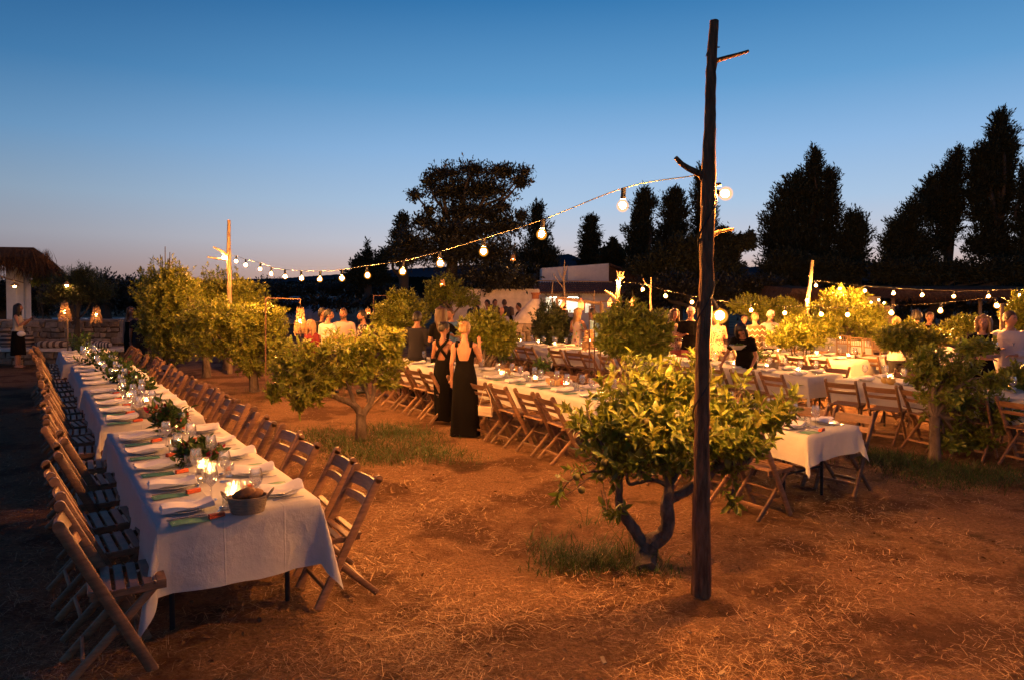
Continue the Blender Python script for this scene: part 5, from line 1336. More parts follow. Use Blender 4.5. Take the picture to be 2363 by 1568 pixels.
# pink paper lanterns on a beam before the farmhouse
def paper_lantern(label, px, top, bottom, Y, r):
    kk = Y / FPX; T = at(px, top, Y); h = (bottom - top) * kk; root = thing('paper_lantern', label, 'lantern', T)
    m = M['lantern_skin']
    mb = MB().lathe([(.01, 0), (r * kk * .75, -h * .33), (r * kk, -h * .36), (r * kk * .9, -h), ], 10)
    link('shade', mb.mesh('shade', m, True, 50), root)
    link('lamp', MB().ball((0, 0, -h * .65), .03, 8, 6).mesh('lamp', M['lantern_glow']), root)
    link('hanger', MB().tube([(0, 0, 0), (0, 0, 15 * kk)], .005, 5).mesh('hanger', M['cord']), root)
mm, nn_, ll, bb = mat_new('lantern_skin')
tt = nn_.new('ShaderNodeBsdfTranslucent'); tt.inputs[0].default_value = (.8, .25, .15, 1); bb.inputs['Base Color'].default_value = (.7, .25, .16, 1)
xx = nn_.new('ShaderNodeMixShader'); xx.inputs[0].default_value = .6; ll.new(bb.outputs[0], xx.inputs[1]); ll.new(tt.outputs[0], xx.inputs[2]); ll.new(xx.outputs[0], nn_['Material Output'].inputs['Surface'])
M['lantern_skin'] = mm
paper_lantern('pink pointed lantern in front of the lit kitchen opening', 1300, 692, 718, 19.0, 6.5)
paper_lantern('pink pointed lantern before the white farmhouse wing', 1341, 688, 715, 19.0, 7)
paper_lantern('pink pointed lantern just left of the antler pole', 1408, 687, 708, 17.5, 6)
paper_lantern('pink pointed lantern right of the antler pole', 1460, 686, 712, 17.0, 7)
bm = [at(1285, 687, 19.1), at(1330, 693, 19.1), at(1390, 701, 19.1)]
rt = thing('lantern_beam', 'sloping wooden beam carrying pink lanterns before the farmhouse', 'beam', (bm[0].x, bm[0].y, 0))
link('pole', MB().tube(local(bm, rt.location), .045, 8, wob=.05).mesh('pole', M['deadwood']), rt)
for p_ in (bm[0], bm[2]):
    link('post', MB().tube([Vector((p_.x, p_.y, 0)) - rt.location, p_ - rt.location], .04, 7).mesh('post', M['deadwood']), rt)
def frame_stand(label, x0, x1, top, Y, foot):
    a, b = at(x0, top, Y), at(x1, top, Y); root = thing('iron_frame', label, 'frame', (a.x, a.y, 0))
    o = root.location.copy(); f = lambda p: Vector((p.x, p.y, 0)) - o
    for p in (a, b): link('upright', MB().bar(f(p), p - o, .02, .02).mesh('upright', M['iron'], False), root)
    link('top_bar', MB().bar(a - o - Vector((.01, 0, -.01)), b - o + Vector((.01, 0, .01)), .02, .02, (0, 1, 0)).mesh('top_bar', M['iron'], False), root)
frame_stand('thin iron frame above the backlit citrus bush', 1386, 1449, 697, 11.2, 0)
frame_stand('smaller iron frame behind the backlit citrus bush', 1360, 1372, 709, 13.0, 0)
frame_stand('thin wooden frame standing left of the citrus tree', 862, 893, 683, 19.0, 0)
# ------------------------------------------------------------------ tables, chairs and settings
AX = Vector((-.563, .826, 0)).normalized()      # along a row, away from the camera
WX = Vector((.826, .563, 0)).normalized()       # across a row
ROT = math.atan2(WX.y, WX.x)
TZ = .75
def make_chair():
    """wooden folding chair; sitter faces +y, origin on the ground below the seat"""
    root = thing('folding_chair', '', 'chair'); cm = M['chair']
    top = Vector((0, -.30, .80)); foot = Vector((0, .13, 0))
    for s in (-1, 1):
        x = s * .205
        mb = MB().bar((x, foot.y, 0), (x, top.y, top.z), .024, .058, (1, 0, 0), .006)
        mb.tube([(x - .012, top.y, top.z), (x + .012, top.y, top.z)], .029, 10, (0, 1, 0))
        link('back_post', mb.mesh('back_post', cm, True, 50), root)
        xl = s * .172
        link('rear_leg', MB().bar((xl, -.30, 0), (xl, .155, .43), .022, .042, (1, 0, 0), .005).mesh('rear_leg', cm, True, 50), root)
        link('seat_rail', MB().cbox(s * .183 - .009, s * .183 + .009, -.17, .20, .405, .44, .003).mesh('seat_rail', cm, False), root)
    def slat(z0, z1, bow):
        mb = MB(); n = 6; vs = []
        for i in range(n + 1):
            x = -.193 + .386 * i / n; d = bow * (1 - (x / .193) ** 2)
            for z in (z0, z1):
                yy = -.30 + (.80 - z) * .5375
                for t in (-.008, .008): vs.append((x, yy - d + t - .004, z))
        fs = []
        for i in range(n):
            a = i * 4; b = a + 4
            fs += [(a, b, b + 2, a + 2), (a + 1, a + 3, b + 3, b + 1), (a + 2, b + 2, b + 3, a + 3), (a, a + 1, b + 1, b)]
        fs += [(0, 2, 3, 1), (n * 4, n * 4 + 1, n * 4 + 3, n * 4 + 2)]
        return mb.add(vs, fs).mesh('back_slat', cm, True, 40)
    link('back_slat', slat(.70, .775, .028), root); link('back_slat', slat(.615, .66, .028), root)
    for i in range(6):
        y = -.155 + i * .066; dip = -.012 * math.sin(math.pi * (i + .3) / 5.6)
        link('seat_slat', MB().cbox(-.20, .20, y - .024, y + .024, .441 + dip, .457 + dip, .004).mesh('seat_slat', cm, False), root)
    link('stretcher', MB().cbox(-.165, .165, -.212, -.194, .09, .12, .003).mesh('stretcher', cm, False), root)
    link('stretcher', MB().cbox(-.195, .195, .06, .08, .105, .135, .003).mesh('stretcher', cm, False), root)
    link('pivot', MB().tube([(-.212, -.04, .245), (.212, -.04, .245)], .006, 6).mesh('pivot', M['iron']), root)
    return Proto(root)
CHAIR = make_chair()
def chair_at(p, face, label, group, jitter=.04):
    rz = math.atan2(face.y, face.x) - math.pi / 2 + random.gauss(0, jitter)
    return CHAIR.place((p.x, p.y, 0), rz, label, 'chair', group)

def cloth_mesh(L, W, drop, seed, step=.045):
    rnd = random.Random(seed); d = drop
    def axis(n0, length):
        inner = np.linspace(0, length, max(3, int(length / (step * 1.6))))
        o = np.linspace(0, d, max(4, int(d / step)))[1:]
        return np.concatenate([-o[::-1], inner, length + o])
    xs, ys = axis(0, W), axis(0, L); nx, ny = len(xs), len(ys)
    ph = [rnd.uniform(0, 6.28) for _ in range(10)]
    V = np.zeros((ny, nx, 3))
    rr = .012
    for j, y in enumerate(ys):
        for i, x in enumerate(xs):
            ex = -x if x < 0 else (x - W if x > W else 0); ey = -y if y < 0 else (y - L if y > L else 0)
            bx, by = min(max(x, 0), W), min(max(y, 0), L)
            sx, sy = (-1 if x < 0 else 1), (-1 if y < 0 else 1)
            if ex == 0 and ey == 0:
                z = .0022 * math.sin(x * 11 + ph[0] + 2 * math.sin(y * 3)) * math.sin(y * 7 + ph[1]) - .0015; V[j, i] = (x, y, z); continue
            if ex > 0 and ey > 0:
                r = max(ex, ey) + .42 * min(ex, ey); a = math.atan2(ey, ex); t = math.sin(2 * a)
                fl = .05 + .20 * t ** 1.5
                ox, oy = math.cos(a), math.sin(a)
                h = r * math.sqrt(max(0, 1 - fl * fl))
                V[j, i] = (bx + sx * (r * fl * ox + .006), by + sy * (r * fl * oy + .006), -h)
            else:
                e = ex + ey; u = y if ex > 0 else x; Lx = L if ex > 0 else W
                f = e / d
                fold = f * (.026 * math.sin(u * 7.5 + ph[2] + 1.1 * math.sin(u * 3 + ph[3])) + .013 * math.sin(u * 17 + ph[4] + (1.2 if ex > 0 else 0)) + .006 * math.sin(u * 37 + ph[6]))
                wr = .004 * math.sin(e * 34 + u * 9 + ph[5]) * math.sin(u * 14 + ph[7]) + .003 * math.sin(e * 17 - u * 21 + ph[9])
                o = .006 + .03 * e + fold + wr
                h = e - .01 * min(1, e / .03) + f * f * .012 * math.sin(u * 5 + ph[8])
                V[j, i] = (bx + (sx * o if ex > 0 else 0), by + (sy * o if ey > 0 else 0), -h)
    i, j = np.meshgrid(np.arange(nx - 1), np.arange(ny - 1)); a = (j * nx + i).ravel()
    me = np_mesh('tablecloth', V.reshape(-1, 3), np.stack([a, a + 1, a + nx + 1, a + nx], 1), M['linen'], smooth=True)
    return me
def linen_mat():
    m, n, l, b = mat_new('linen_cloth')
    tc = n.new('ShaderNodeTexCoord')
    b.inputs['Base Color'].default_value = (.57, .545, .535, 1); b.inputs['Roughness'].default_value = .9; b.inputs['Specular IOR Level'].default_value = .15
    b.inputs['Sheen Weight'].default_value = .15
    nz = n.new('ShaderNodeTexNoise'); nz.inputs['Scale'].default_value = 9; nz.inputs['Detail'].default_value = 4; l.new(tc.outputs['Object'], nz.inputs['Vector'])
    nf = n.new('ShaderNodeTexNoise'); nf.inputs['Scale'].default_value = 170; nf.inputs['Detail'].default_value = 2; l.new(tc.outputs['Object'], nf.inputs['Vector'])
    sp = n.new('ShaderNodeSeparateXYZ'); l.new(tc.outputs['Object'], sp.inputs[0])
    # pressed fold creases every 0.36 m
    cr = []
    for ax in ('X', 'Y'):
        pg = n.new('ShaderNodeMath'); pg.operation = 'PINGPONG'; pg.inputs[1].default_value = .18; l.new(sp.outputs[ax], pg.inputs[0])
        mr = n.new('ShaderNodeMapRange'); mr.inputs['From Max'].default_value = .007; mr.inputs['To Min'].default_value = 1; mr.inputs['To Max'].default_value = 0; l.new(pg.outputs[0], mr.inputs['Value']); cr.append(mr.outputs[0])
    ad = n.new('ShaderNodeMath'); l.new(cr[0], ad.inputs[0]); l.new(cr[1], ad.inputs[1])
    a2 = n.new('ShaderNodeMath'); a2.operation = 'MULTIPLY_ADD'; l.new(ad.outputs[0], a2.inputs[0]); a2.inputs[1].default_value = .13; l.new(nz.outputs['Fac'], a2.inputs[2])
    a3 = n.new('ShaderNodeMath'); a3.operation = 'MULTIPLY_ADD'; l.new(nf.outputs['Fac'], a3.inputs[0]); a3.inputs[1].default_value = .10; l.new(a2.outputs[0], a3.inputs[2])
    bp = n.new('ShaderNodeBump'); bp.inputs['Strength'].default_value = .9; bp.inputs['Distance'].default_value = .016
    l.new(a3.outputs[0], bp.inputs['Height']); l.new(bp.outputs[0], b.inputs['Normal'])
    tr = n.new('ShaderNodeBsdfTranslucent'); tr.inputs[0].default_value = (.62, .59, .57, 1)
    mx = n.new('ShaderNodeMixShader'); mx.inputs[0].default_value = .18; l.new(b.outputs[0], mx.inputs[1]); l.new(tr.outputs[0], mx.inputs[2])
    l.new(mx.outputs[0], n['Material Output'].inputs['Surface'])
    return m
M['linen'] = linen_mat()
def table_thing(p, L, W, label, group):
    root = thing('trestle_table', label, 'table', (p.x, p.y, 0), ROT, group)
    link('tabletop', MB().box(.01, W - .01, .01, L - .01, TZ - .04, TZ - .006).mesh('tabletop', M['table_top'], False), root)
    for y in (.32, L - .32):
        for x in (.12, W - .12):
            link('leg', MB().tube([(x, y, 0), (x, y, TZ - .04)], .016, 8).mesh('leg', M['table_metal']), root)
        link('crossbar', MB().tube([(.12, y, .3), (W - .12, y, .3)], .010, 6).mesh('crossbar', M['table_metal']), root)
    return root

# ---- small table ware (origin on the table, +y away from the edge toward the middle)
def pr(name, me): return Proto(link(name, me))
plate_me = MB().lathe([(0, .001), (.085, .001), (.09, .006), (.135, .018), (.137, .021), (.133, .021), (.09, .010), (.0, .009)], 28).mesh('plate', M['ceramic'], True, 50)
splate_me = MB().lathe([(0, .002), (.065, .002), (.07, .006), (.105, .016), (.106, .018), (.102, .018), (.068, .008), (.0, .007)], 24).mesh('plate', M['ceramic'], True, 50)
def napkin_mesh(seed):
    rnd = random.Random(seed); mb = MB(); nx, ny = 16, 6; V = []
    L, W = .30, .125
    for layer, (zo, sh) in enumerate(((0, 0), (.012, .004), (.022, -.004))):
        k = len(mb.v); vs = []
        for i in range(nx + 1):
            for j in range(ny + 1):
                u, v = i / nx - .5, j / ny - .5
                z = zo + .008 * math.sin(u * 7 + seed + layer) + .006 * math.cos(v * 5 + seed * 2) + .010 * (u * 2) ** 2 * (1 if u > 0 else .6) - .010 * (abs(v) * 2) ** 4
                vs.append((u * L * (1 - .03 * layer) + sh + .004 * math.sin(v * 9 + seed), v * W * (1 + .06 * math.sin(u * 6 + seed)) - layer * .004, z))
        fs = [(i * (ny + 1) + j, (i + 1) * (ny + 1) + j, (i + 1) * (ny + 1) + j + 1, i * (ny + 1) + j + 1) for i in range(nx) for j in range(ny)]
        mb.add(vs, fs)
    # rim joining bottom and top layers
    n1 = (nx + 1) * (ny + 1)
    edge = [i * (ny + 1) for i in range(nx + 1)] + [nx * (ny + 1) + j for j in range(1, ny + 1)] + [i * (ny + 1) + ny for i in range(nx - 1, -1, -1)] + [j for j in range(ny - 1, 0, -1)]
    mb.f += [(edge[i], edge[(i + 1) % len(edge)], edge[(i + 1) % len(edge)] + 2 * n1, edge[i] + 2 * n1) for i in range(len(edge))]; mb.mi += [0] * len(edge)
    return mb.mesh('napkin', M['napkin'], True, 70)
napkins = [napkin_mesh(i * 1.7) for i in range(4)]
def card_mesh():
    mb = MB(); n = 6; vs = []
    for i in range(n + 1):
        y = -.105 + .21 * i / n; z = .0015 + .004 * math.sin(i * .9)
        vs += [(-.05, y, z), (.05, y, z), (.05, y, z + .0015), (-.05, y, z + .0015)]
    fs = []
    for i in range(n):
        a, b = i * 4, i * 4 + 4
        fs += [(a, b, b + 1, a + 1), (a + 2, a + 3, b + 3, b + 2)[::-1], (a, a + 3, b + 3, b), (a + 1, b + 1, b + 2, a + 2)]
    fs += [(0, 1, 2, 3), (n * 4 + 3, n * 4 + 2, n * 4 + 1, n * 4)]
    mb.add(vs, fs); mb.cur = 1
    for i in range(3): mb.box(-.02, .012 - .004 * i, -.092 + i * .008, -.088 + i * .008, .0045, .0052)
    return mb.mesh('menu_card', [M['card'], M['card_print']], True, 40)
card_me = card_mesh()
block_me = MB().cbox(-.016, .016, -.045, .045, 0, .013, .003).cbox(-.015, .015, -.044, .044, .014, .026, .003).mesh('wrapped_block', M['block'], False)
tumbler_me = MB().lathe([(0, .004), (.030, .004), (.034, .09), (.0355, .09), (.0315, 0), (0, 0)], 18).mesh('tumbler', M['glass'], True, 50)
wine_me = MB().lathe([(0, 0), (.035, 0), (.035, .003), (.006, .008), (.0045, .02), (.0045, .085), (.012, .095), (.034, .118), (.043, .145), (.041, .175), (.033, .215), (.0315, .215), (.0395, .175), (.0415, .145), (.033, .121), (.0, .10)], 18).mesh('wine_glass', M['glass'], True, 60)
fork_mb = MB().bar((0, -.10, .004), (0, .02, .006), .009, .003).bar((0, .02, .006), (0, .06, .010), .018, .0025)
for i in (-1, 0, 1): fork_mb.bar((i * .0075, .06, .010), (i * .0075, .098, .007), .004, .002)
fork_me = fork_mb.mesh('fork', M['steel'], False)
knife_me = MB().bar((0, -.11, .004), (0, -.01, .004), .012, .005).bar((0, -.01, .004), (0, .11, .003), .018, .0015).mesh('knife', M['steel'], False)
spoon_me = MB().bar((0, -.10, .004), (0, .05, .006), .008, .003).ball((0, .072, .008), (.019, .029, .005), 10, 6).mesh('spoon', M['steel'], True, 60)
P_ = {n: pr(n, me) for n, me in (('dinner_plate', plate_me), ('side_plate', splate_me), ('menu_card', card_me), ('wrapped_block', block_me), ('tumbler', tumbler_me), ('wine_glass', wine_me), ('fork', fork_me), ('knife', knife_me), ('spoon', spoon_me))}
P_.update({f'napkin{i}': pr('folded_napkin', napkins[i]) for i in range(4)})
def candle_proto(r, h, wax_h):
    root = thing('candle_glass', '', 'candle')
    link('glass', MB().lathe([(0, .006), (r * .93, .006), (r * .97, h), (r, h), (r * .98, 0), (0, 0)], 18).mesh('glass', M['glass_candle'], True, 50), root)
    w = link('wax', MB().lathe([(0, .008), (r * .72, .008), (r * .72, wax_h), (r * .6, wax_h - .003), (0, wax_h - .004)], 14).mesh('wax', M['wax'], True, 60), root)
    link('flame', MB().lathe([(0, wax_h), (.005, wax_h + .006), (.0075, wax_h + .014), (.005, wax_h + .026), (0, wax_h + .04)], 6).mesh('flame', M['flame'], True, 180), w)
    return Proto(root)
CAND = candle_proto(.041, .105, .045)
def rim(o, u, a, z=TZ): # table local -> world: u across, a along
    return Vector((o.x, o.y, 0)) + WX * u + AX * a + Vector((0, 0, z))
def posy(label, p, h, spread, n, leaf, vase=True, red=0, cat='flower arrangement', seed=0, name='flower_arrangement', size=.06, group=None):
    root = thing(name, label, cat, p, 0, group)
    vz = .13 if vase else 0
    if vase:
        link('vase', MB().lathe([(0, .004), (.036, .004), (.040, .13), (.042, .13), (.038, 0), (0, 0)], 16).mesh('vase', M['glass'], True, 50), root)
    def spr(k, sp, hh, sz, m, nm, low=False):
        c = np.stack([RNG.normal(0, sp * .6, k), RNG.normal(0, sp * .6, k), np.abs(RNG.normal(hh * (.35 if low else .55), hh * .28, k)) + vz * .8], 1)
        out = norm(np.stack([c[:, 0], c[:, 1], np.full(k, .12 if low else .25)], 1))
        P, D, N, L, W = sprays(c, out, 7, sz * 1.6, sz, .55, .3)
        link(nm, leaf_mesh(nm, P, D, N, L, W, m, 8), root)
    spr(n, spread, h, size, leaf, 'foliage')
    if red: spr(red, spread * .9, h, size * .9, M['leaf_red'], 'red_foliage', True)
    mb = MB()
    for i in range(7):
        a = i * .9; mb.tube([(.01 * math.cos(a), .01 * math.sin(a), .01), (.02 * math.cos(a), .02 * math.sin(a), vz + .02), (spread * .5 * math.cos(a), spread * .5 * math.sin(a), vz + h * .5)], .0025, 4)
    link('stems', mb.mesh('stems', M['bark']), root)
    return root
def bread_basket(label, p, rz, s=1.0, bread_label=None):
    root = thing('bread_basket', label, 'basket', p, rz)
    prof = []
    for i in range(9):
        t = i / 8; r = .082 + .02 * t; prof.append((r + (.0025 if i % 2 else 0), .1 * t))
    prof += [(.093, .1), (.075, .012), (0, .012)]
    link('basket_body', MB().lathe([(0, 0)] + prof, 24, (0, 0, 0), 1.15 * s, .9 * s).mesh('basket_body', M['basket'], True, 60), root)
    for sg in (-1, 1):
        link('handle', MB().tube([(sg * .112 * s, .03, .085), (sg * .145 * s, .02, .125), (sg * .15 * s, 0, .135), (sg * .145 * s, -.02, .125), (sg * .112 * s, -.03, .085)], .005, 6, (0, 1, 0)).mesh('handle', M['basket']), root)
    if bread_label:
        for i, (x, y, z, a) in enumerate(((-.03, .0, .1, .4), (.04, .02, .105, 1.2), (.0, -.025, .125, .8), (.01, .03, .11, 2.0))):
            mb = MB().ball((0, 0, 0), (.062, .034, .03), 12, 8)
            for v in range(len(mb.v)):
                q = mb.v[v]; mb.v[v] = (q[0], q[1], q[2] * (1 + .12 * math.sin(q[0] * 120)))
            o = link('bread_loaf', mb.mesh('bread_loaf', M['bread'], True, 180), None, Vector(p) + Vector((x * s, y * s, z)), a)
            tag(o, bread_label[i], 'bread')

def seat_items(o, W, side, a, rich, where, tn, far):
    """one place setting; side -1 = low-u edge, +1 = high-u edge"""
    def put(nm, u, da, rz, label, cat, grp, z=TZ + .002, scale=None, tilt=None):
        uu = u if side < 0 else W - u
        p = rim(o, uu, a + da * (1 if side < 0 else -1), z)
        r = ROT + (-math.pi / 2 if side < 0 else math.pi / 2) + rz
        ob = P_[nm].place(p, r, label, cat, grp, scale=scale)
        return ob
    w = f"at {where}"
    j = lambda s: random.gauss(0, s)
    put('dinner_plate', .20 + j(.01), j(.01), 0, f"white dinner plate {w}", 'plate', 'dinner plates')
    if rich: put('side_plate', .20, .005, 0, f"small stacked white plate {w}", 'plate', 'stacked side plates', TZ + .013)
    put(f'napkin{random.randint(0, 3)}', .19 + j(.015), -.02, math.pi / 2 + j(.09), f"folded napkin on plate {w}", 'napkin', 'folded napkins', TZ + (.03 if rich else .026))
    if rich or not far:
        put('tumbler', .40 + j(.02), -.06 + j(.03), 0, f"clear tumbler {w}", 'glass', 'water tumblers')
    put('wine_glass', .385 + j(.025), .10 + j(.025), 0, f"clear stemmed wine glass {w}", 'wine glass', 'wine glasses')
    if rich:
        cd = -.235
        put('menu_card', .165 + j(.01), cd + j(.01), j(.05), f"green menu card {w}", 'menu card', 'green menu cards')
        put('wrapped_block', .315 + j(.012), cd + j(.02), .25 + j(.2), f"orange red wrapped block {w}", 'block', 'orange red wrapped blocks')
        put('knife', .17, -.165, j(.04), f"steel knife right of plate {w}", 'knife', 'table knives')
        put('fork', .17, .165, j(.04), f"steel fork left of plate {w}", 'fork', 'table forks')
        put('spoon', .35, -.15, 1.2 + j(.3), f"steel spoon above plate {w}", 'spoon', 'table spoons')
    elif not far:
        put('menu_card', .165 + j(.01), -.235, j(.05), f"green menu card {w}", 'menu card', 'green menu cards')

def segment(p, L, W, tn, chairs=(5, 5), rich=True, drop=.39, far=False, seed=1, sides=('left side', 'right side'), candles=3, off=(.12, .12), spacing=None, settings=True, chair_w=-.15, skip=(), chair_a=(0, 0), zs=(1, 1), nchair=0, cpitch=.6):
    """one clothed table with its chairs and place settings; p = near low-u corner; tn names the table"""
    table_thing(p, L, W, f"folding table hidden under the white cloth, {tn}", 'folding tables under cloths')
    me = cloth_mesh(L, W, drop, seed, .045 if not far else .08)
    c = link('tablecloth', me, None, (p.x, p.y, TZ), ROT); tag(c, f"white linen cloth draped over the {tn}", 'tablecloth', 'white tablecloths')
    for si, side in enumerate((-1, 1)):
        n = chairs[si]
        if not n: continue
        st = spacing or (L - .1) / max(n, 5)
        for i in range(max(n, nchair)):
            a = off[si] + st * (i + .35)
            if nchair:
                ca = off[si] + chair_a[si] + cpitch * (i + .35)
                co = chair_at(rim(p, (chair_w if side < 0 else W - chair_w) + random.gauss(0, .025), ca + random.gauss(0, .02), 0), WX * (-side), f"wooden folding chair, {ORD[i]} along the {sides[si]} of {tn}", 'wooden folding chairs', .09)
                co.scale = (1, 1, zs[si])
                if i >= n: continue
            where = f"{ORD[i]} {sides[si]} seat, {tn}"
            u = chair_w if side < 0 else W - chair_w
            if not nchair and (si, i) not in skip:
                co = chair_at(rim(p, u + random.gauss(0, .025), a + chair_a[si] + random.gauss(0, .02), 0), WX * (-side), f"wooden folding chair, {ORD[i]} along the {sides[si]} of {tn}", 'wooden folding chairs', .10)
                co.scale = (1, 1, zs[si])
            if settings: seat_items(p, W, side, a, rich, where, tn, far)
    for i in range(candles):
        a = L * (i + .5) / candles + random.uniform(-.12, .12)
        s = random.uniform(.85, 1.1)
        CAND.place(rim(p, W / 2 + random.uniform(-.07, .07), a, TZ + .002), random.uniform(0, 3), f"lit candle glass, {ORD[i]} along the middle of {tn}", 'candle', 'lit candle glasses', scale=s)

# ---- row A: long row at the left, four tables end to end
WA = .95
a_px = [(362, 1215), (234, 980), (187, 893), (146, 839)]
a_end = [None] * 4
PA = [gp(x, y, TZ) for x, y in a_px]; PEND = gp(131, 812, TZ)
names_a = ['nearest white table', 'second wall row table', 'third wall row table', 'last wall row table']
for i, p in enumerate(PA):
    nxt = PA[i + 1] if i < 3 else PEND + AX * .36
    L = min(3.2, (nxt - p).dot(AX) - .30)
    segment(p, L, WA, names_a[i], (5, 5), i < 2, .42, i > 1, 11 + i, ('dark side', 'tree side'), 4, (.02, .06), chair_w=-.15, chair_a=(-.19 if i == 0 else -.05, 0), zs=(1.1, 1), nchair=6, cpitch=((nxt - p).dot(AX)) / 6)
    PA[i] = (p, L)
pA = PA[0][0]
bread_basket('grey rope basket of dark bread at the near end of nearest white table', gp(572, 1180, TZ) + Vector((0, 0, .002)), .3, 1.0,
             ['dark bread roll on the left in the near rope basket', 'dark bread roll on the right in the near rope basket', 'dark bread roll on top in the near rope basket', 'dark bread roll at the back in the near rope basket'])
bread_basket('pale rope basket in the middle of the second wall row table', gp(340, 962, TZ) + Vector((0, 0, .002)), 1.0, 1.0)
for (px, py, nm) in ((484, 1102, 'brightest candle in a glass left of the flowers on nearest white table'), (537, 1162, 'lit candle in a glass behind the near rope bread basket')):
    CAND.place(gp(px, py, TZ) + Vector((0, 0, .002)), 0, nm, 'candle', 'lit candle glasses', scale=1.1)
posy('red and green flower arrangement in the middle of nearest white table', gp(456, 1062, TZ), .15, .14, 60, M['leaf_flower'], False, 26, size=.075)
posy('tall green and red posy in clear vase, far end of nearest white table', gp(393, 1005, TZ), .19, .14, 60, M['leaf_flower'], True, 14, size=.075)
posy('dark green arrangement with red leaves at the far end of second wall row table', gp(322, 902, TZ), .16, .17, 75, M['leaf_flower'], False, 16, size=.08)
posy('green leaf garland along the near half of third wall row table', gp(290, 880, TZ), .17, .2, 75, M['leaf_flower'], False, 5, size=.085)
posy('green leaf garland along the far half of third wall row table', gp(262, 858, TZ), .2, .24, 75, M['leaf_flower'], False, 0, size=.085)
posy('bushy green garland at the near end of last wall row table', gp(236, 840, TZ), .22, .24, 70, M['leaf_flower'], False, 0, size=.085)
posy('feathery light green plant at the far end of last wall row table', gp(188, 818, TZ), .3, .17, 40, M['leaf_herb'], True, 0, size=.075)
blackpot = gp(175, 812, TZ)
tag(link('flower_pot', MB().lathe([(0, 0), (.07, 0), (.09, .13), (.1, .13), (.1, .16), (.08, .16), (.07, .13), (0, .13)], 14).mesh('flower_pot', M['table_metal']), None, blackpot), 'small black pot at the far end of last wall row table', 'pot')

# ---- row B: behind the tall pole, past the two women
WB = .88
b1 = gp(1862, 1005, TZ); b2 = gp(1370, 925, TZ)
dB = (b2 - b1).normalized()
L1 = (b2 - b1).dot(AX) - .36
segment(b1, L1, WB, 'table behind the tall pole', (4, 4), True, .27, False, 31, ('near side', 'far side'), 2, (.12, .09), spacing=.55, chair_w=-.15)
segment(b2, 2.9, WB, 'table beside the two women', (5, 5), False, .30, False, 32, ('near side', 'far side'), 4, (.12, .12))
b3 = b2 + AX * 3.2
segment(b3, 2.8, WB, 'table left of the two women', (5, 5), False, .30, True, 33, ('near side', 'far side'), 3, (.12, .12))
posy('basil plant on the table beside the two women', gp(1252, 866, TZ), .2, .12, 30, M['leaf_herb'], True, 0, size=.065, cat='potted herb', name='potted_herb')
posy('low herb bunch on the table beside the two women, nearest them', gp(1163, 842, TZ), .14, .12, 24, M['leaf_herb'], True, 0, size=.065, cat='potted herb', name='potted_herb')
def box_at(label, p, s=1.0, rz=ROT):
    root = thing('wooden_box', label, 'box', p, rz)
    for x in (-.09, .09): link('side_panel', MB().cbox(x * s - .006, x * s + .006, -.12 * s, .12 * s, 0, .085, .002).mesh('side_panel', M['crate'], False), root)
    for y in (-.113, .113): link('end_panel', MB().cbox(-.083 * s, .083 * s, y * s - .006, y * s + .006, 0, .085, .002).mesh('end_panel', M['crate'], False), root)
    link('bottom', MB().box(-.083 * s, .083 * s, -.106 * s, .106 * s, .001, .008).mesh('bottom', M['crate'], False), root)
box_at('small wooden box with squash beside candles near the end of middle row', gp(1283, 886, TZ) + Vector((0, 0, .002)))
box_at('small wooden box on the table right beside the blonde woman in black', gp(1166, 862, TZ) + Vector((0, 0, .002)), .8)
for (px, py, nm, m) in ((1297, 885, 'yellow squash beside the wooden box on the middle row', 'fruit_yellow'), (1303, 889, 'dark red pepper beside the yellow squash on the middle row', 'block')):
    tag(link('squash' if m == 'fruit_yellow' else 'pepper', MB().ball((0, 0, .045), (.06, .045, .045), 12, 8).tube([(0, 0, .085), (.01, 0, .11)], .008, 6).mesh('vegetable', M[m], True, 180), None, gp(px, py, TZ)), nm, 'vegetable')

# ---- row C
WC = .95
c1 = gp(1864, 871, TZ)
segment(c1, 2.9, WC, 'table right of the tall pole', (5, 5), False, .34, True, 41, ('near side', 'far side'), 4, (.12, .12))
c2 = c1 + AX * 3.25
segment(c2, 2.9, WC, 'table behind the backlit bush', (5, 5), False, .32, True, 42, ('near side', 'far side'), 4, (.12, .12))
c3 = c2 + AX * 3.2
segment(c3, 2.4, WC, 'table by the clay oven', (4, 4), False, .32, True, 43, ('near side', 'far side'), 3, (.12, .12))
posy('dark potted herb in the middle of the table right of the tall pole', gp(1745, 842, TZ), .2, .14, 26, M['leaf_herb'], True, 0, size=.065, cat='potted herb', name='potted_herb')
bread_basket('woven handled basket on the table right of the tall pole', gp(1783, 850, TZ) + Vector((0, 0, .002)), .4, 1.1)
bread_basket('low rope basket on the table right of the tall pole, left of herb', gp(1675, 832, TZ) + Vector((0, 0, .002)), .4, 1.0)
# ---- row D: continues row C to the right
d0 = gp(1927, 874, TZ); LD = 2.9
segment(d0 - AX * LD, LD, .95, 'table behind the shaded tree', (5, 5), False, .33, True, 51, ('near side', 'far side'), 3, (.12, .12), chair_w=-.22)
for (px, py, sq) in ((2043, 884, 0), (2056, 887, 1), (2290, 905, 2)):
    tag(link('squash', MB().ball((0, 0, .05), (.065, .05, .05), 12, 8).tube([(.04, 0, .08), (.075, 0, .10)], .01, 6).mesh('squash', M['fruit_yellow'], True, 180), None, gp(px, py, TZ)), ['yellow squash by the candle on the table behind the shaded tree', 'second pale squash right of the yellow one near the candle', 'pale squash on the table at the right picture edge'][sq], 'vegetable')
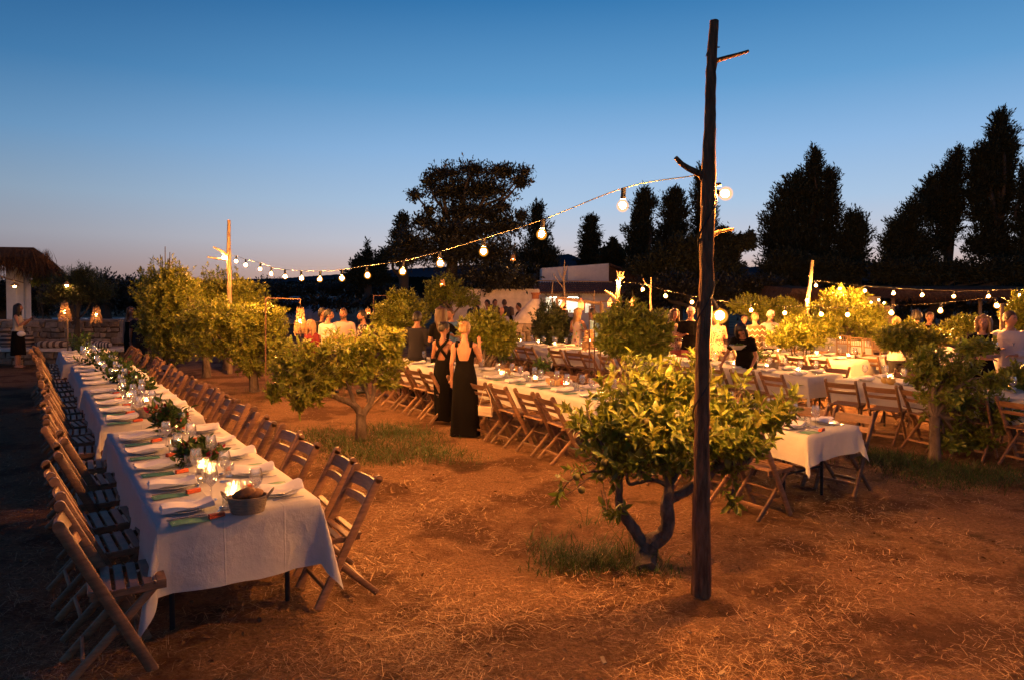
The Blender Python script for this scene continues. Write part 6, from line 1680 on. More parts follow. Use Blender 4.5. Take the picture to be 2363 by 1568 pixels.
# ---- row E and F behind
e1 = gp(1960, 833, TZ)
segment(e1, 2.9, .95, 'table under the small open tree', (5, 5), False, .34, True, 61, ('near side', 'far side'), 4, (.12, .12))
e2 = e1 + AX * 3.3
segment(e2, 2.9, .95, 'farther table left of the bending woman', (5, 5), False, .34, True, 62, ('near side', 'far side'), 3, (.12, .12))
f0 = gp(1990, 822, TZ)
segment(f0 - AX * 2.9, 2.9, .95, 'table before the white haired man', (5, 5), False, .36, True, 71, ('near side', 'far side'), 3, (.12, .12))
segment(f0 - AX * 5.7, 2.5, .95, 'table before the blonde woman with wine', (4, 4), False, .36, True, 72, ('near side', 'far side'), 3, (.12, .12))
# ---- row G: spindle chairs far back
def make_spindle():
    root = thing('spindle_chair', '', 'chair'); cm = M['crate']
    for s in (-1, 1):
        link('back_post', MB().tube([(s * .19, -.2, 0), (s * .19, -.21, .45), (s * .185, -.25, .92)], .016, 8).mesh('back_post', cm), root)
        link('front_leg', MB().tube([(s * .19, .2, 0), (s * .19, .2, .44)], .016, 8).mesh('front_leg', cm), root)
    link('seat', MB().cbox(-.2, .2, -.21, .21, .44, .465, .006).mesh('seat', cm, False), root)
    link('top_rail', MB().bar((-.19, -.25, .90), (.19, -.25, .90), .03, .025, (0, 0, 1)).mesh('top_rail', cm, False), root)
    link('lower_rail', MB().bar((-.19, -.228, .70), (.19, -.228, .70), .025, .02, (0, 0, 1)).mesh('lower_rail', cm, False), root)
    for i in range(5): link('spindle', MB().tube([(-.12 + i * .06, -.23, .71), (-.12 + i * .06, -.248, .89)], .008, 6).mesh('spindle', cm), root)
    return Proto(root)
SPIN = make_spindle()
g0 = gp(1962, 789, TZ)
segment(g0, 2.4, .95, 'farthest table with spindle chairs', (0, 0), False, .36, True, 81, ('near side', 'far side'), 2)
for i, (px, py) in enumerate(((1950, 786), (1975, 791), (2003, 796), (2022, 800))):
    p = gp(px, py, .75)
    SPIN.place((p.x + (0 if i < 2 else .2), p.y + (-.2 if i < 2 else 0), 0), ROT - math.pi / 2 + (0 if i < 2 else .1), f"wooden spindle back chair, {ORD[i]} from the bright tree, far back", 'chair', 'spindle back chairs')
# handbag hanging on a chair
hb = at(1120, 947, 9.45)
def handbag():
    root = thing('handbag', 'beige flat handbag hanging on a chair beside the blonde woman in black', 'handbag', hb, ROT - math.pi / 2 + .5)
    link('bag_body', MB().cbox(-.10, .10, -.02, .02, -.075, .06, .01).mesh('bag_body', M['bag'], False), root)
    link('flap', MB().cbox(-.098, .098, -.026, -.021, -.02, .055, .002).mesh('flap', M['bag'], False), root)
    link('strap', MB().tube([(-.095, 0, .05), (-.04, .02, .28), (.0, .03, .30), (.06, .02, .20), (.095, 0, .05)], .005, 6, (0, 1, 0)).mesh('strap', M['bag']), root)
handbag()
# ------------------------------------------------------------------ people
PENDING = []      # (object, voxel) to be fused into one surface
def fuse(o, vox, smooth=2):
    md = o.modifiers.new('fuse', 'REMESH'); md.mode = 'VOXEL'; md.voxel_size = vox; md.use_smooth_shade = True
    if smooth:
        sm = o.modifiers.new('smooth', 'SMOOTH'); sm.iterations = smooth; sm.factor = .5
    dc = o.modifiers.new('thin_out', 'DECIMATE'); dc.ratio = .5 if vox < .010 else .26
    PENDING.append(o)
def flush_fused():
    dg = bpy.context.evaluated_depsgraph_get(); dg.update()
    new = [(o, bpy.data.meshes.new_from_object(o.evaluated_get(dg), depsgraph=dg)) for o in PENDING]
    for o, me in new:
        o.modifiers.clear(); o.data = me
    PENDING.clear()
TORSO_M = [(.80, .148, .112, 0), (.90, .165, .122, 0), (1.0, .152, .112, 0), (1.10, .142, .102, .005), (1.22, .162, .112, .008), (1.32, .178, .116, .005), (1.40, .165, .098, -.005), (1.45, .105, .072, -.01), (1.485, .058, .056, -.008)]
TORSO_F = [(.80, .150, .118, 0), (.90, .168, .124, -.005), (.98, .148, .108, 0), (1.07, .118, .088, .004), (1.17, .130, .098, .010), (1.27, .146, .112, .018), (1.35, .146, .092, .004), (1.405, .112, .072, -.008), (1.44, .070, .056, -.010), (1.475, .046, .046, -.006)]
ARMS = {   # elbow, wrist, finger direction for the right arm (x outward), relative to the shoulder
    'down': ((.045, -.03, -.28), (.055, .03, -.53), (0, .1, -1)),
    'hold': ((.06, .0, -.27), (-.03, .22, -.22), (-.4, .7, .3)),
    'waist': ((.08, .02, -.27), (-.12, .20, -.30), (-1, .2, 0)),
    'raise': ((.07, .14, -.24), (.03, .24, .0), (-.1, .25, 1)),
    'phone': ((.05, .10, -.25), (-.06, .30, -.08), (-.2, .6, .6)),
    'cross': ((.07, .05, -.27), (-.22, .20, -.26), (-1, .05, .1)),
    'out': ((.14, .10, -.24), (.20, .30, -.36), (.1, .8, -.5)),
    'reach': ((.07, .14, -.24), (.02, .36, -.34), (0, .8, -.5)),
    'ponytail': ((.20, -.02, .0), (.10, -.10, .22), (-.8, -.3, .5)),
    'hang': ((.20, .02, -.20), (.30, .10, -.40), (.3, .3, -1)),
}
def head_verts(mb, c, female, yaw, pitch, bend_m):
    """sculpted head: skull, jaw, brow, eye sockets, nose, lips, chin, ears"""
    n, m = 28, 22; vs = []
    for i in range(m + 1):
        a = math.pi * i / m - math.pi / 2; z = math.sin(a)
        for j in range(n):
            t = 2 * math.pi * j / n; x, y = math.cos(a) * math.cos(t), math.cos(a) * math.sin(t)
            X, Y, Z = x * .076, y * .096, z * .118
            if z < 0:
                k = 1 - .32 * (-z) ** 1.3; X *= k
                if y < 0: Y *= 1 - .45 * (-z)
                else: Y *= 1 - .06 * (-z)
            if y > 0: Y *= 1 - .06 * max(0, z)
            f = max(0, y)
            def bump(px, pz, sx, sz): return math.exp(-((X - px) / sx) ** 2 - ((Z - pz) / sz) ** 2) * (1 if y > 0.1 else 0)
            Y += .024 * bump(0, -.022, .013, .017) + .014 * bump(0, .0, .010, .022)
            Y -= .010 * (bump(.031, .004, .016, .012) + bump(-.031, .004, .016, .012))
            Y += .006 * (bump(.03, .026, .024, .009) + bump(-.03, .026, .024, .009))
            Y += .007 * bump(0, -.058, .022, .008) + .008 * bump(0, -.098, .022, .016)
            vs.append((X, Y, Z))
    fs = [(i * n + j, i * n + (j + 1) % n, (i + 1) * n + (j + 1) % n, (i + 1) * n + j) for i in range(m) for j in range(n)]
    R = Matrix.Rotation(yaw, 3, 'Z') @ Matrix.Rotation(pitch, 3, 'X'); c = Vector(c)
    T = lambda p: bend_m(c + R @ Vector(p))
    mb.add([T(v) for v in vs], fs)
    for s in (-1, 1):
        e = MB().ball((s * .078, -.008, -.008), (.010, .020, .032), 8, 6); mb.add([T(v) for v in e.v], e.f)
    return T
def hand_verts(mb, wrist, d, side, curl=.5, s=1.0, palm_ref=(0, 0, 1)):
    """palm, four unequal bent fingers and a side thumb"""
    d = Vector(d).normalized(); ref = Vector(palm_ref)
    u = d.cross(ref); u = u.normalized() if u.length > .05 else d.orthogonal().normalized()
    nrm = u.cross(d).normalized(); w = Vector(wrist)
    mb.tube([w - d * .02, w + d * .015 * s, w + d * .05 * s, w + d * .085 * s], [(.024 * s, .018 * s), (.030 * s, .016 * s), (.038 * s, .015 * s), (.036 * s, .013 * s)], 8, u)
    for i, ln in enumerate((.068, .078, .072, .055)):
        o = w + d * .08 * s + u * (.027 - .018 * i) * s * side
        a = curl * (1 + .1 * i); p1 = o + (d * math.cos(a * .5) - nrm * math.sin(a * .5)) * ln * .45 * s
        p2 = p1 + (d * math.cos(a * 1.3) - nrm * math.sin(a * 1.3)) * ln * .32 * s; p3 = p2 + (d * math.cos(a * 2) - nrm * math.sin(a * 2)) * ln * .25 * s
        mb.tube([o - d * .012, p1, p2, p3], [.0095 * s, .0090 * s, .0082 * s, .0065 * s], 6, u)
    o = w + d * .022 * s + u * .028 * s * side
    p1 = o + (d * .6 + u * side * .75).normalized() * .034 * s; p2 = p1 + (d * .9 + u * side * .25 - nrm * .3).normalized() * .03 * s
    mb.tube([o - u * side * .012, p1, p2], [.013 * s, .0105 * s, .008 * s], 6, nrm)
def person(label, pos, heading, h, female=False, arms=('down', 'down'), yaw=0, nod=0, bend=0, sit=False, skin='skin', hair=('short', 'hair_brown'),
           top=None, sleeve='short', top_z=.86, bottom=None, dress=None, beard=None, vox=.012, group=None, twist=0, curl=.5, legs_apart=.1, shirt_fit=.016, lean=0):
    root = thing('person', label, 'person', pos, math.radians(heading), group)
    S = h / 1.75
    root.scale = (S, S, S)
    B = math.radians(bend); drop = -.44 if sit else 0
    def X(p):                 # upper body bend and sit
        p = Vector(p)
        if p.z > .88:
            k = min(1, (p.z - .88) / .2); a = -B * k
            y, z = p.y, p.z - .92; p = Vector((p.x + lean * (p.z - .9), y * math.cos(a) - z * math.sin(a) , .92 + y * math.sin(a) + z * math.cos(a)))
        if sit: p.z += drop
        return p
    TR = TORSO_F if female else TORSO_M
    sw = .152 if female else .182; ar = .86 if female else 1.0
    mb = MB()
    mb.tube([X((0, t[3], t[0])) for t in TR], [(t[1], t[2]) for t in TR], 16)
    # hips to feet
    for s in (-1, 1):
        if sit:
            L = [X((s * .09, 0, .90)), Vector((s * .11, .22, .50)), Vector((s * .12, .43, .50)), Vector((s * .12, .43, .28)), Vector((s * .12, .41, .08))]
            R = [.09, .082, .062, .055, .038]
        else:
            L = [Vector((s * .085, 0, .90)), Vector((s * .095, .01, .70)), Vector((s * legs_apart, .02, .50)), Vector((s * legs_apart, -.01, .34)), Vector((s * legs_apart, -.02, .09))]
            R = [.095, .084, .060, .056, .037]
        mb.tube(L, R, 12)
        a = L[-1]
        mb.tube([a + Vector((0, -.045, -.055)), a + Vector((0, .02, -.045)), a + Vector((s * .01, .10, -.060)), a + Vector((s * .015, .16, -.067))], [(.032, .030), (.036, .042), (.042, .026), (.03, .016)], 8)
    # arms
    AJ = []
    for s, pose in ((-1, arms[0]), (1, arms[1])):
        e, w, d = ARMS[pose] if isinstance(pose, str) else pose
        sh0 = Vector((s * sw, -.012, 1.395)); f = lambda o: X(sh0 + Vector((s * o[0], o[1], o[2])))
        sh, el, wr = X(sh0), f(e), f(w); el2 = el
        mb.tube([X((s * .07, -.01, 1.40)), X((s * sw * .75, -.012, 1.405)), sh, sh.lerp(el, .5), el, el.lerp(wr, .3), wr], [.055 * ar, .06 * ar, .058 * ar, .046 * ar, .039 * ar, .040 * ar, .026 * ar], 10)
        dd = Vector((s * d[0], d[1], d[2])); hb_ = MB(); hand_verts(hb_, wr, dd, s, curl, .95 * (.92 if female else 1)); mb.add(hb_.v, hb_.f)
        AJ.append((sh, el, wr, dd))
    hc = Vector((0, .022, 1.632))
    mb.tube([X((0, -.012, 1.42)), X((0, -.002, 1.49)), X((0, .012, 1.58))], [.06 if female else .07, .046 if female else .056, .05], 12)
    T = head_verts(mb, hc, female, math.radians(yaw), math.radians(-nod), X)
    b = link('body', mb.mesh('body', M[skin], True, 180), root); fuse(b, vox, 1)
    # face
    fe = MB()
    for s in (-1, 1): fe.ball(T((s * .031, .083, .004)), (.010, .007, .006), 8, 6)
    link('eyes', fe.mesh('eyes', M['eye'], True, 180), root)
    link('brows', MB().tube([T((-.045, .084, .022)), T((-.03, .091, .026)), T((-.016, .091, .023))], .003, 5).tube([T((.045, .084, .022)), T((.03, .091, .026)), T((.016, .091, .023))], .003, 5).mesh('brows', M[hair[1]]), root)
    link('lips', MB().tube([T((-.020, .083, -.058)), T((0, .0965, -.057)), T((.020, .083, -.058))], [.002, .005, .002], 6, (0, 0, 1)).mesh('lips', M['lip']), root)
    # hair
    hm = MB(); style = hair[0]
    def cap(zlow, sc=1.0, front=.55, side=.15):
        n, m = 26, 12; vs = []
        for i in range(m + 1):
            for j in range(n):
                t = 2 * math.pi * j / n; sn = math.sin(t)
                if sn <= 0: lb = -side + (-zlow + side) * min(1, -sn * 2)
                else:
                    k = min(1, max(0, (sn - .25) / .55)); k = k * k * (3 - 2 * k); lb = -side + (front + side) * k
                aa = math.pi / 2 + (lb - math.pi / 2) * i / m
                r = sc * (1 + .03 * math.sin(9 * t + i) + .02 * math.sin(17 * t + 2 * i)) * (1.0 if i < m - 1 else .97)
                vs.append((math.cos(aa) * math.cos(t) * .085 * r, math.cos(aa) * math.sin(t) * .105 * r - .003, math.sin(aa) * .128 * r))
        fs = [(i * n + j, i * n + (j + 1) % n, (i + 1) * n + (j + 1) % n, (i + 1) * n + j) for i in range(m) for j in range(n)]
        c = len(vs); vs.append((0, -.01, .03)); fs += [(c, m * n + (j + 1) % n, m * n + j) for j in range(n)]
        hm.add([T(v) for v in vs], fs)
    if style != 'bald':
        cap({'short': .5, 'bun': .6, 'long': .8, 'bob': .7, 'curly': .65, 'wavy': .8}[style], 1.12 if style == 'curly' else 1.02, .60, .12 if style == 'short' else (.25 if style != 'bun' else .18))
    if style == 'bun':
        hm.ball(T((0, -.085, .055)), (.042, .042, .038), 12, 8)
        [hm.ball(T((.028 * math.cos(i * 1.3), -.105 + .012 * math.sin(i * 2.1), .055 + .028 * math.sin(i * 1.3))), .021, 8, 6) for i in range(7)]
    if style == 'lowbun': hm.ball(T((0, -.11, -.01)), .04, 12, 8)
    if style in ('long', 'wavy', 'bob'):
        ln = {'long': -.42, 'wavy': -.36, 'bob': -.17}[style]
        for i in range(13):
            a = math.pi * (1.0 + (i - 6) / 6 * .62) + math.pi / 2   # back half
            a = -math.pi / 2 + (i - 6) / 6 * 1.95
            x, y = math.cos(a), math.sin(a); wv = .012 if style == 'wavy' else .004
            pts = [T((x * .060, y * .072, .085)), T((x * .078, y * .093, .045))]
            for q in range(1, 6):
                z = .05 + (ln - .05) * q / 5 * (1 - .12 * abs(i - 6) / 6)
                rr = 1 + .10 * q / 5; yy = y * .092 * rr - .02 * q / 5
                pts.append(T((x * .086 * rr + wv * math.sin(q * 2 + i), yy if y < .3 else min(yy, .05), z)))
            hm.tube(pts, [.03, .034, .034, .032, .029, .025, .012], 7)
    if beard:
        for i in range(9):
            a = math.pi / 2 + (i - 4) / 4 * 1.15
            hm.ball(T((math.cos(a) * .062, math.sin(a) * .080 - .008, -.075 - .016 * math.sin(a) ** 4)), (.021, .018, .030), 7, 5)
        hm.tube([T((-.03, .083, -.044)), T((0, .098, -.042)), T((.03, .083, -.044))], .007, 6)
    if hm.v:
        ho = link('hair', hm.mesh('hair', M[hair[1]], True, 180), root); fuse(ho, .0095 if vox < .011 else .012, 1)
    # clothes
    if top:
        tm = MB(); g = shirt_fit
        rings = [t for t in TR if t[0] >= top_z]
        rings = [(top_z, TR[1][1] + .004, TR[1][2] + .004, 0)] + [t for t in rings if t[0] > top_z + .03]
        rings = [t for t in rings if t[0] < 1.46]
        tm.tube([X((0, t[3], t[0])) for t in rings], [(t[1] + g + (.012 if t[0] < 1.15 else 0), t[2] + g + (.012 if t[0] < 1.15 else 0)) for t in rings], 18)
        for s, (sh, el, wr, dd) in zip((-1, 1), AJ):
            if sleeve == 'none': continue
            a0 = X((s * .07, -.01, 1.40)); base = [a0, X((s * sw * .75, -.012, 1.405)), sh]; rr = [.062, .068, .070 * ar]
            if sleeve == 'short': base += [sh.lerp(el, .4), sh.lerp(el, .68)]; rr += [.066 * ar, .066 * ar]
            elif sleeve == 'roll': base += [sh.lerp(el, .5), el, el.lerp(wr, .35)]; rr += [.062 * ar, .056 * ar, .052 * ar]
            else: base += [sh.lerp(el, .5), el, el.lerp(wr, .5), el.lerp(wr, .92)]; rr += [.061 * ar, .054 * ar, .050 * ar, .040 * ar]
            tm.tube(base, rr, 12)
        to = link('shirt', tm.mesh('shirt', M[top], True, 180), root); fuse(to, max(vox, .012), 2)
    if bottom:
        bm_ = MB(); bm_.tube([X((0, 0, .80)), X((0, 0, .90)), X((0, 0, 1.0))], [(.165, .128), (.176, .132), (.162, .122)], 16)
        for s in (-1, 1):
            if sit: L = [X((s * .09, 0, .90)), Vector((s * .11, .22, .50)), Vector((s * .12, .43, .50)), Vector((s * .12, .43, .28)), Vector((s * .12, .41, .10))]
            else: L = [Vector((s * .088, 0, .90)), Vector((s * .098, .01, .70)), Vector((s * legs_apart, .02, .50)), Vector((s * legs_apart, -.01, .34)), Vector((s * legs_apart, -.02, .07))]
            bm_.tube(L, [.105, .098, .078, .072, .066], 12)
        bo = link('trousers', bm_.mesh('trousers', M[bottom], True, 180), root); fuse(bo, max(vox, .013), 2)
        sm = MB()
        for s in (-1, 1):
            a = Vector((s * (.12 if sit else legs_apart), .41 if sit else -.02, .09))
            sm.tube([a + Vector((0, -.065, -.055)), a + Vector((0, .02, -.045)), a + Vector((s * .01, .10, -.055)), a + Vector((s * .015, .175, -.065))], [(.038, .038), (.043, .05), (.048, .034), (.034, .022)], 10)
        link('shoes', sm.mesh('shoes', M['shoe'], True, 180), root)
    if dress: dress(root, X, TR, AJ, S)
    root['S'] = S
    return root, X, AJ, T

def gown(m, top_fn, rings, straps, name='dress', n=56, folds=.05, hem_wave=.012):
    """long dress: rings (z, rx, ry, cy); top_fn(angle) = height of the upper edge at that angle (0 = +x, pi/2 = front)"""
    def make(root, X, TR, AJ, S):
        mb = MB(); zs = [r[0] for r in rings]; K = 26
        def prof(z): return [float(np.interp(z, zs, [r[i] for r in rings])) for i in (1, 2, 3)]
        for side in (0, 1):
            vs = []
            for k in range(K + 1):
                for j in range(n):
                    t = 2 * math.pi * j / n; z1 = top_fn(t); z0 = zs[0] + hem_wave * math.sin(3 * t)
                    z = z0 + (z1 - z0) * k / K; rx, ry, cyy = prof(z)
                    fl = max(0, (.95 - z) / .95); f = 1 + folds * fl * (math.sin(7 * t) + .6 * math.sin(11 * t + 1)) - .004 * side
                    vs.append(X((rx * f * math.cos(t) - .0, cyy + ry * f * math.sin(t), z)))
            fs = [(k * n + j, k * n + (j + 1) % n, (k + 1) * n + (j + 1) % n, (k + 1) * n + j) for k in range(K) for j in range(n)]
            if side: fs = [f[::-1] for f in fs]
            mb.add(vs, fs)
        for pts, w in straps:
            mb.tube([X(p) for p in catmull(pts, 3)], [(w, .006)] * (3 * (len(pts) - 1) + 1), 8, (1, 0, 0))
        link(name, mb.mesh(name, M[m], True, 80), root)
    return make

def skirt(m, rings, name='skirt', folds=.02):
    return gown(m, lambda t: rings[-1][0], rings, [], name, 36, folds)
def multi(*fs):
    def f(*a):
        for g in fs: g(*a)
    return f
def stand(px, py_head, Y, h=None):
    z = at(px, py_head, Y).z; return Vector((at(px, py_head, Y).x, Y, 0)), (h or z)

# --- the two women in black gowns, seen from behind
def blonde_top(t):
    back = math.cos(t + math.pi / 2)          # 1 at the back
    s = abs(math.cos(t))
    if back > 0: return 1.165 + .22 * max(0, (s - .50) / .35) if s < .85 else 1.385 - .10 * (s - .85) / .15
    return 1.30 + .06 * min(1, max(0, (s - .3) / .4)) if s < .8 else 1.36 - .08 * (s - .8) / .2
G1 = [(.012, .232, .20, 0), (.15, .222, .185, 0), (.45, .208, .168, 0), (.70, .195, .152, 0), (.90, .185, .142, -.002), (1.0, .165, .125, .0), (1.10, .140, .104, .004), (1.20, .143, .108, .010), (1.30, .152, .118, .012), (1.38, .150, .100, .002), (1.42, .14, .085, -.005)]
pb, hb_ = stand(1070, 742.5, 10.0)
pb = gp(1076, 1004); 
hB = at(1070, 742.5, pb.y).z
W1, *_ = person('blonde woman seen from behind with hair pinned up, long black scoop-back gown', (pb.x - .02, pb.y, 0), -8, hB, True, ('down', 'raise'), yaw=-28, nod=12, skin='skin', hair=('bun', 'hair_blonde'), vox=.0085,
    dress=gown('dress_black', blonde_top, G1, [([(s * .112, -.088, 1.37), (s * .112, -.068, 1.425), (s * .108, -.02, 1.462), (s * .104, .04, 1.435), (s * .10, .075, 1.37)], .024) for s in (-1, 1)]), curl=.35)
pd = gp(1024, 972); hD = at(1023, 743.5, pd.y).z
def dark_top(t):
    back = math.cos(t + math.pi / 2); s = abs(math.cos(t))
    return 1.10 + .18 * max(0, (s - .45) / .4) if back > 0 else 1.33
G2 = [(.03, .165, .15, 0), (.2, .165, .148, 0), (.45, .175, .15, 0), (.70, .19, .15, 0), (.90, .185, .14, -.002), (1.0, .168, .125, .0), (1.10, .146, .106, .004), (1.20, .146, .110, .010), (1.30, .154, .120, .012), (1.40, .15, .1, .0)]
W2, *_ = person('dark haired woman seen from behind with a low bun, black cross-back jumpsuit', (pd.x, pd.y, 0), -22, hD, True, ('hold', 'hold'), yaw=-35, nod=18, skin='skin_tan', hair=('bun', 'hair_black'), vox=.009,
    dress=gown('dress_black', dark_top, G2, [([(-.10, -.085, 1.15), (-.03, -.118, 1.27), (.06, -.10, 1.37), (.10, -.04, 1.45), (.10, .05, 1.40)], .030), ([(.10, -.085, 1.15), (.03, -.122, 1.27), (-.06, -.104, 1.37), (-.10, -.04, 1.45), (-.10, .05, 1.40)], .030)]))

# --- woman photographing at the left
p, h = stand(40, 701, 19.0)
w_, X_, AJ_, T_ = person('woman with long dark hair in tan top and black skirt holding up a phone', p, -70, h, True, ('phone', 'phone'), skin='skin', hair=('long', 'hair_black'), top='bag', sleeve='none', top_z=1.0, vox=.011,
    dress=skirt('dress_black', [(.36, .22, .18, 0), (.6, .21, .17, 0), (.85, .19, .15, 0), (.95, .172, .135, 0), (1.03, .15, .115, 0)]))
def world_of(root, p): 
    R = Matrix.Rotation(root.rotation_euler.z, 4, 'Z'); return Vector(root.location) + R @ (Vector(p) * root.scale[0])
q_ = world_of(w_, (0, .36, 1.36))
o_ = link('phone', MB().cbox(-.035, .035, -.005, .005, -.07, .07, .004).mesh('phone', M['black_rubber'], False), None, q_, w_.rotation_euler.z); tag(o_, 'dark phone held up by the woman at the left', 'phone')
q_ = world_of(w_, (.16, .12, .93))
hbm = thing('shoulder_bag', 'small white shoulder bag at the hip of the woman with phone', 'handbag', q_, w_.rotation_euler.z)
link('bag_body', MB().ball((0, 0, 0), (.05, .10, .075), 14, 8).mesh('bag_body', M['bag_white'], True, 180), hbm)
link('strap', MB().tube([(0, -.08, .05), (-.06, -.12, .3), (-.14, -.12, .5)], .006, 6).mesh('strap', M['cord']), hbm)

# --- couple in black by the wall
p, h = stand(302, 708, 18.6)
person('woman in long black dress with brown hair beside the stone wall', p, 195, h, True, ('hold', 'down'), yaw=20, hair=('long', 'hair_brown'), dress=gown('dress_black', lambda t: 1.33, G2, [([(s * .1, -.08, 1.3), (s * .1, -.02, 1.46), (s * .1, .09, 1.3)], .02) for s in (-1, 1)]))
p, h = stand(322, 714, 18.2)
person('man in dark clothes seen from behind beside the woman in long black dress', p, 20, h, False, ('down', 'hold'), skin='skin_tan', hair=('short', 'hair_black'), top='navy', sleeve='short', bottom='grey_trouser')

# --- group left of centre
p, h = stand(757, 714, 14.3)
person('man in white tee shirt seen from behind, looking at the bearded man', p, -35, h, False, ('hold', 'hold'), yaw=-45, skin='skin_tan', hair=('short', 'hair_black'), top='white_shirt', bottom='grey_trouser')
p, h = stand(793, 711.5, 15.0)
person('bearded man in pale pink shirt facing us in the group behind the low citrus tree', p, 172, h, False, ('waist', 'hold'), yaw=5, skin='skin_tan', hair=('short', 'hair_brown'), beard=True, top='pink_shirt', sleeve='roll', bottom='grey_trouser')
p, h = stand(838, 717, 14.4)
person('bearded man in dark leaf-print shirt turned toward the group', p, 105, h, False, ('waist', 'hold'), yaw=12, skin='skin_tan', hair=('short', 'hair_black'), beard=True, top='print_leaf', bottom='grey_trouser')
p, h = stand(743, 712, 15.6)
person('person with dark curly hair half hidden behind the man in white tee', p, -120, h, True, ('hold', 'hold'), skin='skin_tan', hair=('curly', 'hair_black'), top='navy', bottom='grey_trouser')
p, h = stand(718, 744, 13.6, 1.60)
person('blonde woman in dark red top left of the group, mostly behind the tree', p, 150, 1.52, True, ('hold', 'hold'), hair=('long', 'hair_blonde'), top='maroon', bottom='grey_trouser')
p, h = stand(962, 721, 13.3)
person('man in dark navy jacket seen from behind, left of the women in gowns', p, -15, h, False, ('hold', 'hold'), yaw=-10, nod=15, skin='skin_tan', hair=('curly', 'hair_black'), top='navy', sleeve='long', bottom='navy')
p, h = stand(1018, 707.5, 13.0)
person('long haired woman in black with one arm raised, behind the two women in gowns', p, 10, h, True, ('hold', 'hang'), skin='skin', hair=('long', 'hair_brown'), top='dress_black', sleeve='short', bottom='dress_black', top_z=.8)
p, h = stand(1040, 713, 15.5)
person('man in blue shirt partly hidden behind the long haired woman', p, 150, h, False, ('hold', 'hold'), skin='skin_tan', hair=('short', 'hair_brown'), top='blue_shirt', bottom='grey_trouser')

# --- crowd before the yard wall
crowd = [(1103, 692.5, 23.5, 'short', 'hair_black', 'navy', 200, 'dark haired man at the left of the crowd before the yard wall'),
         (1125, 693, 23.2, 'curly', 'hair_black', 'pink_shirt', 160, 'curly haired tall person second from the left at the yard wall'),
         (1142, 691, 23.8, 'short', 'hair_brown', 'white_shirt', 190, 'tallest man in the middle of the crowd at the yard wall'),
         (1164, 691.5, 23.4, 'short', 'hair_brown', 'grey_trouser', 10, 'tall short haired man right of the middle at the yard wall'),
         (1198, 699.5, 22.6, 'short', 'hair_black', 'navy', 100, 'dark haired person standing apart close to the clay oven'),
         (1099, 704, 21.8, 'bob', 'hair_black', 'navy', 150, 'woman with dark bob in the front of the crowd, left'),
         (1086, 712, 21.2, 'long', 'hair_black', 'dress_black', 20, 'leftmost woman with long dark hair at the crowd edge'),
         (1134, 703, 21.6, 'long', 'hair_brown', 'print_floral', 170, 'woman with brown long hair in the front row of the crowd'),
         (1145, 706, 21.0, 'long', 'hair_brown', 'grey_trouser', 200, 'second brown haired woman in the front row of the crowd'),
         (1158, 709, 20.6, 'bald', 'hair_brown', 'white_shirt', 190, 'bald man with lit head in the crowd front row'),
         (1168, 707, 20.9, 'long', 'hair_black', 'dress_black', 15, 'black haired woman seen from behind right of the bald man'),
         (1179, 708, 21.3, 'long', 'hair_brown', 'pale_shirt', 120, 'long haired woman in pale top at the right of the crowd')]
for px, py, Y, st, hc_, tp, hd, lb in crowd:
    p, h = stand(px, py, Y)
    person(lb, p, hd, min(h, 1.84), st in ('long', 'bob'), ('hold', 'down'), yaw=random.uniform(-20, 20), skin='skin_tan' if st != 'bald' else 'skin', hair=(st, hc_), top=tp, bottom='grey_trouser', vox=.015)

# --- middle right
p, h = stand(1333, 711, 17.2)
person('woman with long wavy fair hair in bright patterned dress near the glowing lantern', p, -40, h, True, ('hold', 'reach'), yaw=-40, hair=('wavy', 'hair_blonde'), dress=gown('print_multi', lambda t: 1.40, [(.55, .21, .17, 0), (.8, .19, .15, 0), (.95, .172, .13, 0), (1.08, .138, .104, .003), (1.2, .146, .112, .01), (1.3, .156, .122, .012), (1.42, .15, .1, 0)], []))
p, h = stand(1368, 712, 17.0)
person('person in blue top behind the backlit bush, near the lit window', p, 60, h, False, ('hold', 'hold'), skin='skin_tan', hair=('short', 'hair_black'), top='blue_shirt', bottom='grey_trouser')
p, h = stand(1526, 713, 14.2)
person('young man in floral shirt looking down, left of the brown haired woman', p, 215, h, False, ('hold', 'hold'), yaw=-10, nod=22, skin='skin', hair=('short', 'hair_brown'), top='print_floral', bottom='grey_trouser')
p, h = stand(1555, 713, 14.8)
person('woman with long brown hair in floral top and pink trousers', p, 190, h, True, ('hold', 'hold'), yaw=10, skin='skin', hair=('long', 'hair_brown'), top='print_floral', bottom='pink_trouser')
p, h = stand(1594, 707.5, 14.6)
person('man in open black polo shirt looking down, just left of the tall pole', p, 172, h, False, ('hold', 'hold'), nod=24, skin='skin_tan', hair=('short', 'hair_grey'), top='dress_black', bottom='pink_trouser')
p, h = stand(1656, 722, 15.4)
person('person in pale floral dress just right of the tall pole, behind the bulb', p, 170, h, True, ('hold', 'down'), hair=('bob', 'hair_brown'), dress=gown('print_floral', lambda t: 1.40, [(.35, .2, .16, 0), (.8, .185, .15, 0), (.95, .172, .13, 0), (1.08, .138, .104, .003), (1.2, .146, .112, .01), (1.3, .156, .122, .012), (1.42, .15, .1, 0)], []))
p, h = stand(1742, 722, 15.2)
person('fair haired man from behind in zigzag patterned sweater', p, -18, h, False, ('down', 'hold'), yaw=20, skin='skin', hair=('short', 'hair_blonde'), top='zigzag', sleeve='long', bottom='grey_trouser', shirt_fit=.028)
p, h = stand(1717, 727, 16.6)
person('person whose face shows left of the zigzag sweater', p, 195, h, True, ('hold', 'hold'), skin='skin', hair=('short', 'hair_brown'), top='print_floral', bottom='grey_trouser')
p, h = stand(1777, 716, 15.6)
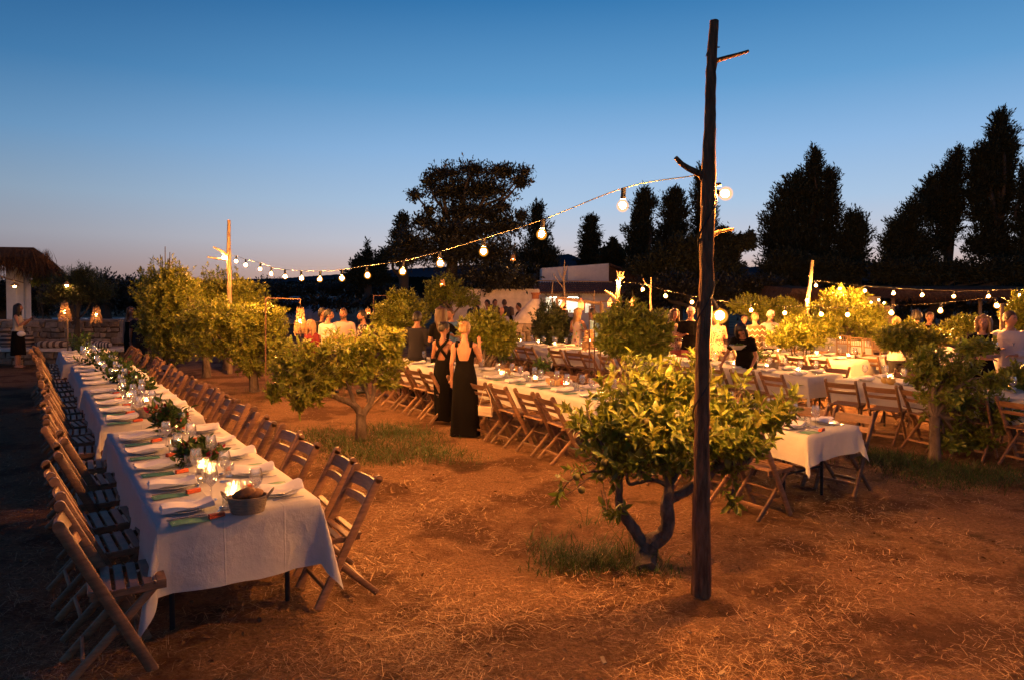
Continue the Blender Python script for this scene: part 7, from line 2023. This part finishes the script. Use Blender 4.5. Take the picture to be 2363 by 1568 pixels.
wt, Xw, *_ = person('man with glasses in white tee with black lettering looking down', p, 200, h, False, ('waist', 'hold'), nod=22, yaw=0, skin='skin', hair=('short', 'hair_grey'), top='white_shirt', bottom='grey_trouser')
# lettering fragment on the tee: a tall bracket stroke and the letters that show
def tee_print():
    mb = MB()
    y = .142
    mb.box(.062, .074, y, y + .004, 1.12, 1.25).box(.03, .062, y, y + .004, 1.238, 1.25)
    link('shirt_print', mb.mesh('shirt_print', M['black_rubber'], False), wt)
    for txt, z, x, sz in (('NEW', 1.222, .03, .03), ('CTARI', 1.095, .085, .05)):
        cu = bpy.data.curves.new('shirt_lettering', 'FONT'); cu.body = txt; cu.size = sz; cu.extrude = .002; cu.align_x = 'LEFT'
        cu.materials.append(M['black_rubber'])
        tmp = bpy.data.objects.new('tmp_text', cu); COL.objects.link(tmp); dg = bpy.context.evaluated_depsgraph_get(); dg.update()
        me = bpy.data.meshes.new_from_object(tmp.evaluated_get(dg), depsgraph=dg); bpy.data.objects.remove(tmp); me.materials.clear(); me.materials.append(M['black_rubber'])
        t = link('shirt_lettering', me, wt); t.rotation_euler = (math.radians(90), 0, math.radians(180)); t.location = (x, y + .003, z)
tee_print()
gl = MB()
for s in (-1, 1): gl.tube([Vector((s * .031, 0, 0)) + Vector((.021 * math.cos(a), 0, .017 * math.sin(a))) for a in np.linspace(0, 6.283, 11)], .0025, 5)
gl.tube([(-.01, 0, 0), (.01, 0, 0)], .0025, 5)
g_o = link('glasses', gl.mesh('glasses', M['black_rubber']), wt, (0, .135, 1.60)); g_o.rotation_euler = (math.radians(-22), 0, 0)
p = Vector((at(1722, 760, 12.1).x, 12.1, 0))
wb_, Xb, AJb, _ = person('dark haired woman in black tee bending over the table with a bowl', p, 150, 1.66, True, ('reach', 'out'), bend=34, nod=20, yaw=12, skin='skin_tan', hair=('long', 'hair_black'), top='dress_black', bottom='dress_black')
q_ = at(1702, 806, 11.75)
bw = thing('salad_bowl', 'white bowl of food held by the bending woman in black tee', 'bowl', q_)
link('bowl', MB().lathe([(0, 0), (.06, 0), (.14, .07), (.145, .075), (.13, .07), (.05, .012), (0, .012)], 22).mesh('bowl', M['ceramic'], True, 60), bw)
P0 = RNG.normal(0, .05, (60, 3)) * [1, 1, .3] + [0, 0, .06]
link('salad', leaf_mesh('salad', P0, RNG.normal(0, 1, (60, 3)), RNG.normal(0, 1, (60, 3)), np.full(60, .05), np.full(60, .03), M['leaf_herb'], 8), bw)

# --- right side
p, h = stand(2070, 731, 13.2)
person('person in pale shirt seen from behind, head behind a string bulb', p, 10, h, False, ('hold', 'hold'), skin='skin', hair=('short', 'hair_blonde'), top='pale_shirt', sleeve='long', bottom='grey_trouser')
p, h = stand(2117, 717, 13.6)
person('woman with dark curly hair from behind in black top', p, 20, h, True, ('hold', 'hold'), yaw=-15, skin='skin_tan', hair=('curly', 'hair_black'), top='dress_black', bottom='grey_trouser')
p, h = stand(2145, 720.5, 14.8)
person('short haired man in black tee facing us beside the dark curly haired woman', p, 175, h, False, ('hold', 'hold'), skin='skin_tan', hair=('short', 'hair_brown'), top='dress_black', bottom='grey_trouser')
p, h = stand(2168, 752, 12.8)
person('white haired man in white shirt seated with chin resting on his hand', (p.x, p.y, 0), 160, 1.84, False, ('hold', 'raise'), yaw=10, nod=8, sit=True, skin='skin_tan', hair=('short', 'hair_grey'), top='pale_shirt', sleeve='long', bottom='grey_trouser')
p, h = stand(2268, 726.5, 10.6)
wn_, Xn, AJn, _ = person('blonde woman in black tee with crossed arms holding a glass of wine', p, 178, h, True, ('cross', 'waist'), yaw=-38, nod=-2, skin='skin', hair=('bob', 'hair_blonde'), top='dress_black', sleeve='short', bottom='dress_black', vox=.010)
q_ = world_of(wn_, (-.02, .27, 1.14))
o_ = P_['wine_glass'].place(q_, 0, 'wine glass held by the blonde woman in black tee', 'wine glass', None)
p, h = stand(2331, 719, 10.9)
ps_, Xp, AJp, _ = person('man in untucked pale shirt turned toward the blonde woman with wine', p, 150, h, False, ('waist', 'hold'), yaw=48, skin='skin', hair=('short', 'hair_brown'), top='pale_shirt', sleeve='long', bottom='grey_trouser', shirt_fit=.03, top_z=.80, vox=.010)
mbp = MB(); mbp.tube([(-.055, .150, 1.285), (-.04, .152, 1.26), (-.04, .153, 1.235)], .004, 5).tube([(-.025, .152, 1.285), (-.04, .152, 1.262)], .004, 5)
link('chest_emblem', mbp.mesh('chest_emblem', M['blue_shirt']), ps_)
link('collar', MB().tube([(-.075, -.03, 1.465), (-.06, .06, 1.43), (-.02, .10, 1.38)], [(.03, .008)] * 3, 8, (0, 0, 1)).tube([(.075, -.03, 1.465), (.06, .06, 1.43), (.02, .10, 1.38)], [(.03, .008)] * 3, 8, (0, 0, 1)).mesh('collar', M['pale_shirt']), ps_)
flush_fused()
